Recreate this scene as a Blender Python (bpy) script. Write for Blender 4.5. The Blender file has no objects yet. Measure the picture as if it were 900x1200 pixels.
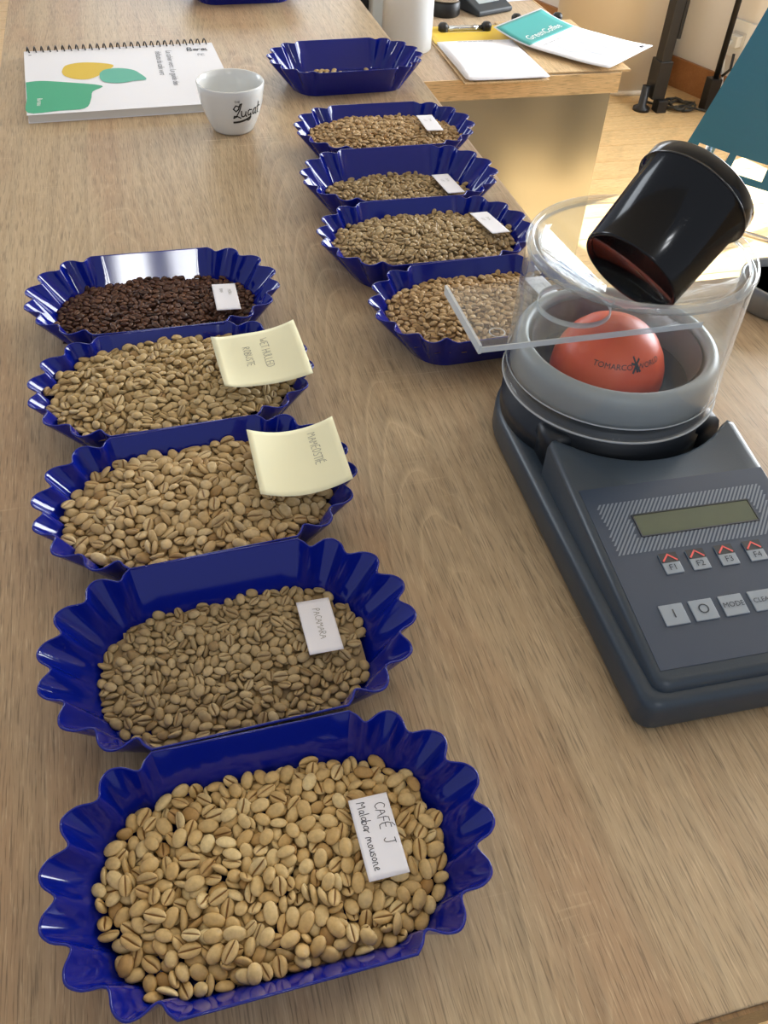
import bpy, bmesh, math, random
import numpy as np
from mathutils import Matrix, Vector

random.seed(7)
scene = bpy.context.scene
COL = scene.collection

# ------------------------------------------------------------------ camera
# table frame: z = 0 is the table top, +y runs along the long side of the table
YAW = math.radians(-17.0); PITCH = math.radians(44.74); ROLL = math.radians(3.56)
fwd = Vector((math.sin(-YAW) * math.cos(PITCH), math.cos(YAW) * math.cos(PITCH), -math.sin(PITCH)))
rgt = Vector((math.cos(YAW), math.sin(YAW), 0))
upv = rgt.cross(fwd)
r2 = rgt * math.cos(ROLL) + upv * math.sin(ROLL)
u2 = -rgt * math.sin(ROLL) + upv * math.cos(ROLL)
cam_data = bpy.data.cameras.new('camera')
cam_data.sensor_fit = 'VERTICAL'; cam_data.sensor_height = 36.0
cam_data.lens = 36.0 * 1040.0 / 1200.0
cam_data.clip_start = 0.02; cam_data.clip_end = 60
cam = bpy.data.objects.new('camera', cam_data); COL.objects.link(cam)
M = Matrix.Identity(4)
for i in range(3):
    M[i][0] = r2[i]; M[i][1] = u2[i]; M[i][2] = -fwd[i]
M[0][3], M[1][3], M[2][3] = 0.0, 0.0, 0.508
cam.matrix_world = M
scene.camera = cam

# ------------------------------------------------------------------ light
world = bpy.data.worlds.new('world'); scene.world = world; world.use_nodes = True
bg = world.node_tree.nodes['Background']
bg.inputs[0].default_value = (0.80, 0.86, 1.0, 1); bg.inputs[1].default_value = 0.44

def area(name, loc, target, sx, sy, power, color):
    d = bpy.data.lights.new(name, 'AREA'); d.shape = 'RECTANGLE'; d.size = sx; d.size_y = sy
    d.energy = power; d.color = color
    o = bpy.data.objects.new(name, d); COL.objects.link(o); o.location = loc
    o.rotation_euler = (Vector(target) - Vector(loc)).to_track_quat('-Z', 'Y').to_euler()
    return o
# daylight from the big windows on the right, and from two windows behind the photographer
area('window_light_right', (2.93, 2.00, 0.60), (0.1, 0.6, 0.0), 1.6, 1.5, 104, (0.90, 0.95, 1.0))
area('window_light_far', (0.9, 5.6, 0.75), (0.5, 1.2, 0.0), 2.2, 1.3, 26, (0.88, 0.94, 1.0))  # added fill lamp, not a known window: brightens the column and far table
area('window_light_left', (-2.3, 3.4, 1.0), (2.2, 3.6, -0.2), 1.4, 1.3, 32, (0.86, 0.93, 1.0))  # extra lamp put in at the left to light the front of the column
area('window_light_behind_a', (-0.17, -2.6, 1.93), (-0.02, 0.8, 0.0), 0.15, 0.30, 4.0, (0.95, 0.97, 1.0))
area('window_light_behind_b', (0.13, -2.6, 1.93), (0.02, 0.8, 0.0), 0.20, 0.30, 4.0, (0.95, 0.97, 1.0))
sun_d = bpy.data.lights.new('sun', 'SUN'); sun_d.energy = 20.0; sun_d.angle = math.radians(0.6); sun_d.color = (1.0, 0.96, 0.88)
sun = bpy.data.objects.new('sun', sun_d); COL.objects.link(sun)
SUN_DIR = Vector((-0.70, -0.25, -0.66)).normalized()
sun.rotation_euler = SUN_DIR.to_track_quat('-Z', 'Y').to_euler()

scene.view_settings.view_transform = 'Standard'; scene.view_settings.look = 'None'
scene.view_settings.gamma = 1.0; scene.view_settings.use_curve_mapping = False
scene.view_settings.exposure = 0.40
scene.cycles.transparent_max_bounces = 24
scene.cycles.max_bounces = 10

# ------------------------------------------------------------------ helpers
def srgb(r, g, b):
    f = lambda c: (c / 12.92 if c <= 0.04045 else ((c + 0.055) / 1.055) ** 2.4)
    return (f(r / 255.0), f(g / 255.0), f(b / 255.0), 1.0)

class MB:
    """collects shapes into one mesh"""
    def __init__(self): self.v = []; self.f = []; self.s = []
    def add(self, V, F, smooth=False):
        o = len(self.v); self.v += [tuple(p) for p in V]
        self.f += [tuple(i + o for i in f) for f in F]; self.s += [smooth] * len(F); return self
    def box(self, x0, x1, y0, y1, z0, z1):
        V = [(x, y, z) for z in (z0, z1) for y in (y0, y1) for x in (x0, x1)]
        return self.add(V, [(0, 2, 3, 1), (4, 5, 7, 6), (0, 1, 5, 4), (2, 6, 7, 3), (0, 4, 6, 2), (1, 3, 7, 5)])
    def prism(self, outline, z0, z1):
        n = len(outline)
        V = [(x, y, z0) for x, y in outline] + [(x, y, z1) for x, y in outline]
        F = [tuple(range(n - 1, -1, -1)), tuple(range(n, 2 * n))] + [(k, (k + 1) % n, n + (k + 1) % n, n + k) for k in range(n)]
        return self.add(V, F)
    def lathe(self, prof, n=48, c=(0, 0, 0), closed=False, smooth=True, caps=True):
        """prof: list of (r, z)"""
        V = []; F = []; m = len(prof)
        for r, z in prof:
            for k in range(n):
                a = 2 * math.pi * k / n
                V.append((c[0] + r * math.cos(a), c[1] + r * math.sin(a), c[2] + z))
        for i in range(m if closed else m - 1):
            j = (i + 1) % m
            for k in range(n):
                F.append((i * n + k, i * n + (k + 1) % n, j * n + (k + 1) % n, j * n + k))
        if not closed:
            if caps and prof[0][0] > 1e-6: F.append(tuple(range(n - 1, -1, -1)))
            if caps and prof[-1][0] > 1e-6: F.append(tuple((m - 1) * n + k for k in range(n)))
        return self.add(V, F, smooth)
    def tube(self, path, r, n=8, closed=False, caps=True):
        P = [Vector(p) for p in path]; m = len(P); V = []; F = []
        prev = None
        for i in range(m):
            a = P[(i - 1) % m] if (closed or i > 0) else P[i]
            b = P[(i + 1) % m] if (closed or i < m - 1) else P[i]
            t = (b - a).normalized()
            if prev is None:
                ref = Vector((0, 0, 1)) if abs(t.z) < 0.9 else Vector((1, 0, 0))
                nn = t.cross(ref).normalized()
            else:
                nn = (prev - t * prev.dot(t)).normalized()
            prev = nn; bb = t.cross(nn)
            rr = r[i] if isinstance(r, (list, tuple)) else r
            for k in range(n):
                an = 2 * math.pi * k / n
                V.append(P[i] + nn * (rr * math.cos(an)) + bb * (rr * math.sin(an)))
        for i in range(m if closed else m - 1):
            j = (i + 1) % m
            for k in range(n):
                F.append((i * n + k, i * n + (k + 1) % n, j * n + (k + 1) % n, j * n + k))
        if caps and not closed:
            F.append(tuple(range(n - 1, -1, -1))); F.append(tuple((m - 1) * n + k for k in range(n)))
        return self.add(V, F, True)
    def sheet(self, w, h, fz, t=0.0003, nx=12, ny=12):
        """thin curved sheet, centred, local x in +-w/2, y in +-h/2; fz(u, v) gives z"""
        V = []
        for s in (1, 0):
            for j in range(ny + 1):
                for i in range(nx + 1):
                    x = -w / 2 + w * i / nx; y = -h / 2 + h * j / ny
                    V.append((x, y, fz(x, y) + (t if s else 0)))
        o = (nx + 1) * (ny + 1); F = []
        for j in range(ny):
            for i in range(nx):
                a = j * (nx + 1) + i
                F.append((a, a + 1, a + nx + 2, a + nx + 1)); F.append((o + a + nx + 1, o + a + nx + 2, o + a + 1, o + a))
        ring = [i for i in range(nx + 1)] + [j * (nx + 1) + nx for j in range(1, ny + 1)] + [ny * (nx + 1) + i for i in range(nx - 1, -1, -1)] + [j * (nx + 1) for j in range(ny - 1, 0, -1)]
        for k in range(len(ring)):
            a, b = ring[k], ring[(k + 1) % len(ring)]
            F.append((a, o + a, o + b, b))
        return self.add(V, F, True)
    def xform(self, mat):
        self.v = [tuple(mat @ Vector(p)) for p in self.v]; return self
    def mesh(self, name):
        me = bpy.data.meshes.new(name); me.from_pydata(self.v, [], self.f)
        me.polygons.foreach_set('use_smooth', self.s); me.validate(); me.update(); return me
    def build(self, name, mat, parent=None, label=None, bevel=0, segs=3, fix=False, kind=None):
        me = self.mesh(name)
        if fix:
            bm = bmesh.new(); bm.from_mesh(me); bmesh.ops.recalc_face_normals(bm, faces=bm.faces); bm.to_mesh(me); bm.free()
        o = bpy.data.objects.new(name, me); COL.objects.link(o)
        if mat: me.materials.append(mat)
        if parent is not None: o.parent = parent
        if label: o['label'] = label
        if kind: o['kind'] = kind
        if bevel:
            md = o.modifiers.new('bevel', 'BEVEL'); md.width = bevel; md.segments = segs
            md.limit_method = 'ANGLE'; md.angle_limit = math.radians(35); md.harden_normals = False
            me.polygons.foreach_set('use_smooth', [True] * len(me.polygons))
            for p in me.polygons: p.use_smooth = True
            wn = o.modifiers.new('wn', 'WEIGHTED_NORMAL'); wn.keep_sharp = False
        return o

def tag(o, label, cat, group=None, kind=None):
    o['label'] = label; o['category'] = cat
    if group: o['group'] = group
    if kind: o['kind'] = kind
    return o

def thing(name, label, cat, loc=(0, 0, 0), rz=0.0, group=None):
    o = bpy.data.objects.new(name, None); COL.objects.link(o); o.empty_display_size = 0.02
    o.location = loc; o.rotation_euler = (0, 0, math.radians(rz))
    return tag(o, label, cat, group)

def copy_tree(o, parent=None):
    c = o.copy(); COL.objects.link(c); c.parent = parent
    for ch in list(o.children):
        copy_tree(ch, c)
    return c

# ---- writing -------------------------------------------------------------
def text_mesh(body, size, depth=0.0):
    cu = bpy.data.curves.new('txt', 'FONT'); cu.body = body; cu.size = size
    cu.align_x = 'CENTER'; cu.align_y = 'CENTER'; cu.resolution_u = 3; cu.extrude = depth
    ob = bpy.data.objects.new('txt', cu); COL.objects.link(ob)
    dg = bpy.context.evaluated_depsgraph_get()
    me = bpy.data.meshes.new_from_object(ob.evaluated_get(dg))
    V = [tuple(v.co) for v in me.vertices]; F = [tuple(p.vertices) for p in me.polygons]
    bpy.data.objects.remove(ob); bpy.data.curves.remove(cu); bpy.data.meshes.remove(me)
    return V, F

HAND = {  # single-stroke hand lettering in a 0..1 high box: (advance, strokes)
 'A': (.75, [[(0, 0), (.3, 1), (.6, 0)], [(.12, .38), (.5, .38)]]), 'B': (.65, [[(0, 0), (0, 1), (.4, .9), (.4, .6), (.02, .52), (.5, .35), (.42, .05), (0, 0)]]),
 'C': (.65, [[(.5, .85), (.25, 1), (.03, .65), (.03, .3), (.25, 0), (.5, .15)]]), 'D': (.68, [[(0, 0), (0, 1), (.35, .95), (.52, .5), (.35, .05), (0, 0)]]),
 'E': (.6, [[(.45, 1), (0, 1), (0, 0), (.45, 0)], [(0, .52), (.38, .52)]]), 'F': (.58, [[(.45, 1), (0, 1), (0, 0)], [(0, .52), (.36, .52)]]),
 '^': (0., [[(-.5, 1.12), (-.2, 1.32)]]),
 'G': (.7, [[(.5, .85), (.25, 1), (.03, .6), (.08, .15), (.35, 0), (.52, .2), (.52, .45), (.3, .45)]]), 'H': (.68, [[(0, 0), (0, 1)], [(.5, 0), (.5, 1)], [(0, .5), (.5, .5)]]),
 'I': (.3, [[(.08, 0), (.08, 1)]]), 'J': (.7, [[(.1, 1), (.6, 1)], [(.4, 1), (.4, .2), (.2, 0), (0, .2)]]), 'L': (.55, [[(0, 1), (0, 0), (.42, 0)]]),
 'M': (.85, [[(0, 0), (.05, 1), (.32, .35), (.6, 1), (.66, 0)]]), 'N': (.7, [[(0, 0), (0, 1), (.5, 0), (.5, 1)]]), 'O': (.72, [[(.27, 1), (.02, .6), (.1, .08), (.35, 0), (.55, .4), (.45, .9), (.27, 1)]]),
 'P': (.6, [[(0, 0), (0, 1), (.42, .92), (.42, .55), (0, .48)]]), 'R': (.65, [[(0, 0), (0, 1), (.42, .9), (.4, .58), (0, .5), (.48, 0)]]), 'S': (.58, [[(.45, .88), (.2, 1), (.03, .75), (.4, .4), (.35, .05), (0, .12)]]),
 'T': (.6, [[(0, 1), (.55, 1)], [(.28, 1), (.28, 0)]]), 'U': (.68, [[(0, 1), (.02, .2), (.25, 0), (.48, .2), (.5, 1)]]), 'W': (.9, [[(0, 1), (.18, 0), (.38, .7), (.56, 0), (.76, 1)]]), 'Y': (.6, [[(0, 1), (.25, .5), (.5, 1)], [(.25, .5), (.25, 0)]]),
 'a': (.52, [[(.38, .5), (.15, .55), (.02, .25), (.15, 0), (.36, .2), (.38, .5), (.38, .08), (.48, 0)]]), 'b': (.5, [[(.03, 1), (.03, 0), (.3, .02), (.4, .3), (.25, .52), (.04, .4)]]),
 'e': (.45, [[(.03, .28), (.35, .33), (.25, .55), (.05, .4), (.08, .08), (.35, .05)]]), 'g': (.5, [[(.36, .5), (.12, .52), (.03, .22), (.2, .02), (.36, .25), (.36, -.3), (.15, -.42), (.02, -.25)]]),
 'i': (.25, [[(.05, .5), (.07, .05), (.18, 0)]]), 'l': (.28, [[(.05, 1), (.05, .08), (.18, 0)]]), 'm': (.75, [[(0, 0), (.02, .5), (.2, .5), (.28, .05), (.3, .42), (.5, .5), (.58, .05), (.68, 0)]]),
 'n': (.52, [[(0, 0), (.02, .5), (.25, .52), (.34, .05), (.45, 0)]]), 'o': (.5, [[(.2, .52), (.02, .28), (.15, 0), (.38, .2), (.32, .48), (.2, .52)]]), 'r': (.4, [[(0, 0), (.02, .5), (.05, .38), (.3, .52)]]),
 's': (.42, [[(.32, .48), (.1, .52), (.06, .35), (.3, .2), (.22, 0), (0, .06)]]), 'u': (.52, [[(0, .5), (.04, .08), (.2, 0), (.36, .2), (.38, .5), (.38, .06), (.48, 0)]]), 't': (.35, [[(.12, .9), (.12, .1), (.28, .02)], [(-.02, .58), (.3, .58)]]), 'c': (.42, [[(.34, .45), (.15, .52), (.02, .25), (.12, .02), (.36, .1)]]),
 'K': (.6, [[(0, 0), (0, 1)], [(.45, 1), (.03, .45), (.48, 0)]]), 'V': (.6, [[(0, 1), (.25, 0), (.5, 1)]]), ' ': (.4, []), '-': (.5, [[(.05, .4), (.4, .4)]]), '_': (.2, []),
}
def hand_strokes(txt, size, jit=.03, seed=1):
    rnd = random.Random(seed); x = 0; out = []
    for ch in txt:
        adv, st = HAND[ch]; dy = rnd.uniform(-jit, jit)
        for s in st:
            # round the corners of the stroke a little
            pts = [((x + p[0] + rnd.uniform(-jit, jit)) * size, (p[1] + dy + rnd.uniform(-jit, jit)) * size) for p in s]
            sm = [pts[0]]
            for i in range(1, len(pts) - 1):
                a, b, c = pts[i - 1], pts[i], pts[i + 1]
                sm += [(b[0] * .75 + a[0] * .25, b[1] * .75 + a[1] * .25), (b[0] * .75 + c[0] * .25, b[1] * .75 + c[1] * .25)]
            sm.append(pts[-1]); out.append(sm)
        x += adv
    return out, x * size
def ribbon(mb, strokes, width, fmap):
    for s in strokes:
        for (ax, ay), (bx, by) in zip(s[:-1], s[1:]):
            dx, dy = bx - ax, by - ay; l = math.hypot(dx, dy)
            if l < 1e-9: continue
            ux, uy = dx / l * width * .5, dy / l * width * .5
            q = [(ax - ux + uy, ay - uy - ux), (bx + ux + uy, by + uy - ux), (bx + ux - uy, by + uy + ux), (ax - ux - uy, ay - uy + ux)]
            mb.add([fmap(*p) for p in q], [(0, 1, 2, 3)])
    return mb

# ---- materials -----------------------------------------------------------
def new_mat(name):
    m = bpy.data.materials.new(name); m.use_nodes = True; return m, m.node_tree, m.node_tree.nodes['Principled BSDF']
def plain(name, col, rough=.5, metal=0., spec=.5, noise=0., nscale=40., coat=0., bump=0.):
    m, t, p = new_mat(name); N, L = t.nodes, t.links
    p.inputs['Base Color'].default_value = col; p.inputs['Roughness'].default_value = rough
    p.inputs['Metallic'].default_value = metal; p.inputs['Specular IOR Level'].default_value = spec
    p.inputs['Coat Weight'].default_value = coat; p.inputs['Coat Roughness'].default_value = .05
    if noise or bump:
        tc = N.new('ShaderNodeTexCoord'); nz = N.new('ShaderNodeTexNoise'); nz.inputs['Scale'].default_value = nscale; nz.inputs['Detail'].default_value = 4
        L.new(tc.outputs['Object'], nz.inputs['Vector'])
        if noise:
            mx = N.new('ShaderNodeMix'); mx.data_type = 'RGBA'
            mx.inputs['A'].default_value = tuple(c * (1 - noise) for c in col[:3]) + (1,); mx.inputs['B'].default_value = tuple(min(1, c * (1 + noise)) for c in col[:3]) + (1,)
            L.new(nz.outputs['Fac'], mx.inputs['Factor']); L.new(mx.outputs['Result'], p.inputs['Base Color'])
        if bump:
            bp = N.new('ShaderNodeBump'); bp.inputs['Strength'].default_value = bump; bp.inputs['Distance'].default_value = .001
            L.new(nz.outputs['Fac'], bp.inputs['Height']); L.new(bp.outputs['Normal'], p.inputs['Normal'])
    return m
def clear_plastic(name, tint=(.97, .985, .99, 1), ior=1.45, rough=.02, haze=0.0):
    """thin clear acrylic: see-through plus a fresnel reflection, a little haze"""
    m = bpy.data.materials.new(name); m.use_nodes = True; t = m.node_tree; N, L = t.nodes, t.links; N.clear()
    o = N.new('ShaderNodeOutputMaterial'); tr = N.new('ShaderNodeBsdfTransparent'); gl = N.new('ShaderNodeBsdfGlossy'); lw = N.new('ShaderNodeLayerWeight'); fr = N.new('ShaderNodeMath'); mx = N.new('ShaderNodeMixShader')
    tr.inputs[0].default_value = tint; gl.inputs['Roughness'].default_value = rough; lw.inputs['Blend'].default_value = .5; fr.operation = 'POWER'; fr.inputs[1].default_value = 4.0; L.new(lw.outputs['Facing'], fr.inputs[0])
    f2 = N.new('ShaderNodeMath'); f2.operation = 'MULTIPLY_ADD'; f2.inputs[1].default_value = .7; f2.inputs[2].default_value = .035; L.new(fr.outputs[0], f2.inputs[0]); fr = f2
    L.new(fr.outputs[0], mx.inputs[0]); L.new(tr.outputs[0], mx.inputs[1]); L.new(gl.outputs[0], mx.inputs[2])
    last = mx
    if haze:
        df = N.new('ShaderNodeBsdfDiffuse'); df.inputs[0].default_value = (.85, .88, .9, 1); m2 = N.new('ShaderNodeMixShader'); m2.inputs[0].default_value = haze
        L.new(mx.outputs[0], m2.inputs[1]); L.new(df.outputs[0], m2.inputs[2]); last = m2
    L.new(last.outputs[0], o.inputs['Surface']); return m

def wood(name, light, dark, pink, rough=.42, fx=1.0, rot=0.0, sawmarks=True, coat=0.):
    """oak laminate, grain along the object's y axis"""
    m, t, p = new_mat(name); N, L = t.nodes, t.links
    tc = N.new('ShaderNodeTexCoord')
    def mapping(sx, sy, loc=0.0):
        mp = N.new('ShaderNodeMapping'); mp.inputs['Location'].default_value = (loc, loc, 0); mp.inputs['Scale'].default_value = (sy, sx, sx) if rot else (sx, sy, sx)
        L.new(tc.outputs['Object'], mp.inputs['Vector']); return mp
    def noise(mp, scale, detail=4, rough_=.55, dist=0):
        n = N.new('ShaderNodeTexNoise'); n.inputs['Scale'].default_value = scale; n.inputs['Detail'].default_value = detail; n.inputs['Roughness'].default_value = rough_; n.inputs['Distortion'].default_value = dist
        L.new(mp.outputs[0], n.inputs['Vector']); return n
    def ramp(src, stops):
        r = N.new('ShaderNodeValToRGB'); e = r.color_ramp.elements
        e[0].position, e[0].color = stops[0]; e[1].position, e[1].color = stops[-1]
        for pos, c in stops[1:-1]:
            k = e.new(pos); k.color = c
        L.new(src, r.inputs[0]); return r
    def mix(f, a, b, mode='MIX'):
        x = N.new('ShaderNodeMix'); x.data_type = 'RGBA'; x.blend_type = mode
        if isinstance(f, float): x.inputs['Factor'].default_value = f
        else: L.new(f, x.inputs['Factor'])
        for s, v in (('A', a), ('B', b)):
            if isinstance(v, tuple): x.inputs[s].default_value = v
            else: L.new(v, x.inputs[s])
        return x.outputs['Result']
    G = lambda v: (v, v, v, 1)
    big = noise(mapping(4.5 * fx, .8), 2.0, 4, .55, .8)
    streak = noise(mapping(60 * fx, 2.2), 2.2, 5, .65, .3)
    pores = noise(mapping(420 * fx, 13.0), 2.2, 3, .6, .1)
    flecks = noise(mapping(380 * fx, 18.0, loc=3.7), 2.2, 3, .6, .1)
    base = mix(ramp(streak.outputs['Fac'], [(.25, G(0)), (.75, G(1))]).outputs['Color'], dark, light)
    base = mix(ramp(big.outputs['Fac'], [(.46, G(0)), (.62, G(1))]).outputs['Color'], base, mix(.6, base, pink))
    # cathedral figure: bent rings of darker late wood
    wv = N.new('ShaderNodeTexWave'); wv.wave_type = 'BANDS'; wv.bands_direction = 'X'; wv.wave_profile = 'SAW'
    wv.inputs['Scale'].default_value = 1.0; wv.inputs['Distortion'].default_value = 9.0; wv.inputs['Detail'].default_value = 3.0; wv.inputs['Detail Scale'].default_value = .55; wv.inputs['Detail Roughness'].default_value = .5
    L.new(mapping(9.0 * fx, 1.0).outputs[0], wv.inputs['Vector'])
    ring = ramp(wv.outputs['Fac'], [(0, G(1)), (.70, G(.96)), (.93, G(.80)), (1, G(1))])
    base = mix(.6, base, ring.outputs['Color'], 'MULTIPLY')
    pr = ramp(pores.outputs['Fac'], [(.37, G(.50)), (.47, G(1)), (.66, G(1.0)), (.74, G(1.0))])
    base = mix(.8, base, pr.outputs['Color'], 'MULTIPLY')
    fk = ramp(flecks.outputs['Fac'], [(.56, G(0)), (.68, G(.5))])
    base = mix(fk.outputs['Color'], base, tuple(min(1, c * 1.25) for c in light[:3]) + (1,))
    if sawmarks:
        # arched figure: nested parabolas, one set for each board-wide strip of the print
        sx_ = N.new('ShaderNodeSeparateXYZ'); L.new(tc.outputs['Object'], sx_.inputs[0])
        def mth(op, a, b=None, c=None):
            n_ = N.new('ShaderNodeMath'); n_.operation = op
            for i_, v_ in enumerate((a, b, c)):
                if v_ is None: continue
                if isinstance(v_, (int, float)): n_.inputs[i_].default_value = v_
                else: L.new(v_, n_.inputs[i_])
            return n_.outputs[0]
        wob = noise(mapping(14, 5), 1.0, 3, .55)
        xs_ = mth('WRAP', mth('MULTIPLY_ADD', wob.outputs['Fac'], .02, mth('ADD', sx_.outputs['X'], .03)), .115, -.115)
        g_ = mth('MULTIPLY_ADD', mth('MULTIPLY', xs_, xs_), 70.0, sx_.outputs['Y'])
        ph = mth('FRACT', mth('MULTIPLY_ADD', wob.outputs['Fac'], 2.0, mth('MULTIPLY', g_, 17.0)))
        fm_ = noise(mapping(6.5, 1.6, loc=1.3), 1.5, 2, .5)
        fmask = ramp(fm_.outputs['Fac'], [(.47, G(0)), (.60, G(1))])
        lt = ramp(ph, [(0, G(1)), (.10, G(.35)), (.22, G(0)), (1, G(0))]); dk = ramp(ph, [(0, G(1)), (.18, G(.80)), (.6, G(.94)), (1, G(1))])
        base = mix(fmask.outputs['Color'], base, mix(.8, base, dk.outputs['Color'], 'MULTIPLY'))
        base = mix(mth('MULTIPLY', mth('MULTIPLY', lt.outputs['Color'], fmask.outputs['Color']), .32), base, tuple(min(1, c * 1.3) for c in light[:3]) + (1,))
        sm = noise(mapping(9 * fx, 190), 1.4, 2, .5, .1); mk = noise(mapping(5, 3.5), 1.3, 2)
        a = ramp(sm.outputs['Fac'], [(.60, G(0)), (.70, G(1))]); b = ramp(mk.outputs['Fac'], [(.55, G(0)), (.68, G(1))])
        mm = N.new('ShaderNodeMath'); mm.operation = 'MULTIPLY'; L.new(a.outputs['Color'], mm.inputs[0]); L.new(b.outputs['Color'], mm.inputs[1])
        m3 = N.new('ShaderNodeMath'); m3.operation = 'MULTIPLY'; m3.inputs[1].default_value = .45; L.new(mm.outputs[0], m3.inputs[0])
        base = mix(m3.outputs[0], base, tuple(min(1, c * 1.35) for c in light[:3]) + (1,))
    L.new(base, p.inputs['Base Color']); p.inputs['Roughness'].default_value = rough; p.inputs['Specular IOR Level'].default_value = .4
    p.inputs['Coat Weight'].default_value = coat; p.inputs['Coat Roughness'].default_value = .15
    bp = N.new('ShaderNodeBump'); bp.inputs['Strength'].default_value = .12; bp.inputs['Distance'].default_value = .0006
    L.new(pr.outputs['Color'], bp.inputs['Height']); L.new(bp.outputs['Normal'], p.inputs['Normal'])
    return m

def bean_mat(name, lo, mid, hi, crease, rough=.5, spec=.35):
    m, t, p = new_mat(name); N, L = t.nodes, t.links
    oi = N.new('ShaderNodeObjectInfo'); ge = N.new('ShaderNodeNewGeometry')
    ad = N.new('ShaderNodeMath'); ad.operation = 'ADD'; L.new(oi.outputs['Random'], ad.inputs[0]); L.new(ge.outputs['Random Per Island'], ad.inputs[1])
    fr = N.new('ShaderNodeMath'); fr.operation = 'FRACT'; L.new(ad.outputs[0], fr.inputs[0])
    r = N.new('ShaderNodeValToRGB'); e = r.color_ramp.elements
    e[0].position = 0.0; e[0].color = lo; e[1].position = 1.0; e[1].color = hi; k = e.new(.12); k.color = mid; k = e.new(.8); k.color = tuple((a + b) / 2 for a, b in zip(mid, hi))
    L.new(fr.outputs[0], r.inputs[0])
    tc = N.new('ShaderNodeTexCoord'); nz = N.new('ShaderNodeTexNoise'); nz.inputs['Scale'].default_value = 420; nz.inputs['Detail'].default_value = 3
    L.new(tc.outputs['Object'], nz.inputs['Vector'])
    r2_ = N.new('ShaderNodeValToRGB'); r2_.color_ramp.elements[0].position = .3; r2_.color_ramp.elements[0].color = (.78, .76, .72, 1); r2_.color_ramp.elements[1].position = .7; r2_.color_ramp.elements[1].color = (1.0, 1.0, 1.0, 1)
    L.new(nz.outputs['Fac'], r2_.inputs[0])
    mu = N.new('ShaderNodeMix'); mu.data_type = 'RGBA'; mu.blend_type = 'MULTIPLY'; mu.inputs['Factor'].default_value = .8
    L.new(r.outputs[0], mu.inputs['A']); L.new(r2_.outputs[0], mu.inputs['B'])
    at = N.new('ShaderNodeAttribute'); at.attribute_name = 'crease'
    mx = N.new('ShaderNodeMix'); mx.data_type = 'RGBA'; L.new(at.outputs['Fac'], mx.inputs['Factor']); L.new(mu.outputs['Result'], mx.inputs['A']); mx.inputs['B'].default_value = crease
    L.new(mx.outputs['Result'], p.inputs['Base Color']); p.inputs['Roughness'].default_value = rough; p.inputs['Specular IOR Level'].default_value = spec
    bp = N.new('ShaderNodeBump'); bp.inputs['Strength'].default_value = .25; bp.inputs['Distance'].default_value = .0006
    L.new(nz.outputs['Fac'], bp.inputs['Height']); L.new(bp.outputs['Normal'], p.inputs['Normal'])
    return m

M_TABLE = wood('oak_laminate', srgb(194, 173, 140), srgb(170, 146, 113), srgb(172, 138, 104))
M_EDGE = wood('oak_edge', srgb(150, 118, 78), srgb(112, 84, 52), srgb(120, 90, 60), sawmarks=False)
M_PINE = wood('pine_boards', srgb(226, 198, 150), srgb(210, 174, 120), srgb(214, 176, 122), rough=.35, fx=.5, rot=math.pi / 2, sawmarks=False)
M_BIRCH = wood('birch_counter', srgb(226, 196, 150), srgb(212, 178, 128), srgb(214, 176, 130), rough=.45, fx=.6, rot=math.pi / 2, sawmarks=False)
M_COUNTERTOP = wood('counter_laminate', srgb(202, 182, 154), srgb(184, 160, 130), srgb(186, 158, 132), sawmarks=False)
M_BASEB = wood('baseboard_wood', srgb(176, 124, 76), srgb(150, 100, 58), srgb(150, 100, 60), rot=math.pi / 2, sawmarks=False)
M_BLUE = plain('blue_plastic', srgb(6, 24, 130), rough=.07, spec=.5, coat=.0)
M_WALL = plain('white_paint', srgb(222, 218, 210), rough=.8, noise=.03, nscale=6)
M_CREAM = plain('cream_paint', srgb(226, 218, 204), rough=.6, noise=.03, nscale=5)
M_PAPER = plain('white_paper', srgb(232, 232, 238), rough=.75, noise=.02, nscale=60)
M_STICKY = plain('pale_yellow_paper', srgb(232, 229, 194), rough=.75, noise=.02, nscale=30)
M_INK = plain('dark_pen_ink', srgb(58, 60, 72), rough=.6)
M_PENCIL = plain('grey_pencil', srgb(132, 132, 122), rough=.6)
M_GREYINK = plain('grey_print', srgb(110, 112, 118), rough=.6)
M_PORC = plain('porcelain', srgb(226, 228, 226), rough=.18, spec=.5, coat=.3)
M_BLACKP = plain('gloss_black_plastic', srgb(10, 11, 13), rough=.08, spec=.6, coat=.6)
def carbon():
    m, t, p = new_mat('carbon_weave_black'); N, L = t.nodes, t.links
    p.inputs['Base Color'].default_value = srgb(8, 9, 11); p.inputs['Roughness'].default_value = .13; p.inputs['Specular IOR Level'].default_value = .3
    tc = N.new('ShaderNodeTexCoord'); sp = N.new('ShaderNodeSeparateXYZ'); L.new(tc.outputs['Object'], sp.inputs[0])
    an = N.new('ShaderNodeMath'); an.operation = 'ARCTAN2'; L.new(sp.outputs['Y'], an.inputs[0]); L.new(sp.outputs['X'], an.inputs[1])
    cm = N.new('ShaderNodeCombineXYZ'); sc1 = N.new('ShaderNodeMath'); sc1.operation = 'MULTIPLY'; sc1.inputs[1].default_value = .042
    L.new(an.outputs[0], sc1.inputs[0]); L.new(sc1.outputs[0], cm.inputs['X']); L.new(sp.outputs['Z'], cm.inputs['Y'])
    ck = N.new('ShaderNodeTexChecker'); ck.inputs['Scale'].default_value = 330.0; L.new(cm.outputs[0], ck.inputs['Vector'])
    bp = N.new('ShaderNodeBump'); bp.inputs['Strength'].default_value = .10; bp.inputs['Distance'].default_value = .0004; L.new(ck.outputs['Fac'], bp.inputs['Height']); L.new(bp.outputs['Normal'], p.inputs['Normal'])
    p.inputs['Coat Weight'].default_value = .12; p.inputs['Coat Roughness'].default_value = .05
    return m
M_CARBON = carbon()
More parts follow.
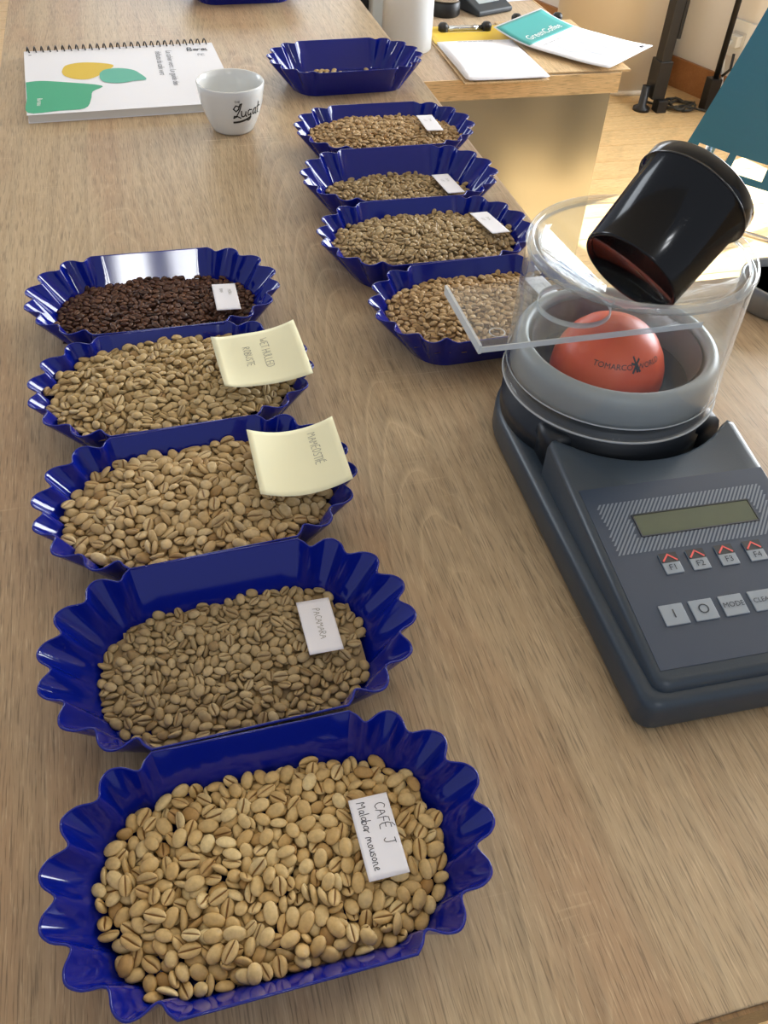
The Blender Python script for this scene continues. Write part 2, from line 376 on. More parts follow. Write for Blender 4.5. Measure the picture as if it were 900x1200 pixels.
M_BLACK = plain('matt_black', srgb(20, 20, 22), rough=.45)
M_WIRE = plain('black_wire', srgb(30, 28, 26), rough=.35)
M_METER = plain('slate_plastic', srgb(52, 64, 76), rough=.34, spec=.5, noise=.05, nscale=900, bump=.08)
M_METERDK = plain('dark_slate_plastic', srgb(30, 36, 44), rough=.4)
M_PANEL = plain('panel_film', srgb(42, 58, 80), rough=.30, spec=.5)
M_HATCH = plain('hatch_print', srgb(112, 124, 138), rough=.4)
M_LCD = plain('lcd_glass', srgb(74, 84, 62), rough=.12, spec=.5, noise=.08, nscale=80)
M_KEY = plain('grey_key', srgb(140, 150, 160), rough=.4)
M_KEYDK = plain('black_key_print', srgb(24, 26, 32), rough=.4)
M_KEYTXT = plain('key_lettering', srgb(36, 42, 52), rough=.5)
M_RED = plain('red_print', srgb(235, 92, 84), rough=.4)
M_RING = plain('grey_ring_plastic', srgb(160, 164, 164), rough=.35)
M_CHAMBER = plain('chamber_grey', srgb(128, 130, 130), rough=.4)
M_ORANGE = plain('orange_plastic', srgb(240, 92, 46), rough=.38, spec=.45)
M_CLEAR = clear_plastic('clear_acrylic', tint=(.965, .98, .985, 1), haze=.025)
M_CLEARRIM = clear_plastic('clear_acrylic_rim', tint=(.86, .89, .90, 1), haze=.16)
M_FROST = clear_plastic('frosted_edge', tint=(.82, .85, .86, 1), haze=.5)
M_STEEL = plain('brushed_steel', srgb(158, 157, 152), rough=.17, metal=1.0, noise=.05, nscale=8)
M_CHROME = plain('chrome', srgb(205, 208, 210), rough=.12, metal=1.0)
M_TEAL = plain('teal_plastic', srgb(46, 116, 150), rough=.2, spec=.5, coat=.3)
M_GREYDISH = plain('grey_metal', srgb(140, 142, 142), rough=.35, metal=.6)
M_CHAR = plain('charcoal', srgb(52, 58, 64), rough=.5)
M_GREEN = plain('green_print', srgb(52, 160, 120), rough=.6)
M_TEALPR = plain('teal_print', srgb(84, 172, 150), rough=.6)
M_YELPR = plain('yellow_print', srgb(212, 180, 44), rough=.6)
M_BOOKTEAL = plain('booklet_teal', srgb(70, 160, 158), rough=.5)
M_YELFOLD = plain('yellow_card', srgb(226, 192, 70), rough=.6)
M_BOARD = wood('clipboard_wood', srgb(222, 194, 150), srgb(204, 170, 124), srgb(206, 172, 130), sawmarks=False)
M_SCREEN = plain('grey_screen', srgb(168, 178, 180), rough=.2)
M_WHITEPR = plain('white_print', srgb(236, 238, 238), rough=.5)
M_CABLE = plain('cable_rubber', srgb(46, 46, 42), rough=.5)
M_WHITEPL = plain('white_plastic', srgb(226, 228, 226), rough=.35)
M_GLASS = clear_plastic('window_glass')

# ================================================================== setting
FLOOR_Z = -0.90
fl = MB().box(-3.5, 4.5, -1.5, 8.0, FLOOR_Z - .06, FLOOR_Z - .022).build('floor', plain('subfloor', srgb(90, 64, 38), .7)); fl['kind'] = 'structure'
pl_me = MB().box(-4.0, 4.0, 0.0, .137, -.02, 0.0).mesh('plank'); pl_me.materials.append(M_PINE)
for k in range(68):
    o = bpy.data.objects.new('plank', pl_me); COL.objects.link(o); o.parent = fl
    o.location = (0.5 + (0.013 * (k % 5)), -1.45 + .14 * k, FLOOR_Z)

# wall on the right with a tall window, baseboard
WP = Vector((2.379, 3.788, 0)); WD = Vector((.346, -.938, 0)).normalized(); WN = Vector((-WD.y, WD.x, 0)) * -1  # WN points into the room
if WN.x > 0: WN = -WN
def wallp(s, d, z): return tuple(WP + WD * s + WN * d + Vector((0, 0, z)))
def wall_box(mb, s0, s1, d0, d1, z0, z1):
    V = [wallp(s, d, z) for z in (z0, z1) for d in (d0, d1) for s in (s0, s1)]
    return mb.add(V, [(0, 2, 3, 1), (4, 5, 7, 6), (0, 1, 5, 4), (2, 6, 7, 3), (0, 4, 6, 2), (1, 3, 7, 5)])
CEIL = 2.10
WINS = ((.68, 1.69, -.60, .50), (1.85, 2.80, -.15, 1.10))
w = MB()
wall_box(w, -4.5, WINS[0][0], -.14, 0, FLOOR_Z, CEIL); wall_box(w, WINS[0][1], WINS[1][0], -.14, 0, FLOOR_Z, CEIL); wall_box(w, WINS[1][1], 6.5, -.14, 0, FLOOR_Z, CEIL)
for a0, a1, z0, z1 in WINS:
    wall_box(w, a0, a1, -.14, 0, FLOOR_Z, z0); wall_box(w, a0, a1, -.14, 0, z1, CEIL)
o = w.build('wall_right', M_WALL, fix=True); o['kind'] = 'structure'
b = MB(); wall_box(b, -4.5, 6.5, .001, .016, FLOOR_Z, FLOOR_Z + .12)
o = b.build('baseboard_right', M_BASEB, fix=True); o['kind'] = 'structure'
for nw, (a0, a1, z0, z1) in enumerate(WINS):
    win = bpy.data.objects.new('window_%d' % (nw + 1), None); COL.objects.link(win); win['kind'] = 'structure'
    f = MB()
    for s_ in (a0, a1 - .05): wall_box(f, s_, s_ + .05, -.10, -.04, z0, z1)
    for z in (z0, z1 - .05): wall_box(f, a0 + .05, a1 - .05, -.10, -.04, z, z + .05)
    f.build('window_frame', M_WHITEPL, win, fix=True)
    s_ = (a0 + a1) / 2
    wall_box(MB(), s_ - .025, s_ + .025, -.095, -.045, z0 + .05, z1 - .05).build('mullion', M_WHITEPL, win, fix=True)
    wall_box(MB(), a0 + .05, a1 - .05, -.074, -.070, z0 + .05, z1 - .05).build('pane', M_GLASS, win, fix=True)

wa = wallp(-4.5, -.13, 0); wz = wallp(6.4, -.13, 0)
o = MB().prism([(-3.0, -2.2), (wz[0], -2.2), (wz[0], wz[1]), (wa[0], wa[1]), (-3.0, wa[1])], CEIL, CEIL + .15).build('ceiling', M_WALL); o['kind'] = 'structure'

# round column
colm = thing('round_column', 'cream round column standing behind the counter beside the black stand', 'column', (2.145, 3.93, FLOOR_Z))
MB().lathe([(.27, 0.02), (.27, 2.9)], 64).build('shaft', M_CREAM, colm)
MB().lathe([(.276, 0), (.276, .018), (.27, .02)], 64).build('foot_ring', M_CREAM, colm)

# ================================================================== table
tb = thing('table', 'long oak laminate table that carries the blue bean trays', 'table', (0, 0, 0))
OUT = [(-.19, .09), (1.6, .09), (1.6, .778), (.455, .778), (.455, 2.6), (-.19, 2.6)]
MB().prism(OUT, -.036, 0.0).build('table_top', M_TABLE, tb, bevel=.0012, segs=2)
MB().box(-.192, 1.6, .0875, .0898, -.036, -.0012).build('edge_band', M_EDGE, tb)
MB().box(.4552, .4568, .780, 2.6, -.036, -.0008).build('edge_band', M_COUNTERTOP, tb)
for x, y in ((-.12, .16), (-.12, 2.5), (.38, 2.5), (1.52, .16), (1.52, .72)):
    MB().box(x - .03, x + .03, y - .03, y + .03, FLOOR_Z, -.037).build('leg', M_BLACK, tb, bevel=.003)

# ================================================================== counter behind the table
CZ = -.145
ct = thing('counter', 'low wooden counter with brushed steel end panel beside the table', 'counter', (0, 0, 0))
MB().box(.50, 1.03, 1.828, 4.2, CZ - .04, CZ).build('counter_top', M_COUNTERTOP, ct, bevel=.002)
MB().box(.498, 1.032, 1.8255, 1.8285, CZ - .041, CZ + .0003).build('front_edge', M_BIRCH, ct, 'pale birch front edge')
MB().box(1.0305, 1.0335, 1.8285, 4.2, CZ - .041, CZ + .0003).build('side_edge', M_BIRCH, ct)
MB().box(.51, 1.02, 1.8335, 1.8365, FLOOR_Z + .002, CZ - .041).build('steel_panel', M_STEEL, ct, 'brushed steel end panel', bevel=.0008)
MB().box(.512, 1.018, 1.838, 4.18, FLOOR_Z, CZ - .041).build('body', M_BIRCH, ct)

# things on the counter
def R2(p, a):
    c, s = math.cos(a), math.sin(a); return (p[0] * c - p[1] * s, p[0] * s + p[1] * c)
def clipboard(name, label, cx, cy, rz, w, h, paper, folder, group):
    t = thing(name, label, 'clipboard', (cx, cy, CZ), rz, group)
    MB().box(-w / 2, w / 2, -h / 2, h / 2, .0005, .0045).build('board', M_BOARD, t, bevel=.0008)
    z = .005
    if folder:
        MB().sheet(w * .98, .10, lambda x, y: z + .002 + .006 * max(0, y / .05) ** 2).xform(Matrix.Translation((0, h / 2 - .055, 0))).build('yellow_card', M_YELFOLD, t, 'yellow card under the clip')
    if paper:
        for k in range(3):
            MB().sheet(w * .95, h * .70, lambda x, y: z + .003 + .0006 * k + .0012 * math.sin(x * 18 + k) * math.sin(y * 11)).xform(Matrix.Translation((.002 * k, -h * .13 - .002 * k, 0)) @ Matrix.Rotation(math.radians(k * .5), 4, 'Z')).build('paper_sheet', M_PAPER, t)
        t2 = MB()
        for q in range(7): ribbon(t2, [[(-w * .22 + .012 * q, h * .18), (-w * .22 + .012 * q + .008, h * .181)]], .0022, lambda a, b_: (a, b_, z + .0068))
        t2.build('printed_line', M_GREYINK, t)
    MB().tube([(-.052, h / 2 - .022, .014), (.052, h / 2 - .022, .014)], .006, 12).build('clip_bar', M_CHROME, t)
    for s in (-1, 1):
        MB().lathe([(.0, -.009), (.011, -.008), (.012, .006), (.008, .011), (0, .012)], 16).xform(Matrix.Translation((s * .052, h / 2 - .022, .0145))).build('clip_end', M_BLACK, t)
    MB().box(-.05, .05, h / 2 - .032, h / 2 - .012, .0045, .009).build('clip_plate', M_CHROME, t, bevel=.001)
    return t
clipboard('clipboard', 'clipboard with white sheets and a yellow card on the counter', .762, 1.962, -1.5, .186, .335, True, True, None)
clipboard('clipboard', 'bare wooden clipboard lying half under the teal booklet', .960, 2.005, -1.0, .196, .345, False, False, None)
bk = thing('booklet', 'white booklet with a teal head reading Green Coffee on the counter', 'booklet', (.982, 1.987, CZ), 126)
# local x runs across the sheet, local +y towards its teal head
fzb = lambda x, y: .013 + .020 * max(0, (y - .02) / .13) ** 2 + .004 * max(0, (-y - .06) / .09) ** 2
mbk = MB().sheet(.205, .297, fzb, .0012, 10, 24)
bk.rotation_euler = (0, 0, math.radians(37))
mbk.build('pages', M_PAPER, bk)
MB().sheet(.197, .092, lambda x, y: fzb(x, y + .0985) + .0014, .0002, 10, 12).xform(Matrix.Translation((0, .0985, 0))).build('teal_head', M_BOOKTEAL, bk, 'teal printed head of the page')
V, F = text_mesh('GreenCoffee', .027)
tm = MB().add([(x, y + .075, fzb(x, y + .075) + .0022) for x, y, z in V], F); tm.build('lettering', M_WHITEPR, bk, 'white lettering Green Coffee')
V, F = text_mesh('Specialty coffee and training', .0075)
MB().add([(x - .035, y + .033, fzb(x, y + .033) + .0016) for x, y, z in V], F).build('lettering', M_GREYINK, bk)
for mx_, my_, ma, mb_ in ((-.045, -.02, .020, .030), (-.02, -.07, .014, .028), (.03, -.02, .022, .026), (.035, -.075, .016, .024), (.07, -.05, .012, .018)):
    el = [(mx_ + ma * math.cos(k * .5236) * (1 + .25 * math.sin(k * 2.1)), my_ + mb_ * math.sin(k * .5236) * (1 + .2 * math.cos(k * 3.3))) for k in range(12)]
    MB().add([(x, y, fzb(x, y) + .0016) for x, y in el], [tuple(range(12))]).build('map_print', plain('pale_grey_print', srgb(206, 210, 218), .7), bk)
MB().box(.075, .085, -.137, -.130, .0145, .0186).build('printed_mark', M_GREYINK, bk)
pp = MB().sheet(.21, .15, lambda x, y: .0006 + .0012 * math.sin(x * 20), .0003).build('paper_sheet', M_PAPER)
pp.location = (1.0 - .02, 2.42, CZ); pp.rotation_euler = (0, 0, .05); tag(pp, 'loose white sheet at the far end of the counter', 'paper')

wc = thing('white_canister', 'tall white cylinder standing on the counter by the table edge', 'canister', (.606, 2.034, CZ))
MB().lathe([(0, 0), (.052, 0), (.055, .003), (.055, .44), (.052, .445), (0, .445)], 48).build('body', M_WHITEPL, wc)
MB().lathe([(.0, .4455), (.045, .4455), (.045, .46), (.04, .465), (0, .465)], 32).build('lid', M_WHITEPL, wc)
wb = thing('upright_box', 'slim light grey upright box just behind the white cylinder', 'box', (.575, 2.155, CZ))
MB().box(-.028, .035, -.035, .05, .004, .42).build('body', plain('light_grey_plastic', srgb(206, 210, 208), .45), wb, bevel=.004)
MB().box(-.050, -.029, -.01, .04, .0, .40).build('side_panel', M_BLACK, wb, bevel=.002)
pf = thing('portafilter', 'black and chrome coffee portafilter standing on the counter', 'portafilter', (.765, 2.262, CZ))
MB().lathe([(0, 0), (.036, 0), (.038, .004), (.037, .03), (.033, .034), (0, .034)], 32).build('base', M_BLACK, pf)
MB().lathe([(.0, .0345), (.041, .0345), (.043, .038), (.043, .062), (.038, .066), (.034, .052), (0, .05)], 32).build('basket', M_CHROME, pf)
MB().tube([(.02, .05, .05), (.04, .12, .058), (.045, .18, .055)], [.009, .012, .014], 12).build('handle', M_BLACK, pf)
MB().tube([(-.03, -.033, .05), (-.005, -.047, .047), (.03, -.035, .05)], .004, 8).build('spout', M_CHROME, pf)
sc_ = thing('digital_scale', 'small dark digital scale with grey display on the counter', 'scale', (.875, 2.285, CZ), 22)
MB().add([(-.055, -.045, .001), (.055, -.045, .001), (.055, .05, .001), (-.055, .05, .001), (-.055, -.045, .012), (.055, -.045, .012), (.055, .05, .045), (-.055, .05, .045)],
         [(3, 2, 1, 0), (4, 5, 6, 7), (0, 1, 5, 4), (1, 2, 6, 5), (2, 3, 7, 6), (3, 0, 4, 7)]).build('body', M_CHAR, sc_, bevel=.004)
MB().add([(x, y, .012 + (y + .045) * .347 + dz) for x, y, dz in ((-.035, -.02, .001), (.03, -.02, .001), (.03, .03, .001), (-.035, .03, .001))], [(0, 1, 2, 3)]).build('display', M_SCREEN, sc_, 'grey display')

# ================================================================== black stand, cable, socket
st = thing('equipment_stand', 'black metal stand with two thin poles standing by the wall', 'stand', (0, 0, 0))
MB().box(2.135, 2.18, 3.475, 3.53, FLOOR_Z + .10, 1.2).build('post', M_BLACK, st, bevel=.004)
MB().box(2.190, 2.206, 3.49, 3.506, FLOOR_Z + .28, 1.2).build('rod', M_BLACK, st, bevel=.002)
MB().box(2.13, 2.19, 3.47, 3.545, FLOOR_Z + .05, FLOOR_Z + .20).build('foot_bracket', M_BLACK, st, bevel=.004)
MB().lathe([(0, 0), (.036, 0), (.036, .012), (.018, .022), (.016, .10), (0, .10)], 24).xform(Matrix.Translation((2.108, 3.50, FLOOR_Z))).build('foot', M_BLACK, st)
MB().box(2.155, 2.20, 3.45, 3.50, FLOOR_Z, FLOOR_Z + .05).build('foot', M_BLACK, st, bevel=.003)
MB().tube([(2.405, 3.465, FLOOR_Z + .02), (2.41, 3.46, 1.2)], .012, 12).build('pole', M_BLACK, st)
MB().box(2.375, 2.425, 3.44, 3.49, FLOOR_Z, FLOOR_Z + .13).build('foot_bracket', M_BLACK, st, bevel=.003)
MB().tube([(2.42, 3.45, FLOOR_Z + .14), (2.445, 3.44, FLOOR_Z + .17), (2.44, 3.44, FLOOR_Z + .23)], .006, 8).build('lever', M_BLACK, st)
MB().box(2.12, 2.43, 3.475, 3.50, 1.2, 1.24).build('crossbar', M_BLACK, st, bevel=.003)
path = []
for k in range(58):
    a = k * .33; r_ = .055 + .016 * math.sin(k * .9)
    path.append((2.285 + r_ * math.cos(a), 3.50 + r_ * 1.0 * math.sin(a), FLOOR_Z + .008 + .012 * (k / 58) + .004 * math.sin(k * 1.7)))
pth = [(2.17, 3.57, FLOOR_Z + .006), (2.19, 3.53, FLOOR_Z + .007), (2.22, 3.49, FLOOR_Z + .008)] + path + [(2.34, 3.45, FLOOR_Z + .012), (2.39, 3.43, FLOOR_Z + .006)]
cb = MB().tube(pth, .0052, 8).build('cable', M_CABLE); tag(cb, 'black cable coiled loosely on the floor between the stand poles', 'cable')
so = bpy.data.objects.new('power_socket', None); COL.objects.link(so); tag(so, 'white double power socket on the wall above the baseboard', 'socket')
S0 = .355
wall_box(MB(), S0 - .085, S0 + .085, .0005, .012, -.70, -.56).build('plate', M_WHITEPL, so, fix=True, bevel=.002)
for s in (-.04, .04):
    wall_box(MB(), S0 + s - .03, S0 + s + .03, .0122, .016, -.66, -.60).build('outlet', plain('socket_grey', srgb(206, 206, 204), .4), so, fix=True, bevel=.004)
wall_box(MB(), S0 - .065, S0 - .02, .016, .05, -.655, -.61).build('plug', M_WHITEPL, so, fix=True, bevel=.004)
MB().tube([wallp(S0 - .045, .05, -.63), wallp(S0 - .05, .075, -.66), wallp(S0 - .03, .06, -.78), wallp(S0 - .02, .04, FLOOR_Z + .02)], .006, 8).build('cord', M_WHITEPL, so)

# ================================================================== teal bar stool
ch = thing('bar_stool', 'teal plastic bar stool with slotted backrest behind the table', 'stool', (1.226, 1.828, FLOOR_Z), -47.5)
# local x along the backrest, local -y towards the table, z from the floor
BZ = .55; BW = .56; BH = .50
def back_pt(u, v, d=0.0):   # u 0..BW along the bottom, v 0..1 up
    sh = .155 * v
    x = sh + (BW - 2 * sh) * (u / BW)
    y = -.11 * v * v - .02 * v + .05 * ((u / BW - .5) * 2) ** 2 * 0.6 - .03
    return (x, y + d, BZ + BH * v)
slots = [(.028, .108), (.126, .206), (.224, .304), (.322, .402), (.420, .500)]
us = sorted(set([0, BW] + [a for s in slots for a in s] + [BW * k / 14 for k in range(15)]))
vs = [0, .028, .045, .07, .095, .112] + [.112 + (1 - .112) * k / 10 for k in range(1, 11)]
def in_slot(um, vm):
    return any(a < um < b for a, b in slots) and .028 < vm < .112
bmk = MB(); V = []; F = []; nu = len(us)
for d in (0, .006):
    for v in vs:
        for u in us: V.append(back_pt(u, v, d))
off = nu * len(vs); cellon = {}
for j in range(len(vs) - 1):
    for i in range(nu - 1):
        cellon[i, j] = not in_slot((us[i] + us[i + 1]) / 2, (vs[j] + vs[j + 1]) / 2)
for (i, j), on in cellon.items():
    if not on: continue
    a, b_, c_, d_ = j * nu + i, j * nu + i + 1, (j + 1) * nu + i + 1, (j + 1) * nu + i
    F += [(a, b_, c_, d_), (off + d_, off + c_, off + b_, off + a)]
    for (p, q), nbk in (((b_, a), (i, j - 1)), ((c_, b_), (i + 1, j)), ((d_, c_), (i, j + 1)), ((a, d_), (i - 1, j))):
        if not cellon.get(nbk, False): F.append((p, q, off + q, off + p))
MB().add(V, F, False).build('backrest', M_TEAL, ch)
MB().add([(.05, .0, .625), (BW - .05, .0, .625), (BW - .03, .40, .635), (.03, .40, .635), (.05, .0, .645), (BW - .05, .0, .645), (BW - .03, .40, .655), (.03, .40, .655)],
         [(3, 2, 1, 0), (4, 5, 6, 7), (0, 1, 5, 4), (1, 2, 6, 5), (2, 3, 7, 6), (3, 0, 4, 7)]).build('seat', M_TEAL, ch, bevel=.008)
for x0, y0, x1, y1 in ((.07, .02, .0, -.02), (BW - .07, .02, BW, -.02), (.07, .36, .0, .42), (BW - .07, .36, BW, .42)):
    MB().tube([(x1, y1, 0), (x0, y0, .627)], .011, 12).build('leg', M_CHROME, ch)
MB().tube([(.03, .39, .25), (BW - .03, .39, .25)], .009, 10).build('footrest', M_CHROME, ch)

# ================================================================== blue trays
HALF = [(.0585, .0715), (.0665, .0615), (.083, .0655), (.0895, .0490), (.108, .0430), (.1055, .0262), (.120, .0152), (.1125, .0)]
def catmull(P, n):
    out = []
    for i in range(len(P) - 1):
        p0 = P[max(i - 1, 0)]; p1 = P[i]; p2 = P[i + 1]; p3 = P[min(i + 2, len(P) - 1)]
        for k in range(n):
            t = k / n
            out.append(tuple(.5 * ((2 * p1[a]) + (-p0[a] + p2[a]) * t + (2 * p0[a] - 5 * p1[a] + 4 * p2[a] - p3[a]) * t * t + (-p0[a] + 3 * p1[a] - 3 * p2[a] + p3[a]) * t ** 3) for a in (0, 1)))
    out.append(P[-1]); return out
def rim_outline(n=4):
    end = HALF + [(x, -y) for x, y in HALF[-2::-1]]; E = []
    for i in range(len(end) - 1):
        a, b_ = end[i], end[i + 1]; E.append(a)
        mx, my = (a[0] + b_[0]) / 2, (a[1] + b_[1]) / 2
        l = math.hypot(mx - .045, my); k = .0006 if i in (0, len(end) - 2) else .0026
        E.append((mx + (mx - .045) / l * k, my + my / l * k))
    E.append(end[-1])
    R = catmull(E, n); Lf = [(-x, -y) for x, y in R]; ns = 10
    def seg(a, b_): return [(a[0] + (b_[0] - a[0]) * k / ns, a[1] + (b_[1] - a[1]) * k / ns) for k in range(1, ns)]
    return R + seg(R[-1], Lf[0]) + Lf + seg(Lf[-1], R[0])
def bottom_for(p):
    x, y = p
    if abs(x) <= .0586: return (x * .052 / .0585, math.copysign(.050, y))
    s = math.copysign(1, x); a = math.atan2(y, (abs(x) - .045)); a0 = math.atan2(.0715, .0135); t = a / a0 * math.pi / 2
    return (s * (.052 + .036 * abs(math.cos(t)) ** .9), .050 * math.copysign(abs(math.sin(t)) ** .9, math.sin(t)))
TRAY_H = .040
def tray_meshes():
    rim = rim_outline(4); bot = [bottom_for(p) for p in rim]; n = len(rim); K = 9; th = .0013
    inner = []; outer = []
    for k in range(K + 1):
        t = k / K
        inner.append([(b_[0] + (r[0] - b_[0]) * t, b_[1] + (r[1] - b_[1]) * t, th + (TRAY_H - th) * t + (.0016 if k == 0 else 0) * 0) for b_, r in zip(bot, rim)])
        outer.append([(x * (1 + th / .09), y * (1 + th / .06), (TRAY_H - .0002) * t) for x, y, z in inner[-1]])
    V = []; F = []
    for ring in inner + outer: V += ring
    V += [(0, 0, th), (0, 0, 0)]; ci = len(V) - 2; co = ci + 1; ob = (K + 1) * n
    for k in range(n):
        k2 = (k + 1) % n
        F.append((ci, k2, k)[::-1] if False else (ci, k, k2)); F.append((co, ob + k2, ob + k))
        for i in range(K):
            F.append((i * n + k, (i + 1) * n + k, (i + 1) * n + k2, i * n + k2))
            F.append((ob + i * n + k, ob + i * n + k2, ob + (i + 1) * n + k2, ob + (i + 1) * n + k))
        F.append((K * n + k, ob + K * n + k, ob + K * n + k2, K * n + k2))
    body = MB().add(V, F, True)
    lip = MB().tube([(x * 1.008, y * 1.010, TRAY_H) for x, y in rim], .0007, 6, closed=True)
    return body, lip
tb_body, tb_lip = tray_meshes()
def make_tray(label, loc, rz):
    t = thing('blue_tray', label, 'tray', (loc[0], loc[1], .0002), rz, 'blue fluted sample trays')
    return t
TRAYS = {
 't5': ('blue fluted tray nearest the camera, filled with large pale beans', (.016, .216), .8),
 't4': ('blue fluted tray half filled with grey-brown beans, second from the front', (.013, .3635), 1.9),
 't3': ('blue fluted tray under the yellow note, third from the front', (.007, .509), 3.4),
 't2': ('blue fluted tray brimming with beans, fourth from the front, beside the dark beans', (.001, .6545), 2.2),
 't1': ('blue fluted tray holding the dark roasted beans', (-.005, .800), -.4),
 'a': ('nearly empty blue fluted tray with a few loose beans, beside the cup', (.331, 1.436), 2.5),
 'b': ('blue fluted tray of beans just in front of the nearly empty tray', (.324, 1.164), -.3),
 'c': ('sparsely filled blue fluted tray, second in the far row of labelled trays', (.305, 1.019), -1.0),
 'd': ('full blue fluted tray, third in the far row, left of the clear hopper rim', (.296, .8735), .3),
 'e': ('blue fluted tray partly under the clear sliding plate', (.318, .7275), 2.0),
 'z': ('blue tray cut off by the top picture edge beyond the notebook', (.235, 1.905), 2.0),
}
proto = None; trays = {}
for key, (lab, loc, rz) in TRAYS.items():
    if proto is None:
        t = make_tray(lab, loc, rz)
        body = tb_body.build('tray_body', M_BLUE, t, fix=True)
        es = body.modifiers.new('es', 'EDGE_SPLIT'); es.split_angle = math.radians(48)
        tb_lip.build('rim', M_BLUE, t)
        proto = t
    else:
        t = copy_tree(proto); t['label'] = lab
        t.location = (loc[0], loc[1], .0002); t.rotation_euler = (0, 0, math.radians(rz))
    trays[key] = t

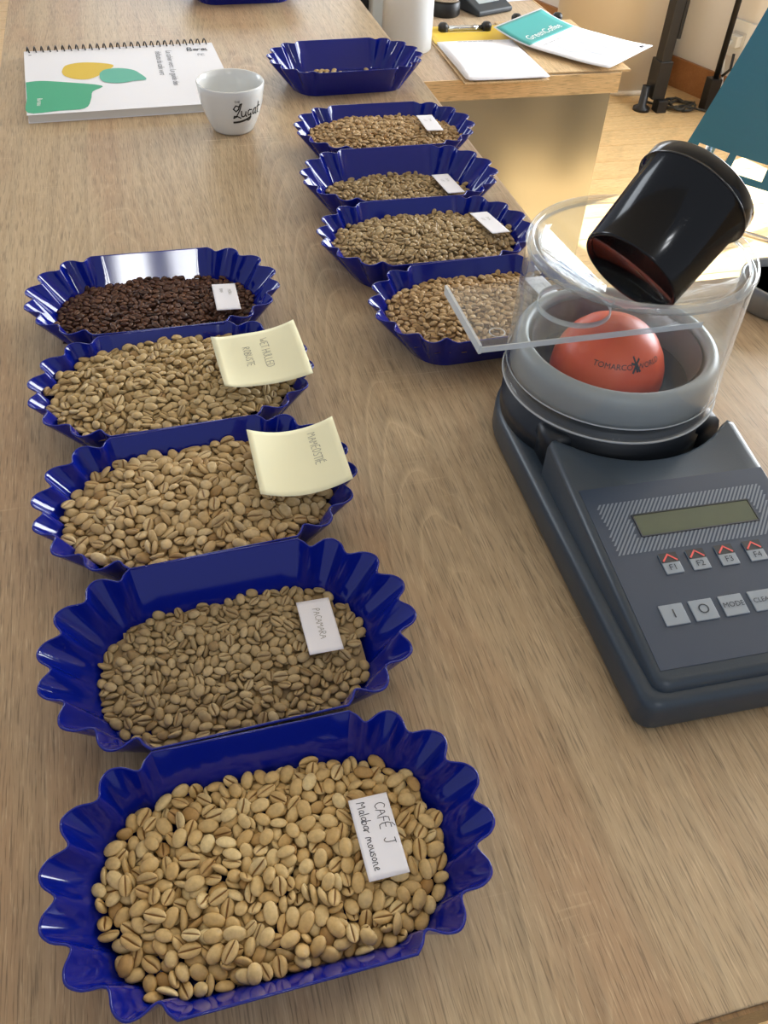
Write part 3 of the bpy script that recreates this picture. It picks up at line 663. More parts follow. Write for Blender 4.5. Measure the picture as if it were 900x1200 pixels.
# resting places of the beans (position, turn, size class), from letting them settle in the tray
BEANS = {}
BEANS['t5'] = [
-287,-139,59,1,8,-4,0,2,-147,-220,54,1,0,3,8,1,345,147,53,8,2,-2,-2,1,285,197,51,8,2,0,-4,2,174,64,83,2,-3,-8,1,2,-184,45,91,1,-9,1,0,2,-51,138,94,1,-7,-5,-2,1,159,-205,
78,3,-2,-2,8,2,-268,-55,88,0,-2,-9,0,2,-31,-109,84,6,0,1,-6,2,225,-80,79,2,-4,7,2,1,-322,-90,73,0,-8,3,0,2,157,-11,91,7,0,0,6,2,-12,101,86,3,1,1,8,0,-190,198,71,2,8,-3,0,
2,183,183,75,1,-8,-4,2,2,-126,-165,85,1,8,4,1,2,-12,137,86,9,0,0,1,2,85,67,86,2,1,0,-9,1,31,141,92,1,3,8,2,2,39,-146,84,4,1,0,-8,2,320,-49,76,1,-6,7,0,2,354,113,66,6,0,1,
7,1,73,-138,78,7,0,1,5,2,-53,106,90,4,-2,-3,7,0,27,202,83,1,0,0,-9,0,-47,-155,84,8,0,0,4,1,-1,-172,84,2,-1,0,-9,2,-228,209,65,8,-2,-1,3,2,-179,-8,88,9,0,0,1,2,-245,-143,
66,6,-1,0,-7,0,-155,-123,78,9,1,1,0,2,128,-191,83,0,-6,-6,1,0,-237,-21,83,1,4,-8,-1,0,108,-111,90,2,5,-7,0,1,314,134,64,9,-1,0,2,2,128,-42,86,2,-8,-2,2,1,64,209,70,8,0,-1,
4,2,62,-30,86,3,-1,0,-8,1,-31,216,68,5,1,0,-7,1,-136,189,75,2,-8,3,-2,0,97,-19,84,5,2,1,-7,1,-62,-87,82,1,5,-7,3,0,-86,128,93,9,0,0,2,1,53,-197,76,3,2,-1,-8,2,-84,-218,79,
7,1,0,6,2,154,149,79,5,-2,0,-7,2,-149,-91,76,2,0,-3,8,2,13,-127,80,7,1,0,6,1,200,93,88,1,4,8,2,2,326,76,71,9,1,0,-1,2,-325,27,80,0,-6,6,2,1,-232,148,67,5,0,0,8,2,-237,-62,
73,4,1,0,-8,2,-151,218,65,3,-7,4,4,2,-200,105,82,7,0,0,5,2,-255,-95,73,2,1,1,9,0,197,37,76,3,1,-1,-8,0,-64,-55,83,2,-7,-5,2,1,-42,-9,93,2,-3,8,3,2,-85,194,84,2,-5,-6,4,0,
-223,33,84,5,1,0,-7,0,-19,-32,90,6,1,-3,-6,2,245,172,64,2,0,0,9,2,97,-171,82,8,0,0,-5,2,-346,125,64,1,1,0,-9,2,233,-16,85,2,1,-9,-1,1,-197,146,81,2,6,5,4,1,-32,-216,78,1,
6,6,1,2,173,-127,78,7,1,-2,4,2,-200,-109,81,1,2,9,-1,0,303,27,75,0,3,-8,-3,1,25,11,91,9,-2,0,1,1,-2,-61,94,2,-6,-6,-1,1,49,59,86,6,-2,0,-6,2,-166,96,85,8,0,2,4,1,-133,-49,
90,0,-2,9,1,1,8,173,82,0,2,-9,1,2,118,107,72,1,-1,2,-9,0,-337,-131,61,5,0,0,-7,2,99,32,88,9,0,0,0,1,-262,109,79,8,0,0,-4,0,78,163,78,8,1,-1,5,2,253,30,82,0,0,8,4,2,-164,
-48,88,1,-8,-3,4,2,-268,-10,82,2,6,6,1,0,-262,161,69,1,3,-8,-2,0,212,-49,77,7,-1,-2,5,1,-11,57,89,8,0,0,4,1,-134,118,81,9,1,-1,-1,2,121,224,74,5,-7,0,1,2,140,-133,69,7,-1,
-1,-5,1,-103,-190,71,6,-7,2,-1,1,285,-3,76,2,-3,-8,-2,0,288,-153,67,4,-1,1,-8,2,225,76,82,3,4,6,5,0,272,-62,82,8,1,1,4,0,356,-54,67,9,1,-1,1,2,168,104,85,7,1,0,-5,1,-271,
60,78,2,0,1,-9,2,-105,91,84,3,-8,0,-1,1,111,170,82,8,1,1,4,2,-81,-128,81,3,-1,8,-1,0,136,23,87,4,0,-1,-8,2,272,118,67,0,0,-1,-9,0,-34,-164,77,1,0,9,0,1,200,-172,74,1,0,-9,
0,1,-27,33,87,1,8,3,-2,0,296,-81,75,2,6,-5,-3,1,-6,-136,77,1,5,-7,-2,2,-278,29,81,1,0,8,5,2,-273,181,69,1,4,-7,-3,2,-141,76,84,8,0,0,5,2,-59,68,81,8,-1,-1,3,2,-69,-21,94,
4,5,-6,1,0,85,103,84,7,1,1,-6,2,-377,4,65,1,7,0,-5,1,124,199,76,1,-5,7,2,2,166,-93,86,7,-2,-1,6,2,19,-199,78,5,-3,-1,-7,2,134,62,83,9,0,1,-2,2,53,-84,83,1,7,-2,-5,0,-59,
37,83,5,1,-2,7,0,-69,-181,69,4,1,-1,-8,0,267,-29,78,1,-7,5,2,1,149,185,72,2,-1,0,-9,1,-147,20,89,2,3,-8,-2,1,224,-192,73,6,5,2,5,2,295,90,65,2,-4,0,-8,0,256,-137,73,5,1,
-1,7,0,22,84,83,1,-2,-2,-8,1,-111,-131,81,9,3,0,-1,2,-206,-139,77,0,9,0,0,2,-92,37,87,3,0,2,8,1,-84,-162,73,5,2,-2,-7,0,-204,165,70,2,-3,-8,-1,1,-111,-112,72,7,2,1,-5,2,
-266,-112,65,8,-1,0,-5,0,-11,94,78,0,7,6,-1,1,102,-76,89,4,2,1,-8,0,-46,100,82,3,-7,3,-3,2,-338,-29,57,4,0,3,-8,2,-349,89,66,3,-2,0,8,1,150,114,80,1,2,-9,-1,0,237,-159,70,
1,2,-9,-1,0,322,-92,66,6,-1,-2,6,1,-382,38,63,4,-1,0,8,0,-170,158,75,3,-1,-1,8,2,-128,157,76,1,2,-8,-4,0,-235,51,77,2,-6,6,-1,0,-100,66,87,9,-2,2,0,2,-187,228,65,7,4,-1,2,
2,158,32,84,1,-5,7,-1,0,252,58,71,8,1,0,3,1,73,-214,65,8,3,-1,-2,2,16,-216,69,8,-2,0,-4,1,200,-135,70,5,1,-1,-7,2,63,-93,83,5,4,4,5,1,-5,142,77,0,1,9,0,1,246,138,65,9,-2,
-1,-2,1,223,206,56,2,-6,6,-2,1,-213,108,75,1,-4,-8,1,1,-260,-204,61,7,-5,2,-1,1,45,-119,70,1,0,1,-9,2,216,139,70,8,-3,-1,1,0,318,6,74,7,-4,-1,4,1,-194,-179,57,3,1,-2,8,1,
347,42,69,2,-4,7,-1,0,164,-166,63,2,-7,-5,-2,1,355,11,76,4,0,0,8,0,376,12,71,1,-8,-3,-1,2,335,-8,76,1,4,-8,0,1,352,-115,56,1,-2,1,9,0,103,140,70,8,-1,-1,-4,2,-22,170,76,0,
8,3,-2,1,252,-61,75,0,-2,9,1,1,-257,128,66,8,-1,0,-3,0,-6,8,78,7,1,0,5,2,-241,-181,62,4,5,-6,-2,1,313,-125,51,3,1,-1,-8,2,-299,-24,69,9,0,1,2,2,19,116,84,1,2,1,-9,2,233,
-116,68,9,0,1,-3,2,-141,-5,85,1,2,8,-2,1,-61,-218,74,1,-7,5,-1,0,275,-165,60,1,-8,-2,2,2,-50,-45,84,5,-2,1,-7,2,0,-94,76,6,2,-4,-5,0,-100,-51,78,3,1,3,8,0,-305,-57,64,5,1,
1,8,0,-61,191,78,5,-2,-1,8,1,288,47,63,4,3,-1,7,2,30,200,73,1,-5,7,-1,1,-178,-209,58,3,-5,7,-3,0,-95,20,86,2,9,-2,0,1,64,38,76,6,0,0,7,0,-239,92,73,1,6,-6,1,1,-85,118,76,
9,0,0,2,2,-69,221,72,1,-8,3,1,0,66,126,80,1,3,-8,-3,0,-320,76,63,3,6,-3,-5,0,61,-1,77,8,0,1,4,0,-293,-174,49,7,1,-1,-6,0,271,166,57,0,-3,8,1,1,7,-27,86,5,0,1,8,0,-345,50,
68,8,0,1,-4,2,179,-65,80,3,-8,-4,-1,2,110,-3,77,8,1,1,-5,1,-168,81,81,1,-4,-8,2,1,-374,-33,60,2,6,-6,1,1,123,-78,81,5,4,-2,-6,0,96,17,78,2,3,-8,-1,2,-175,120,78,1,-5,8,1,
1,-156,-157,71,3,-1,2,-8,2,91,182,75,0,5,8,1,2,-302,179,58,6,1,3,-6,2,210,199,56,7,-1,-3,4,0,99,-54,79,1,-2,0,-9,1,-115,138,83,1,0,9,1,2,229,-213,60,1,7,-3,4,0,-288,6,77,
1,-8,2,2,0,-276,-65,73,0,9,1,-1,0,79,-58,81,1,6,-7,-2,0,88,-103,87,4,-3,-7,3,1,269,90,65,9,-1,0,-2,1,-368,-59,59,1,1,9,-3,2,184,-42,78,3,-6,-6,-2,0,183,-9,79,1,2,0,-9,2,
-283,107,66,6,-1,-1,-7,2,-188,-55,74,7,0,-1,-6,1,142,-74,81,2,6,-6,-1,0,3,215,71,5,0,1,7,1,134,156,74,1,6,6,-1,2,202,-15,77,1,-5,7,0,0,-225,-207,58,0,7,-5,2,2,-123,7,86,7,
-4,4,1,2,-29,-74,76,1,1,1,9,1,-288,-207,59,8,-3,3,2,2,-321,159,56,8,5,-1,1,0,-194,-213,56,8,0,-3,-2,1,-215,-72,70,3,6,3,5,2,-86,159,77,0,8,-5,-2,1,218,29,70,7,0,0,5,0,
-321,-62,60,0,8,-3,-1,2,108,-168,74,0,-3,-8,-1,1,152,-46,80,7,1,2,4,2,360,-79,58,1,-4,8,0,2,15,-85,82,5,4,7,0,1,-271,73,65,7,2,3,-5,1,71,-138,65,2,3,8,1,0,17,-56,85,3,4,7,
1,0,-94,-10,82,8,0,3,2,1,57,100,77,8,2,0,4,0,229,11,76,0,-2,1,-9,0,-119,-76,79,1,-5,7,1,1,191,163,60,1,5,7,0,1,2,-172,74,1,-8,-3,0,0,140,-144,63,2,6,-6,0,0,-353,11,65,3,0,
-1,-8,0,-105,217,67,9,-2,1,1,1,-306,93,60,5,-4,-3,6,0,185,6,71,2,-2,7,4,0,213,111,71,9,1,0,-2,2,293,-37,69,4,-1,2,-8,1,205,-190,65,3,5,-6,4,1,-167,-150,64,2,-3,-8,1,1,
-101,-215,66,2,1,0,9,2,-204,6,74,0,-3,-7,5,0,-227,-172,59,6,1,3,6,2,-90,-80,76,5,-1,-1,-7,0,76,-180,69,7,0,1,-6,2,29,42,80,8,1,1,3,0,-316,-116,57,1,-5,7,0,0,105,-202,69,1,
-1,-1,-9,1,27,-5,80,9,0,-2,-1,1,261,-91,69,9,1,1,0,2,336,-88,56,7,-1,-2,4,1,-104,187,66,4,0,-2,8,1,-367,69,60,5,4,-5,-4,1,277,-123,62,9,1,0,-1,2,-250,-149,51,9,1,0,-1,0,
-157,174,66,5,0,0,8,0,323,58,61,1,-1,9,-1,0,-230,176,58,2,-5,7,-2,0,179,96,74,1,8,-4,-1,0,350,-19,66,3,1,8,-2,2,274,144,58,8,2,-2,3,0,180,210,57,9,0,3,1,2,-195,70,71,4,0,
0,8,2,326,90,58,4,2,1,-8,1,23,-21,71,5,7,3,2,0,-116,61,76,4,-1,-2,-8,0,183,-108,74,4,1,2,-8,0,30,-55,68,0,5,7,-1,1,308,162,51,8,-3,1,-3,0,-66,-143,74,1,8,4,2,2,338,-142,
48,8,-1,0,4,1,355,-49,58,3,-8,2,0,0,-132,-28,73,9,-1,0,2,1,85,108,74,2,-5,7,2,1,103,-124,74,1,9,0,1,1,188,-83,74,3,1,3,-8,2,-53,179,72,1,7,6,2,1,-317,42,64,1,5,5,5,0,-337,
102,58,1,-9,-3,-1,2,-344,62,59,0,8,-4,-1,2,-246,10,70,9,-1,-1,-2,1,-26,62,75,9,0,0,0,1,28,150,74,0,-9,2,-1,0,13,65,77,7,0,1,6,0,-19,216,58,0,-1,9,3,0,-213,-39,67,2,-2,-8,
-2,0,144,-1,75,5,0,0,7,2,216,-136,62,1,-1,9,-2,1,232,98,65,1,-8,2,-3,0,-17,-106,68,2,-5,-7,2,2,92,-210,54,8,-2,-2,4,0,129,33,79,1,3,-8,-1,0,-219,47,69,3,6,4,5,1,-303,5,67,
3,-7,-4,2,1,-188,-81,67,1,-2,7,-5,1,-118,-161,69,1,-9,0,-1,0,-222,-118,66,3,-3,-8,1,2,-72,153,80,8,1,2,3,1,-174,13,75,9,2,1,0,1,179,143,61,5,2,1,-7,1,35,11,75,2,-4,8,-1,0,
-363,32,58,1,0,9,1,1,143,87,74,9,2,1,0,0,195,-167,59,0,-4,8,1,0,-166,-117,64,2,2,-2,8,2,-134,84,72,1,4,-8,1,0,295,143,49,7,0,0,-5,0,-44,133,75,1,-7,-5,-2,2,-14,-37,81,0,
-5,8,-1,2,52,-155,68,8,0,1,-5,1,-283,91,60,1,9,2,1,1,210,62,65,3,2,-2,8,2,-132,-180,66,3,2,-8,2,1,-49,-104,69,7,-2,2,5,1,50,67,64,1,1,2,9,2,31,-88,71,3,6,6,-1,0,-229,-11,
65,0,-8,-4,1,2,-265,-176,48,8,1,0,-4,0,252,74,63,1,9,1,0,1,31,-174,69,7,-1,5,2,0,205,-216,56,6,-1,-2,-7,1,-125,209,59,4,-5,-5,4,0,353,59,57,1,3,8,0,0,104,53,76,9,0,0,2,1,
48,-53,74,3,-1,0,-8,2,238,-97,61,0,-9,3,0,0,131,-175,63,2,5,7,-1,1,16,38,72,2,8,-1,-3,1,-239,67,62,1,-4,-8,0,0,350,98,51,7,1,-1,-6,2,264,2,68,2,-8,-3,1,2,321,118,50,8,0,0,
4,2,-279,150,57,0,6,7,-1,1,-347,-122,48,6,1,0,7,0,290,68,53,2,0,0,-9,1,151,-194,64,1,8,2,3,2,-135,30,70,0,-8,-3,-2,2,-193,-117,64,1,-4,-8,0,2,249,189,48,5,0,0,-7,2,142,
-93,71,2,6,6,-2,2,72,168,65,2,0,-9,0,2,-351,-8,51,6,0,0,-6,1,3,-216,62,1,1,-8,3,2,-59,54,66,5,-3,0,7,0,-187,-56,65,1,8,3,1,1,146,58,72,0,1,-9,-1,1,-93,-20,73,3,0,-9,1,2,
-296,52,63,2,-8,3,-2,2,-302,130,50,7,0,0,-6,1,-220,208,50,9,-2,-1,1,0,283,-193,48,4,0,-1,-8,1,320,-33,62,1,5,7,2,1,48,39,68,1,9,-1,-1,1,256,-137,58,1,-2,-9,0,0,98,-8,67,0,
4,8,-1,0,234,-56,65,0,-8,3,2,0,249,120,53,8,0,0,-4,2,231,32,64,0,7,5,1,0,79,76,67,1,0,4,8,1,-34,10,74,9,0,1,0,1,-155,60,66,1,-9,2,0,1,232,-16,66,1,-7,-5,2,2,31,121,70,9,0,
0,1,0,-15,-190,66,3,0,-6,6,1,-197,-153,53,9,0,0,-2,2,-339,132,48,2,0,0,-9,1,76,206,55,4,2,-1,-7,1,-322,-150,48,0,0,1,9,1,-238,26,63,1,3,8,1,0,373,-22,52,5,1,0,-7,1,-38,
-212,59,1,-9,0,1,2,220,164,51,6,0,0,7,1,-304,-26,53,8,0,0,4,0,-198,30,70,1,-2,7,-6,2,106,79,68,5,-7,2,-2,0,370,28,58,1,-9,-2,0,2,105,-150,63,1,-9,1,-1,1,145,137,64,1,8,4,
0,2,-64,6,76,5,3,0,-7,0,-173,-19,70,3,-1,-2,-8,2,125,2,67,0,7,-6,-1,0,195,29,58,9,0,0,2,1,55,103,66,0,-8,-4,1,1,284,111,51,5,0,0,8,0,309,-165,53,6,-2,-1,6,1,-174,134,63,1,
-8,4,0,2,87,-174,60,1,-8,3,0,0,-262,-17,63,1,-6,-6,0,1,49,217,61,4,-8,-3,0,0,149,210,59,5,-1,-1,-7,0,-35,182,60,1,-8,4,0,0,226,-167,57,1,-6,-7,1,0,-141,142,65,0,-4,-8,3,2,
-21,115,69,4,-7,-1,4,0,-282,-80,63,3,8,-1,0,1,-161,41,70,5,0,-2,7,2,-250,184,50,7,-2,-1,5,1,84,45,69,1,-6,-7,0,2,-281,196,48,9,1,0,2,2,73,-23,67,7,1,3,5,0,332,3,60,1,-9,
-3,1,1,-285,-104,52,9,0,0,-2,0,-70,90,69,5,3,-1,7,1,-258,41,63,1,-3,-1,8,0,201,118,62,1,1,-9,-1,1,154,169,61,0,3,8,2,0,202,-110,57,9,2,0,1,2,-263,-36,68,1,0,0,-9,0,-76,
-206,59,1,-6,6,0,1,47,137,66,0,-8,-4,-2,0,15,-147,67,2,-2,9,0,2,154,30,68,1,9,1,1,2,-244,144,51,3,0,0,8,1,-250,-121,52,1,0,0,-9,0,275,-54,62,1,9,-2,0,1,249,-188,52,5,2,1,
7,2,247,-33,63,8,1,3,3,0,-115,59,66,0,5,7,-1,0,-342,-86,50,2,0,0,9,2,57,6,61,8,0,0,4,1,-79,-97,63,6,-2,1,-6,2,261,37,56,5,0,0,7,2,-202,187,50,6,0,-1,-7,1,-153,-69,68,8,2,
-3,-1,1,-100,90,65,1,-1,9,-1,0,182,-22,66,1,5,-7,-1,0,-9,49,68,0,-8,-4,1,0,-241,-89,55,9,0,0,-2,2,-41,46,69,0,6,-7,2,1,-136,-140,64,2,-9,0,1,2,79,132,64,1,0,9,-1,0,-156,
-186,51,3,0,0,8,1,181,55,58,8,0,0,3,0,61,-190,53,8,0,0,-3,2,-86,34,68,1,9,0,-1,1,96,208,58,1,7,6,1,0,-127,166,61,1,-9,1,0,0,136,-32,68,2,-9,0,-1,1,-47,-122,58,9,0,0,-1,2,
-87,-173,54,4,0,1,-8,0,-164,-95,57,9,0,0,0,0,-147,189,51,7,0,0,5,0,110,173,60,0,0,9,0,0,98,-80,68,6,0,1,7,0,-100,-66,60,5,0,1,-7,1,207,87,64,1,-9,1,-1,1,-154,99,66,0,5,-7,
-1,2,-9,193,59,8,2,-2,-1,0,37,163,65,3,-7,4,1,0,-327,17,53,5,0,0,8,2,292,-101,52,1,0,0,-9,1,119,-205,50,5,0,0,-8,1,-174,203,49,6,-1,0,7,0,146,-226,59,1,-1,5,8,1,97,-44,68,
1,-9,-2,0,1,132,81,58,7,0,0,-6,0,-71,-27,68,8,0,3,2,0,123,-64,67,1,-5,8,0,1,19,66,67,1,-3,-8,1,0,52,-30,61,0,0,0,9,0,-116,111,63,8,-2,1,1,2,2,16,61,9,0,0,-2,1,-195,-17,58,
8,0,0,-5,0,164,192,50,9,0,0,-2,0,-89,59,66,5,-2,-1,-7,1,284,-25,54,9,0,0,-2,1,108,109,57,3,0,0,-8,0,207,-42,58,7,0,0,6,2,-256,114,53,3,0,0,9,1,-191,54,57,9,0,0,-1,0,-130,
-104,58,7,0,-1,6,1,311,-67,52,1,0,0,-9,1,-75,116,66,0,-8,4,0,2,114,143,55,3,0,0,-8,0,176,-139,54,9,0,0,0,0,-118,-38,60,2,0,0,-9,1,200,-80,57,9,1,0,-2,1,322,30,52,9,0,0,2,
0,-239,-53,56,8,0,0,-3,2,55,-104,58,3,0,0,9,0,11,-110,59,7,0,1,-5,2,-217,85,56,8,0,0,-5,1,175,-203,50,4,1,0,-8,2,261,-80,54,4,1,0,8,0,-51,-183,56,1,0,-2,9,1,38,-211,53,4,
0,1,8,0,-102,204,51,5,0,0,-7,2,43,-143,56,6,1,0,7,0,299,3,54,4,0,0,8,0,158,-56,59,8,0,0,4,2,-99,146,64,0,-8,-4,1,2,-98,-106,58,4,0,0,8,0,-31,146,64,0,-4,-8,-1,1,-112,-206,
50,9,1,0,-2,2,-30,83,60,8,0,0,-4,2,-57,211,51,9,0,-1,-2,0,155,-6,59,5,0,0,7,1,62,-66,60,2,0,0,-9,1,45,186,53,3,0,0,9,1,-42,-69,60,2,0,-1,-9,1,-54,14,61,0,0,0,9,1,160,-111,
57,8,1,0,3,1,-280,-47,54,6,0,0,6,0,-173,165,52,9,0,0,-1,0,209,0,57,5,0,0,-8,0,-51,-157,55,8,1,0,3,0,-96,-143,56,9,0,0,3,1,83,-94,65,1,7,-5,0,0,-78,188,57,7,1,0,6,2,166,79,
58,9,-1,0,2,0,-138,-60,63,6,0,-2,6,0,159,108,56,9,0,0,2,1,-39,-11,69,1,-1,9,-3,0,124,204,50,5,0,0,-7,1,]
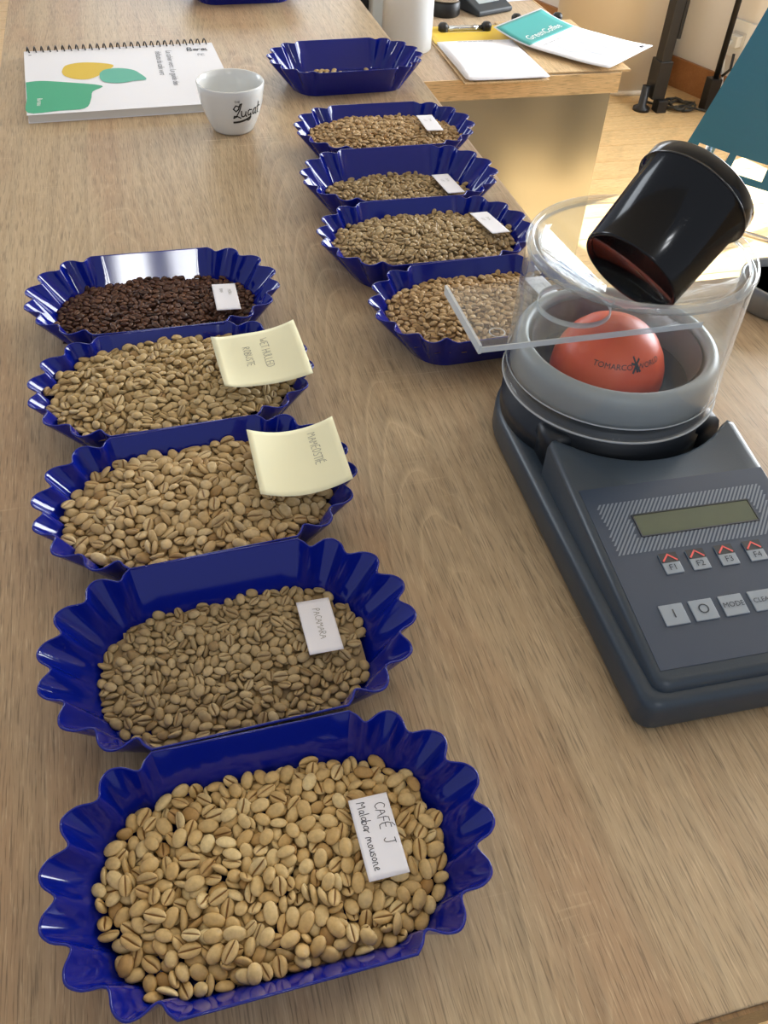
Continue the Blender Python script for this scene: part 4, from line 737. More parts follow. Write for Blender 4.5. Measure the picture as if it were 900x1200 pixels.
BEANS['t4'] = [
297,161,33,7,0,0,-5,1,352,11,31,3,0,0,-9,2,-259,188,26,3,8,1,1,0,335,-94,25,6,0,0,7,1,131,87,60,1,-8,4,0,2,-316,138,17,3,0,0,-8,0,117,-201,31,3,-9,0,1,0,323,-29,47,0,1,9,
-1,2,-25,14,48,2,1,-9,0,2,-192,41,49,3,-1,-8,2,0,37,-195,33,3,-7,-5,0,2,-181,167,36,8,1,0,5,1,171,162,50,1,-4,8,0,0,27,-10,48,4,1,-1,8,1,-50,51,52,6,-1,0,7,2,16,154,52,2,
-8,3,0,2,-154,-194,22,1,0,0,-9,2,-136,164,44,1,9,-3,1,1,49,203,45,6,0,0,6,2,-227,-74,36,0,6,7,2,1,289,-62,46,1,-4,-8,-3,1,60,-117,45,2,-9,0,0,0,51,146,44,5,1,0,7,2,75,-14,
51,2,-9,0,0,2,-7,-196,25,8,2,-3,-1,1,177,-46,53,2,0,0,-9,2,-40,-131,40,1,-1,9,-1,2,-209,-5,41,2,-6,-6,0,2,192,-119,39,4,0,1,-8,2,-118,-200,31,1,9,0,1,2,106,-88,49,1,0,-9,
-2,2,37,76,53,6,1,-2,-7,1,143,-140,40,2,7,4,-1,1,-267,-60,34,1,1,9,0,1,194,-15,53,0,-4,8,1,2,143,-9,50,7,0,0,6,0,274,10,48,2,-9,-2,1,0,139,129,49,0,-5,-7,3,0,-180,-43,37,
1,0,5,-7,1,242,-57,46,3,-8,-3,2,2,82,-75,43,0,-7,-6,1,2,-108,-77,48,7,0,0,6,2,-108,123,49,8,0,0,-3,2,-4,56,58,3,-6,-6,-1,0,-99,72,53,5,-4,-6,3,1,-81,-137,37,1,-7,6,0,2,86,
-170,30,3,0,0,9,1,159,67,57,2,-7,4,-1,2,119,-35,49,7,-1,0,-5,1,-232,-34,33,3,0,-1,-8,2,255,-126,40,0,-4,8,1,2,322,113,39,0,3,8,-1,1,281,41,47,8,4,0,2,0,-29,181,41,6,-2,-1,
6,2,-130,86,46,2,8,4,1,0,-186,-172,21,5,7,2,0,2,89,62,57,5,1,-2,-7,0,-188,81,41,9,-2,1,-1,2,-11,71,57,3,-8,-1,1,0,-99,-2,47,8,1,-1,5,2,64,-195,30,7,1,1,-5,1,72,53,56,5,5,
-5,-4,2,-150,-63,39,1,-9,0,-1,0,277,188,38,1,-1,-9,1,0,-16,112,51,0,9,1,0,1,-135,34,47,8,-1,1,3,1,84,216,46,1,1,-2,9,1,-255,-115,22,3,-8,0,2,2,249,86,46,4,0,1,-8,0,-298,
-113,22,2,5,7,2,1,85,184,49,1,8,3,0,0,-292,-81,25,1,0,0,9,1,204,-199,26,2,1,-8,3,1,111,-111,44,1,3,8,-1,1,-17,-17,42,7,0,0,5,1,134,53,54,1,3,8,1,2,176,-88,46,1,-3,-8,1,2,
246,-18,45,2,9,2,1,2,-172,-82,37,5,-1,1,7,1,-105,144,44,0,9,-2,0,2,-236,29,38,3,6,6,1,1,141,-125,39,9,-2,-1,-1,2,-331,6,27,9,0,0,-3,1,199,195,40,2,3,-2,-8,2,312,59,41,3,
-4,6,-5,1,212,141,41,1,3,7,5,0,-24,-82,42,4,1,2,8,2,-334,53,23,1,1,-9,1,2,177,75,52,1,4,8,1,2,-231,-172,18,1,9,0,-2,1,-264,89,32,4,1,-1,8,2,32,23,48,2,1,0,-9,1,-82,85,49,
7,1,0,-6,1,109,-2,45,3,0,-1,9,1,-153,200,35,5,-3,-3,-6,0,-46,-27,41,8,-1,0,-3,1,340,67,40,2,3,-8,-2,2,172,134,47,9,-1,1,1,0,-267,156,27,1,6,7,0,2,-225,158,34,8,1,0,-3,0,
-208,192,32,6,-2,-1,-6,2,-70,156,41,2,0,2,-9,1,143,-180,30,6,0,-1,-7,2,85,149,49,3,8,-2,1,1,-135,-105,34,7,0,1,-5,0,10,-141,38,2,-8,3,1,0,202,-86,45,1,-3,-8,0,0,-256,34,
40,1,-9,-1,-1,1,-86,181,42,9,1,-2,-1,1,230,-109,38,6,0,-1,7,2,-238,134,34,8,-1,-1,-3,2,122,205,39,0,-8,-4,-2,0,-46,-87,39,0,1,1,9,1,83,95,52,1,5,-6,-4,0,-174,-139,31,2,-5,
8,-1,1,-10,-144,36,4,7,-2,-2,0,-258,5,33,9,1,0,1,1,25,-59,43,1,-2,-1,-9,1,242,131,41,6,-2,-2,-6,2,-296,78,29,8,2,2,-2,1,270,78,42,7,5,1,3,2,240,6,45,3,0,1,-9,1,147,205,40,
2,2,7,5,0,224,56,47,9,1,1,1,0,-339,80,26,2,0,-8,2,2,-239,-188,15,1,-1,-8,3,1,185,-169,28,2,8,-3,-1,2,-284,49,35,4,-1,2,8,2,-252,62,37,2,1,0,-9,2,48,-36,40,5,-1,1,-7,2,97,
121,50,2,2,9,1,2,-157,94,42,0,-9,-2,0,0,-314,-59,23,8,2,1,4,2,19,-88,42,1,8,4,1,0,-54,9,42,5,0,1,-8,0,-77,-18,40,8,-1,1,5,2,-127,203,35,2,-5,-7,-1,1,-330,108,23,1,-6,6,0,
2,-107,-179,31,9,-1,0,0,1,27,-162,33,5,-1,1,-7,1,-78,-188,24,1,0,4,8,0,-216,-108,27,6,1,0,6,1,57,46,49,2,-1,-8,2,2,-218,98,31,0,6,-6,3,1,188,20,48,1,2,0,9,1,-348,-2,23,1,
5,-7,2,2,-95,13,42,1,-5,7,0,1,207,-1,47,2,-1,8,2,0,-19,172,37,0,-7,5,-1,2,-38,-184,26,9,-1,0,-1,2,-103,-48,43,0,6,7,1,0,-59,207,37,0,1,7,5,1,293,-12,42,7,-1,-3,5,2,160,
-181,27,0,-8,3,-2,2,53,-150,32,0,8,2,-4,1,14,126,47,3,8,-1,2,0,-236,106,31,7,0,1,5,0,-174,104,39,0,-7,-1,6,1,-162,0,38,8,1,2,3,0,-105,-151,33,4,0,-3,8,2,144,-76,43,2,0,1,
-9,1,-14,-57,39,5,-5,2,5,1,60,-141,36,8,-2,0,-4,0,7,-114,36,9,0,0,-2,1,-335,-82,18,2,-1,-9,-1,2,147,-45,48,5,0,-1,7,0,15,205,35,5,0,-3,7,0,135,24,45,3,-2,3,-8,0,-339,-55,
19,2,9,0,0,2,259,114,40,9,-1,-2,0,2,-240,-133,16,8,-2,-1,2,1,227,31,45,9,0,1,0,0,297,-140,25,1,0,-2,-9,1,-36,-159,33,8,1,1,4,0,-251,101,28,0,-3,-8,0,1,-77,-52,39,8,-1,0,
-4,0,97,78,50,1,-2,9,0,1,-214,-167,16,1,-2,1,-9,1,172,0,49,1,5,-7,-1,2,268,-94,33,1,8,3,-1,0,109,167,45,9,0,1,1,1,11,-58,41,2,6,-6,0,0,139,-99,41,9,2,0,0,0,-140,-16,37,0,
2,0,-9,0,-148,-38,36,8,2,-3,-1,1,212,-162,24,8,-1,-2,4,0,178,206,39,3,-8,-3,0,0,-182,-103,30,9,1,1,1,1,-119,-3,41,1,-7,6,1,2,250,-169,19,1,0,0,9,0,237,165,33,8,0,0,-4,0,
-33,135,41,7,-2,4,4,0,79,-40,42,9,0,-1,0,0,207,102,39,3,-3,-2,8,0,328,-128,22,8,0,-1,4,0,-159,-120,30,2,0,8,3,0,206,77,46,3,0,0,9,0,-219,182,29,1,8,-4,0,2,211,168,36,5,0,
-2,7,2,124,-161,29,4,7,2,3,1,-196,-132,28,6,0,-1,-6,1,-259,-72,24,1,5,-7,2,2,-148,-149,27,4,0,1,-8,2,-283,-157,7,8,0,0,4,0,-182,211,32,2,1,-4,8,2,290,102,34,3,0,1,-8,2,
-112,-130,29,1,0,-1,9,1,-86,51,43,5,1,-3,-6,2,247,190,32,4,0,0,8,0,56,14,44,5,-1,-1,7,2,47,-67,38,3,1,7,-5,0,-59,190,38,2,-8,0,-3,1,165,111,45,8,-1,-1,-4,1,-115,51,45,4,
-1,3,7,1,254,47,44,6,0,1,-6,1,-58,82,41,6,1,-1,7,2,278,-115,30,0,-4,8,-1,0,-92,-73,41,2,7,5,0,1,-353,29,17,6,-2,0,-7,2,-329,-23,21,1,-1,4,8,1,290,-164,20,8,0,0,3,2,-306,
-39,19,0,-5,7,1,0,-309,24,24,8,1,2,-3,2,-285,-11,24,1,-8,4,-1,2,307,-112,24,3,0,0,-9,1,-117,181,37,0,-7,-6,0,1,-222,57,34,2,0,0,9,2,3,31,46,3,1,-2,-8,2,108,-44,39,6,-1,3,
6,1,-53,133,36,0,-1,-9,-1,1,-285,29,30,7,-1,0,6,0,181,43,39,7,-3,2,-4,2,279,127,33,4,0,0,-8,1,-177,135,33,4,4,5,4,0,174,-195,24,1,-4,8,-2,0,218,196,33,6,0,0,7,2,218,-126,
32,2,5,-7,-1,1,301,-2,39,1,-9,1,-2,1,82,13,43,5,1,0,-7,0,-148,136,35,2,-4,8,2,2,197,47,43,3,5,5,5,2,-89,-102,36,3,1,-1,-8,0,47,-97,38,8,1,0,3,0,-305,-7,21,8,1,-3,-3,1,9,
98,45,7,-1,0,6,0,266,-73,38,3,0,-1,8,1,191,-146,26,9,0,2,1,1,-37,82,45,6,-1,2,-7,0,306,27,39,1,8,-3,0,2,8,178,38,2,7,-5,-1,1,113,29,43,8,0,0,3,2,-343,-36,15,9,-3,0,0,0,
-81,115,41,5,-1,-1,8,1,-59,-31,36,3,7,-5,1,2,-208,-78,25,1,4,1,-8,0,-279,130,19,9,0,0,-3,1,-56,-116,32,4,-7,-4,-2,1,-69,-204,20,1,0,-4,-8,2,-134,118,39,6,0,-1,6,2,-203,32,
35,6,0,-7,1,0,67,115,43,9,1,-1,1,2,-277,-100,18,1,-1,9,1,1,-31,-99,33,3,8,-1,2,2,-326,-102,14,3,2,-2,8,2,-176,-31,29,4,3,2,-7,0,-126,-40,34,6,0,1,-7,1,-133,-165,25,4,0,3,
-8,1,228,-186,18,9,0,1,-3,1,-26,-20,34,0,-1,-9,1,1,-257,-22,26,7,2,3,-5,2,-238,164,27,1,9,-2,0,0,291,62,38,8,-1,2,3,2,37,107,43,9,1,-1,-3,1,-141,21,36,8,0,0,-4,0,29,178,
37,5,-2,-2,-7,0,-167,32,39,6,1,1,6,0,-47,88,35,0,-3,-8,-1,0,-15,139,41,6,-6,1,-4,1,76,-146,27,0,-6,-6,-1,1,-157,112,34,1,-8,4,2,1,315,87,32,9,0,0,2,0,-194,-30,30,2,5,-5,
-5,1,-275,-44,24,3,-8,2,-1,2,-69,177,34,0,-2,-1,9,1,264,-30,31,1,1,-1,-9,2,-7,-40,35,1,0,-5,-7,0,233,94,38,8,-3,1,2,0,228,-36,37,1,9,1,0,1,-66,-104,30,1,3,-7,-5,1,216,-66,
38,6,-1,-2,7,0,-225,-147,10,9,0,0,0,1,195,133,34,4,0,1,8,0,-302,-84,17,1,-9,-1,0,0,168,-35,41,9,0,0,1,0,-307,87,18,7,0,0,6,2,7,5,41,5,0,0,8,1,-223,70,28,1,-9,1,-1,0,33,
156,38,0,-5,7,-1,1,-185,61,34,0,0,0,-9,1,-276,-133,11,2,0,1,9,2,-14,83,49,1,-6,6,2,0,-244,-51,28,1,6,6,0,0,159,176,34,5,1,1,7,1,-50,38,40,1,-1,0,-9,0,244,-113,30,1,-9,-1,
0,0,324,-7,36,0,8,4,1,0,3,-189,15,8,0,0,-4,1,-120,-77,34,7,-1,0,-5,2,110,-15,38,2,9,1,0,1,-48,-74,31,1,-8,3,0,2,-185,15,36,7,-1,0,-5,2,-74,51,38,4,-3,6,-5,1,222,117,33,9,
0,0,1,1,-42,115,36,8,2,-2,3,1,-192,84,31,1,-6,-6,0,2,-300,51,24,0,-4,-8,0,1,220,77,39,1,9,0,1,0,187,-58,41,8,0,0,3,1,184,164,33,6,0,0,6,0,-225,-59,25,2,-2,8,0,1,-191,-90,
24,0,8,5,0,2,-37,-47,31,0,7,6,1,0,245,-82,33,1,5,-8,-1,1,1,-75,35,4,6,-5,-3,2,108,136,40,1,0,9,1,2,-135,60,38,0,9,0,-3,2,-133,-122,24,0,-3,8,1,1,131,154,37,9,-1,-2,1,0,
-210,-133,16,8,-2,1,-4,0,30,52,42,7,-1,0,-5,1,243,12,38,0,8,5,1,1,42,204,31,1,0,-1,9,1,-52,-156,25,9,-1,3,-1,2,56,79,45,5,0,0,-8,2,-254,-160,8,5,0,-1,8,1,-191,120,24,6,0,
0,7,1,218,-92,32,1,8,-3,0,0,149,94,45,6,0,-2,7,1,301,-83,26,4,0,0,-8,2,176,-128,23,7,1,0,5,0,28,80,39,2,-4,8,0,0,-197,-61,22,9,0,-2,-2,1,357,47,32,5,0,0,-8,2,78,-31,36,1,
-9,0,-1,1,214,-23,37,7,-2,1,5,2,-133,-29,29,1,-9,-2,1,0,269,-60,34,0,-4,-8,-1,1,74,203,38,1,-3,-8,1,1,296,-42,36,0,9,1,1,2,101,-157,20,7,0,0,-5,0,133,181,32,3,0,0,-9,1,
-308,-134,7,5,0,0,7,1,-183,-153,18,1,0,9,0,0,-199,-192,9,1,0,1,9,2,-198,149,25,2,0,2,9,1,94,6,37,1,0,9,-1,1,-97,-121,26,1,-9,2,0,2,62,-117,30,1,-8,-4,0,2,9,-21,35,0,-1,-4,
8,0,108,-189,17,5,0,1,-7,0,-150,-100,24,1,0,9,-1,1,259,90,33,5,0,0,-7,0,95,50,45,9,-1,-1,0,2,-191,4,28,1,-5,-7,0,1,-326,23,15,6,0,0,-6,1,265,-144,22,5,0,0,7,1,61,178,34,1,
0,2,9,2,83,-178,17,7,0,0,-5,0,-69,-76,30,4,-2,-4,7,0,-278,97,19,8,0,0,-4,2,-25,203,29,9,1,0,-1,0,-73,18,31,7,-2,-2,4,2,-221,16,28,1,-8,3,-1,1,-153,-85,27,6,-1,-2,-6,2,144,
-14,39,2,8,-2,-1,2,10,-133,26,0,-6,7,1,0,-248,129,21,8,0,0,-4,0,179,115,33,8,0,0,-4,0,-220,133,23,4,0,0,8,2,234,-146,22,2,0,0,-9,1,-71,-49,31,0,9,-1,-1,0,43,-91,31,1,-3,
-9,0,1,187,-78,34,1,-9,-1,-1,1,-187,179,24,6,0,0,-6,2,-33,-1,34,8,-2,1,3,0,165,24,37,8,3,1,1,0,-26,48,45,5,1,0,7,2,-89,133,34,1,9,1,1,0,-154,186,28,9,-2,0,1,2,-73,82,37,2,
-3,-8,0,1,-111,37,34,5,-3,0,7,2,135,114,41,1,-1,-9,1,2,107,194,36,8,1,-2,-2,1,-89,-11,32,0,-1,-9,1,1,154,-68,38,1,1,9,2,0,-100,-194,18,1,9,3,0,0,138,-87,33,1,9,1,0,1,59,
-171,22,9,-2,-1,-1,0,-98,103,39,3,4,-7,-1,2,-34,-136,25,0,3,8,-1,0,-169,-59,26,1,8,5,0,1,-101,-31,32,5,-7,1,-2,0,167,-104,31,6,0,2,7,2,220,11,34,8,-1,-2,4,0,272,50,32,3,0,
0,9,1,-48,159,30,9,0,0,0,2,60,155,32,3,0,0,-9,0,244,60,34,7,1,1,6,0,-121,117,34,0,7,6,1,2,121,-71,32,1,-1,-3,-8,0,36,3,35,6,-3,2,-6,0,59,-192,16,2,0,0,9,1,190,81,33,7,0,0,
-6,1,7,76,44,3,2,8,-2,2,221,45,33,6,0,0,7,2,8,-166,23,6,-3,0,6,0,28,-175,17,5,0,0,7,2,67,-84,27,8,-1,1,-4,1,161,43,38,3,2,-1,8,0,227,-64,28,7,0,0,6,0,-168,-13,24,6,1,0,7,
2,-286,-62,15,8,2,-1,-4,0,36,127,32,9,0,0,0,2,-94,198,27,0,0,0,-9,2,-39,-192,14,9,0,0,-2,0,151,1,35,8,-2,1,-2,1,-63,-166,15,5,0,-1,7,1,135,-190,17,4,0,0,8,0,-228,-1,24,7,
3,0,-5,1,-15,-118,24,1,-1,-1,-9,2,66,-54,29,3,-1,-2,8,1,-157,161,25,8,0,0,3,2,17,25,32,8,2,1,-2,0,-155,-175,11,7,1,-1,5,2,327,-42,28,5,0,0,-8,0,34,-137,22,6,0,1,-6,2,-120,
-88,27,0,-5,-7,1,2,108,40,38,0,-5,7,1,0,105,94,40,1,-9,-2,0,2,91,-118,26,6,-1,-2,7,2,-164,19,24,1,0,0,9,2,155,63,40,1,-9,0,1,2,-57,-3,27,4,0,1,8,1,-240,-88,15,9,0,-1,2,2,
-18,-160,18,3,0,0,-8,2,-122,-146,15,8,0,0,3,2,-92,160,28,2,0,0,9,2,-14,94,38,0,0,9,1,2,131,-34,34,8,-1,-2,-4,0,-138,-2,24,5,0,0,-8,1,272,22,32,9,0,0,0,0,96,167,33,8,0,0,
-5,2,136,42,32,8,0,0,-3,1,-260,6,18,1,0,0,-9,1,51,88,32,7,0,0,6,1,154,-150,21,9,0,0,-1,1,-140,-56,21,4,0,0,8,1,157,144,33,2,0,0,9,2,73,132,32,8,0,0,3,1,-127,152,27,7,0,0,
-5,1,-107,-173,16,8,-2,-1,-3,0,18,-104,23,2,0,0,9,2,-73,110,29,8,0,0,5,0,123,14,31,6,0,0,6,1,-157,-141,14,3,0,0,9,1,129,77,41,1,6,-6,-2,2,-116,83,33,6,1,-3,-6,0,268,-2,31,
0,0,0,-9,0,-219,-104,14,8,0,-1,4,0,149,-112,24,3,0,0,9,1,-271,63,19,8,0,0,3,1,-5,3,30,5,-1,0,-7,0,6,148,31,8,0,0,-4,1,62,17,31,0,-1,1,9,0,-15,120,31,1,0,0,-9,1,-20,-74,24,
7,0,0,-5,0,-223,-32,19,9,0,0,0,2,-140,86,26,7,0,0,5,1,32,-39,28,9,0,0,1,2,-166,81,25,5,0,0,-7,0,-272,24,20,1,1,-2,-9,0,-94,39,27,6,0,0,-6,1,-158,52,25,8,0,0,4,2,-185,-123,
14,7,1,0,-6,1,-249,50,22,3,-1,1,-8,2,82,39,38,0,-5,8,-1,0,61,-10,30,9,0,0,2,1,99,-52,28,9,0,0,-1,1,14,104,31,5,0,0,7,0,21,-71,25,8,0,0,5,0,21,-7,29,5,0,0,7,1,-90,-153,16,
5,-1,-1,7,1,-46,22,30,9,-1,-1,-1,1,124,-139,23,3,-1,2,-8,0,-52,52,29,6,0,0,-7,0,163,93,34,7,1,0,-6,1,144,-48,29,8,0,0,3,0,-65,-137,18,9,1,0,-1,0,197,-108,25,5,1,0,7,2,79,
103,32,8,0,0,4,0,]
BEANS['t3'] = [
-366,-82,91,1,-8,-3,0,2,294,213,88,3,-8,3,0,1,201,223,88,1,-8,4,0,1,-301,199,87,1,-6,-7,-1,0,-406,32,85,6,-3,0,-6,0,-327,-80,84,7,-1,0,-6,2,378,63,81,8,0,0,4,1,-362,141,
79,4,-1,0,-8,2,8,-19,138,1,6,6,0,2,-205,97,127,2,9,-1,0,0,-107,-236,110,1,-1,-9,-2,2,129,241,109,1,-1,8,4,2,99,127,117,1,-9,2,2,0,-20,148,127,1,-9,1,-1,1,127,-15,124,2,-2,
8,-2,2,183,137,116,0,1,1,-9,2,-212,-26,128,1,6,7,1,2,-143,-1,132,1,9,1,0,2,93,-166,121,5,7,-1,-4,1,142,-139,124,3,-8,1,-2,2,165,53,129,0,-5,-7,-3,1,44,183,119,0,2,-9,0,1,
-183,183,121,0,-9,2,0,0,-119,-81,122,7,-3,4,-3,2,274,-171,107,1,-9,-1,2,2,289,118,110,2,7,-5,-1,2,-194,-123,120,2,7,5,-1,2,16,231,110,1,9,0,0,1,131,-236,108,9,2,1,-1,2,
-28,111,131,4,7,0,4,2,-129,161,125,0,9,-2,1,2,-27,-191,116,4,-1,0,-8,0,92,93,126,3,-1,0,9,1,197,-50,121,1,-6,-7,2,2,-389,80,104,1,3,-8,0,1,-129,-182,117,7,-1,1,6,2,177,87,
122,7,1,1,-5,2,-168,-87,118,1,5,-7,-2,1,-217,-96,117,1,4,8,-2,2,176,172,119,1,-7,5,0,1,46,71,116,9,-2,0,0,2,-256,-93,105,4,-1,0,8,2,-281,-71,116,1,-7,5,-2,0,-109,236,106,
3,0,-1,8,2,90,-133,114,8,-2,1,4,1,264,-38,114,2,9,-2,0,0,-319,-113,104,0,8,-3,1,0,76,-235,115,4,0,-1,8,2,-250,-10,124,1,4,8,0,1,87,232,110,5,-2,-1,-7,1,135,91,123,5,0,1,8,
2,-312,150,104,0,-9,1,1,0,-228,166,106,4,2,2,8,2,32,-146,136,5,-7,-2,1,1,46,-3,120,2,2,1,-8,2,-15,-157,110,0,0,-2,-9,2,146,122,119,5,-2,2,7,0,-139,65,128,4,-4,-7,2,2,231,
57,110,7,-1,1,5,1,193,17,122,4,0,1,8,1,-251,87,109,0,-9,3,0,1,-102,52,127,1,7,5,1,0,273,150,104,4,4,-5,-5,0,-262,-132,106,5,1,3,7,2,33,-63,133,1,-6,7,0,2,-97,180,114,2,1,
2,-8,1,91,-19,126,1,-1,-2,9,2,103,-96,122,7,1,0,-6,1,-186,60,115,2,-4,-8,1,2,-161,-139,111,5,5,-1,-6,2,24,25,130,5,-1,0,7,2,-321,58,103,8,-1,0,3,2,-348,82,97,8,0,0,3,2,
-81,-124,115,6,-1,-1,6,0,126,-67,124,5,0,-2,8,2,163,-164,104,4,0,0,-8,2,233,178,101,5,1,0,-7,2,211,-192,105,9,0,-2,0,0,79,17,129,9,1,-1,1,0,145,213,112,8,-2,0,-4,0,1,-52,
123,8,-1,0,5,1,187,-95,118,4,1,-2,8,0,236,-59,110,3,5,7,2,1,-225,-131,104,5,0,-1,8,2,317,-34,103,6,-1,-2,-7,2,-134,212,107,1,-9,2,-1,1,-11,-223,113,4,1,-1,-8,2,-113,96,
120,4,1,-1,-8,2,-228,20,125,1,9,-1,2,0,-7,-106,123,6,0,-1,7,1,158,-74,112,5,0,-1,-7,1,-189,-51,110,8,0,-2,-4,0,5,197,108,0,0,1,9,2,-22,8,128,7,1,1,-5,2,14,154,118,5,-1,0,
8,2,56,106,127,7,1,0,6,0,-298,-209,91,8,1,-2,-4,0,44,34,127,3,-1,8,1,2,-261,130,100,7,-1,1,6,0,87,-58,124,8,-1,1,4,1,317,6,97,3,-8,4,0,2,-198,-203,101,9,1,2,0,2,244,-189,
99,3,1,1,8,1,-298,5,109,6,0,1,6,1,-137,-115,116,8,0,-1,4,2,206,110,123,4,-3,-7,-1,1,54,225,101,8,1,-1,-4,0,-177,-178,119,4,-5,-5,4,1,-398,-74,103,1,-8,3,0,0,265,86,105,9,
0,0,-1,1,-198,147,119,5,-1,-1,-7,2,117,-202,112,1,1,-1,9,2,139,18,130,0,0,0,-9,2,-53,-148,115,2,-2,-2,8,1,269,-92,103,1,0,-1,9,2,-34,-127,122,4,0,-1,8,0,-108,-147,118,4,8,
0,2,0,338,-60,102,8,-1,0,3,1,366,111,96,8,0,1,-5,2,-320,-173,103,2,2,-2,8,2,-98,-36,128,0,0,0,9,0,-64,-184,120,1,-4,8,-2,0,-371,-115,91,4,-2,5,-7,2,-268,207,90,2,3,-2,-8,
1,68,161,106,8,-3,0,-1,1,-66,-234,101,6,-1,-1,-6,1,272,11,119,1,1,0,9,2,-174,-20,116,9,1,0,-1,2,238,126,107,3,-8,-1,1,1,231,-105,107,1,4,8,1,0,-60,-86,124,7,-1,-1,5,2,216,
-22,118,3,-5,7,1,0,136,-50,123,1,-9,1,-1,0,346,69,94,2,-1,5,-7,1,-223,-61,113,2,-4,1,-8,1,315,-169,92,3,1,-9,0,1,-51,4,122,2,1,-9,2,2,-275,62,105,1,-1,0,9,1,390,-14,92,1,
-3,-7,4,1,-291,95,99,2,-1,1,-9,1,64,-113,119,3,-5,7,-1,1,-343,-164,103,1,-1,-8,-3,0,298,-130,100,6,-1,1,-7,2,-217,-174,102,9,0,1,0,0,235,-4,114,1,-9,2,-1,2,-84,144,111,0,
-6,6,0,0,288,22,109,1,6,7,2,1,-357,6,102,3,0,0,-8,2,-37,-30,122,3,-2,8,1,2,-171,114,124,1,8,-5,1,0,-34,197,107,8,-3,-2,2,1,256,27,114,1,-9,-1,0,1,315,180,95,2,-6,6,-1,0,
-158,-242,110,1,0,-1,-9,1,-168,148,109,0,-6,-7,0,2,306,91,94,6,-3,-2,-5,0,236,-131,113,5,1,0,7,2,-51,225,100,7,2,2,-5,1,84,56,117,1,-7,4,4,2,214,-133,110,0,8,-5,-1,1,32,
105,130,1,8,-4,-2,1,-78,142,120,5,0,1,-8,1,-167,-184,118,5,5,5,3,2,-243,-171,101,1,7,-6,-1,2,114,202,110,1,1,0,9,1,-340,-23,100,2,1,0,-9,0,-211,211,98,4,-5,6,3,2,269,-128,
96,3,-1,3,-8,0,220,87,117,1,0,8,-4,2,-258,23,116,1,4,-8,-2,0,-272,-180,95,5,7,1,-3,1,-313,-50,101,3,0,-3,8,1,-10,49,125,5,-6,4,-2,0,32,-180,119,2,-7,-5,2,0,106,171,105,1,
1,1,9,1,-136,33,125,9,1,2,2,0,-157,-52,103,1,0,0,-9,2,-33,-235,104,1,8,-1,-3,0,330,119,88,4,-2,1,-8,2,-337,29,98,1,-9,1,0,1,369,-66,94,8,-1,-1,-4,1,60,-39,119,7,-1,2,6,0,
-60,68,130,1,-2,7,6,0,-142,127,115,8,1,0,-4,2,-161,-212,114,1,1,8,-3,0,191,-6,116,1,-8,-3,2,2,129,144,108,3,-1,-8,0,0,-169,94,116,2,9,0,0,0,-89,16,120,5,-2,0,-8,2,160,-32,
110,9,1,0,-2,2,10,101,122,1,9,-1,-2,1,290,-57,97,8,-1,-1,-5,2,157,-212,98,4,1,1,8,0,-38,-64,124,1,-8,3,-3,0,-389,0,94,2,4,-8,2,1,-167,27,118,2,0,-2,-9,1,300,161,99,7,0,0,
-5,2,169,-124,110,2,0,0,9,1,-57,-43,127,9,1,0,3,1,-113,-199,101,7,1,0,6,2,-119,-125,113,2,8,3,1,2,-74,199,103,8,-1,1,-4,2,189,52,109,9,0,0,2,0,-173,208,105,5,1,-1,7,2,
-228,118,104,5,-1,0,-8,1,350,-118,91,8,-1,-3,-2,1,-245,-51,112,5,-1,2,-7,2,-286,-137,98,0,6,-6,3,2,-134,-78,108,6,1,0,6,1,90,35,120,1,-9,1,2,0,178,-199,98,7,-2,5,-3,1,
-274,173,86,8,-3,1,1,0,-74,-199,105,1,2,9,-1,0,-241,-210,89,4,-3,0,7,1,195,182,98,8,1,-1,4,2,-110,-14,117,1,-2,1,-9,0,122,42,123,7,-4,0,4,1,375,24,86,3,-1,-1,8,1,255,192,
93,3,0,-1,8,0,26,-205,107,1,9,1,-1,1,31,137,117,2,-4,8,-1,2,160,12,113,7,1,1,5,1,214,28,106,9,0,0,0,0,99,-204,105,1,-5,-7,-1,0,-72,-27,121,1,-4,-8,0,2,130,-102,108,0,1,0,
9,1,-263,-36,113,1,-9,0,2,2,-87,-85,107,6,1,0,-7,1,-207,87,103,9,0,0,2,1,-228,48,111,9,1,-1,-1,1,-109,-48,112,9,0,1,-2,1,-86,-168,112,0,-8,-3,2,1,126,-181,101,8,1,0,-3,0,
-72,42,128,5,-1,-3,-7,0,-201,22,109,4,-1,-1,-8,0,58,-162,121,1,-5,-7,-1,0,57,-199,109,4,-1,-1,-8,1,-53,124,119,8,1,2,3,2,-41,77,119,3,-8,2,0,2,-367,-43,90,6,-1,3,6,0,94,
210,105,1,8,-4,-1,1,-395,-24,92,0,-1,6,-7,0,34,-42,117,0,-8,5,0,1,166,224,94,8,4,-1,1,0,330,-132,92,6,-1,-4,5,1,-36,-192,108,1,6,-6,-1,2,-36,48,124,7,-4,0,-3,1,-380,51,89,
0,-2,2,-9,0,52,-122,122,8,2,-3,0,1,-146,186,107,2,0,2,-9,1,-1,-94,111,1,-1,-9,1,1,-197,129,111,1,-5,-7,2,2,65,-67,113,6,0,1,7,0,-294,124,94,5,1,3,-7,1,93,-93,104,2,8,4,-1,
2,9,72,113,2,8,-4,-1,2,146,114,111,2,0,9,-2,2,-102,192,97,7,0,0,6,1,13,16,114,7,-2,0,-6,0,292,-92,93,1,-7,-6,1,1,402,37,83,5,1,-1,-7,1,317,-93,89,5,3,1,7,1,92,-232,100,9,
1,0,-2,1,-242,164,91,7,0,3,5,2,-197,-13,110,0,4,-8,-1,1,344,-152,87,2,-7,5,-2,0,-220,194,90,8,3,1,-2,1,-83,88,114,7,1,0,5,2,-17,22,118,1,8,-3,-1,2,-128,-20,112,0,-7,6,1,1,
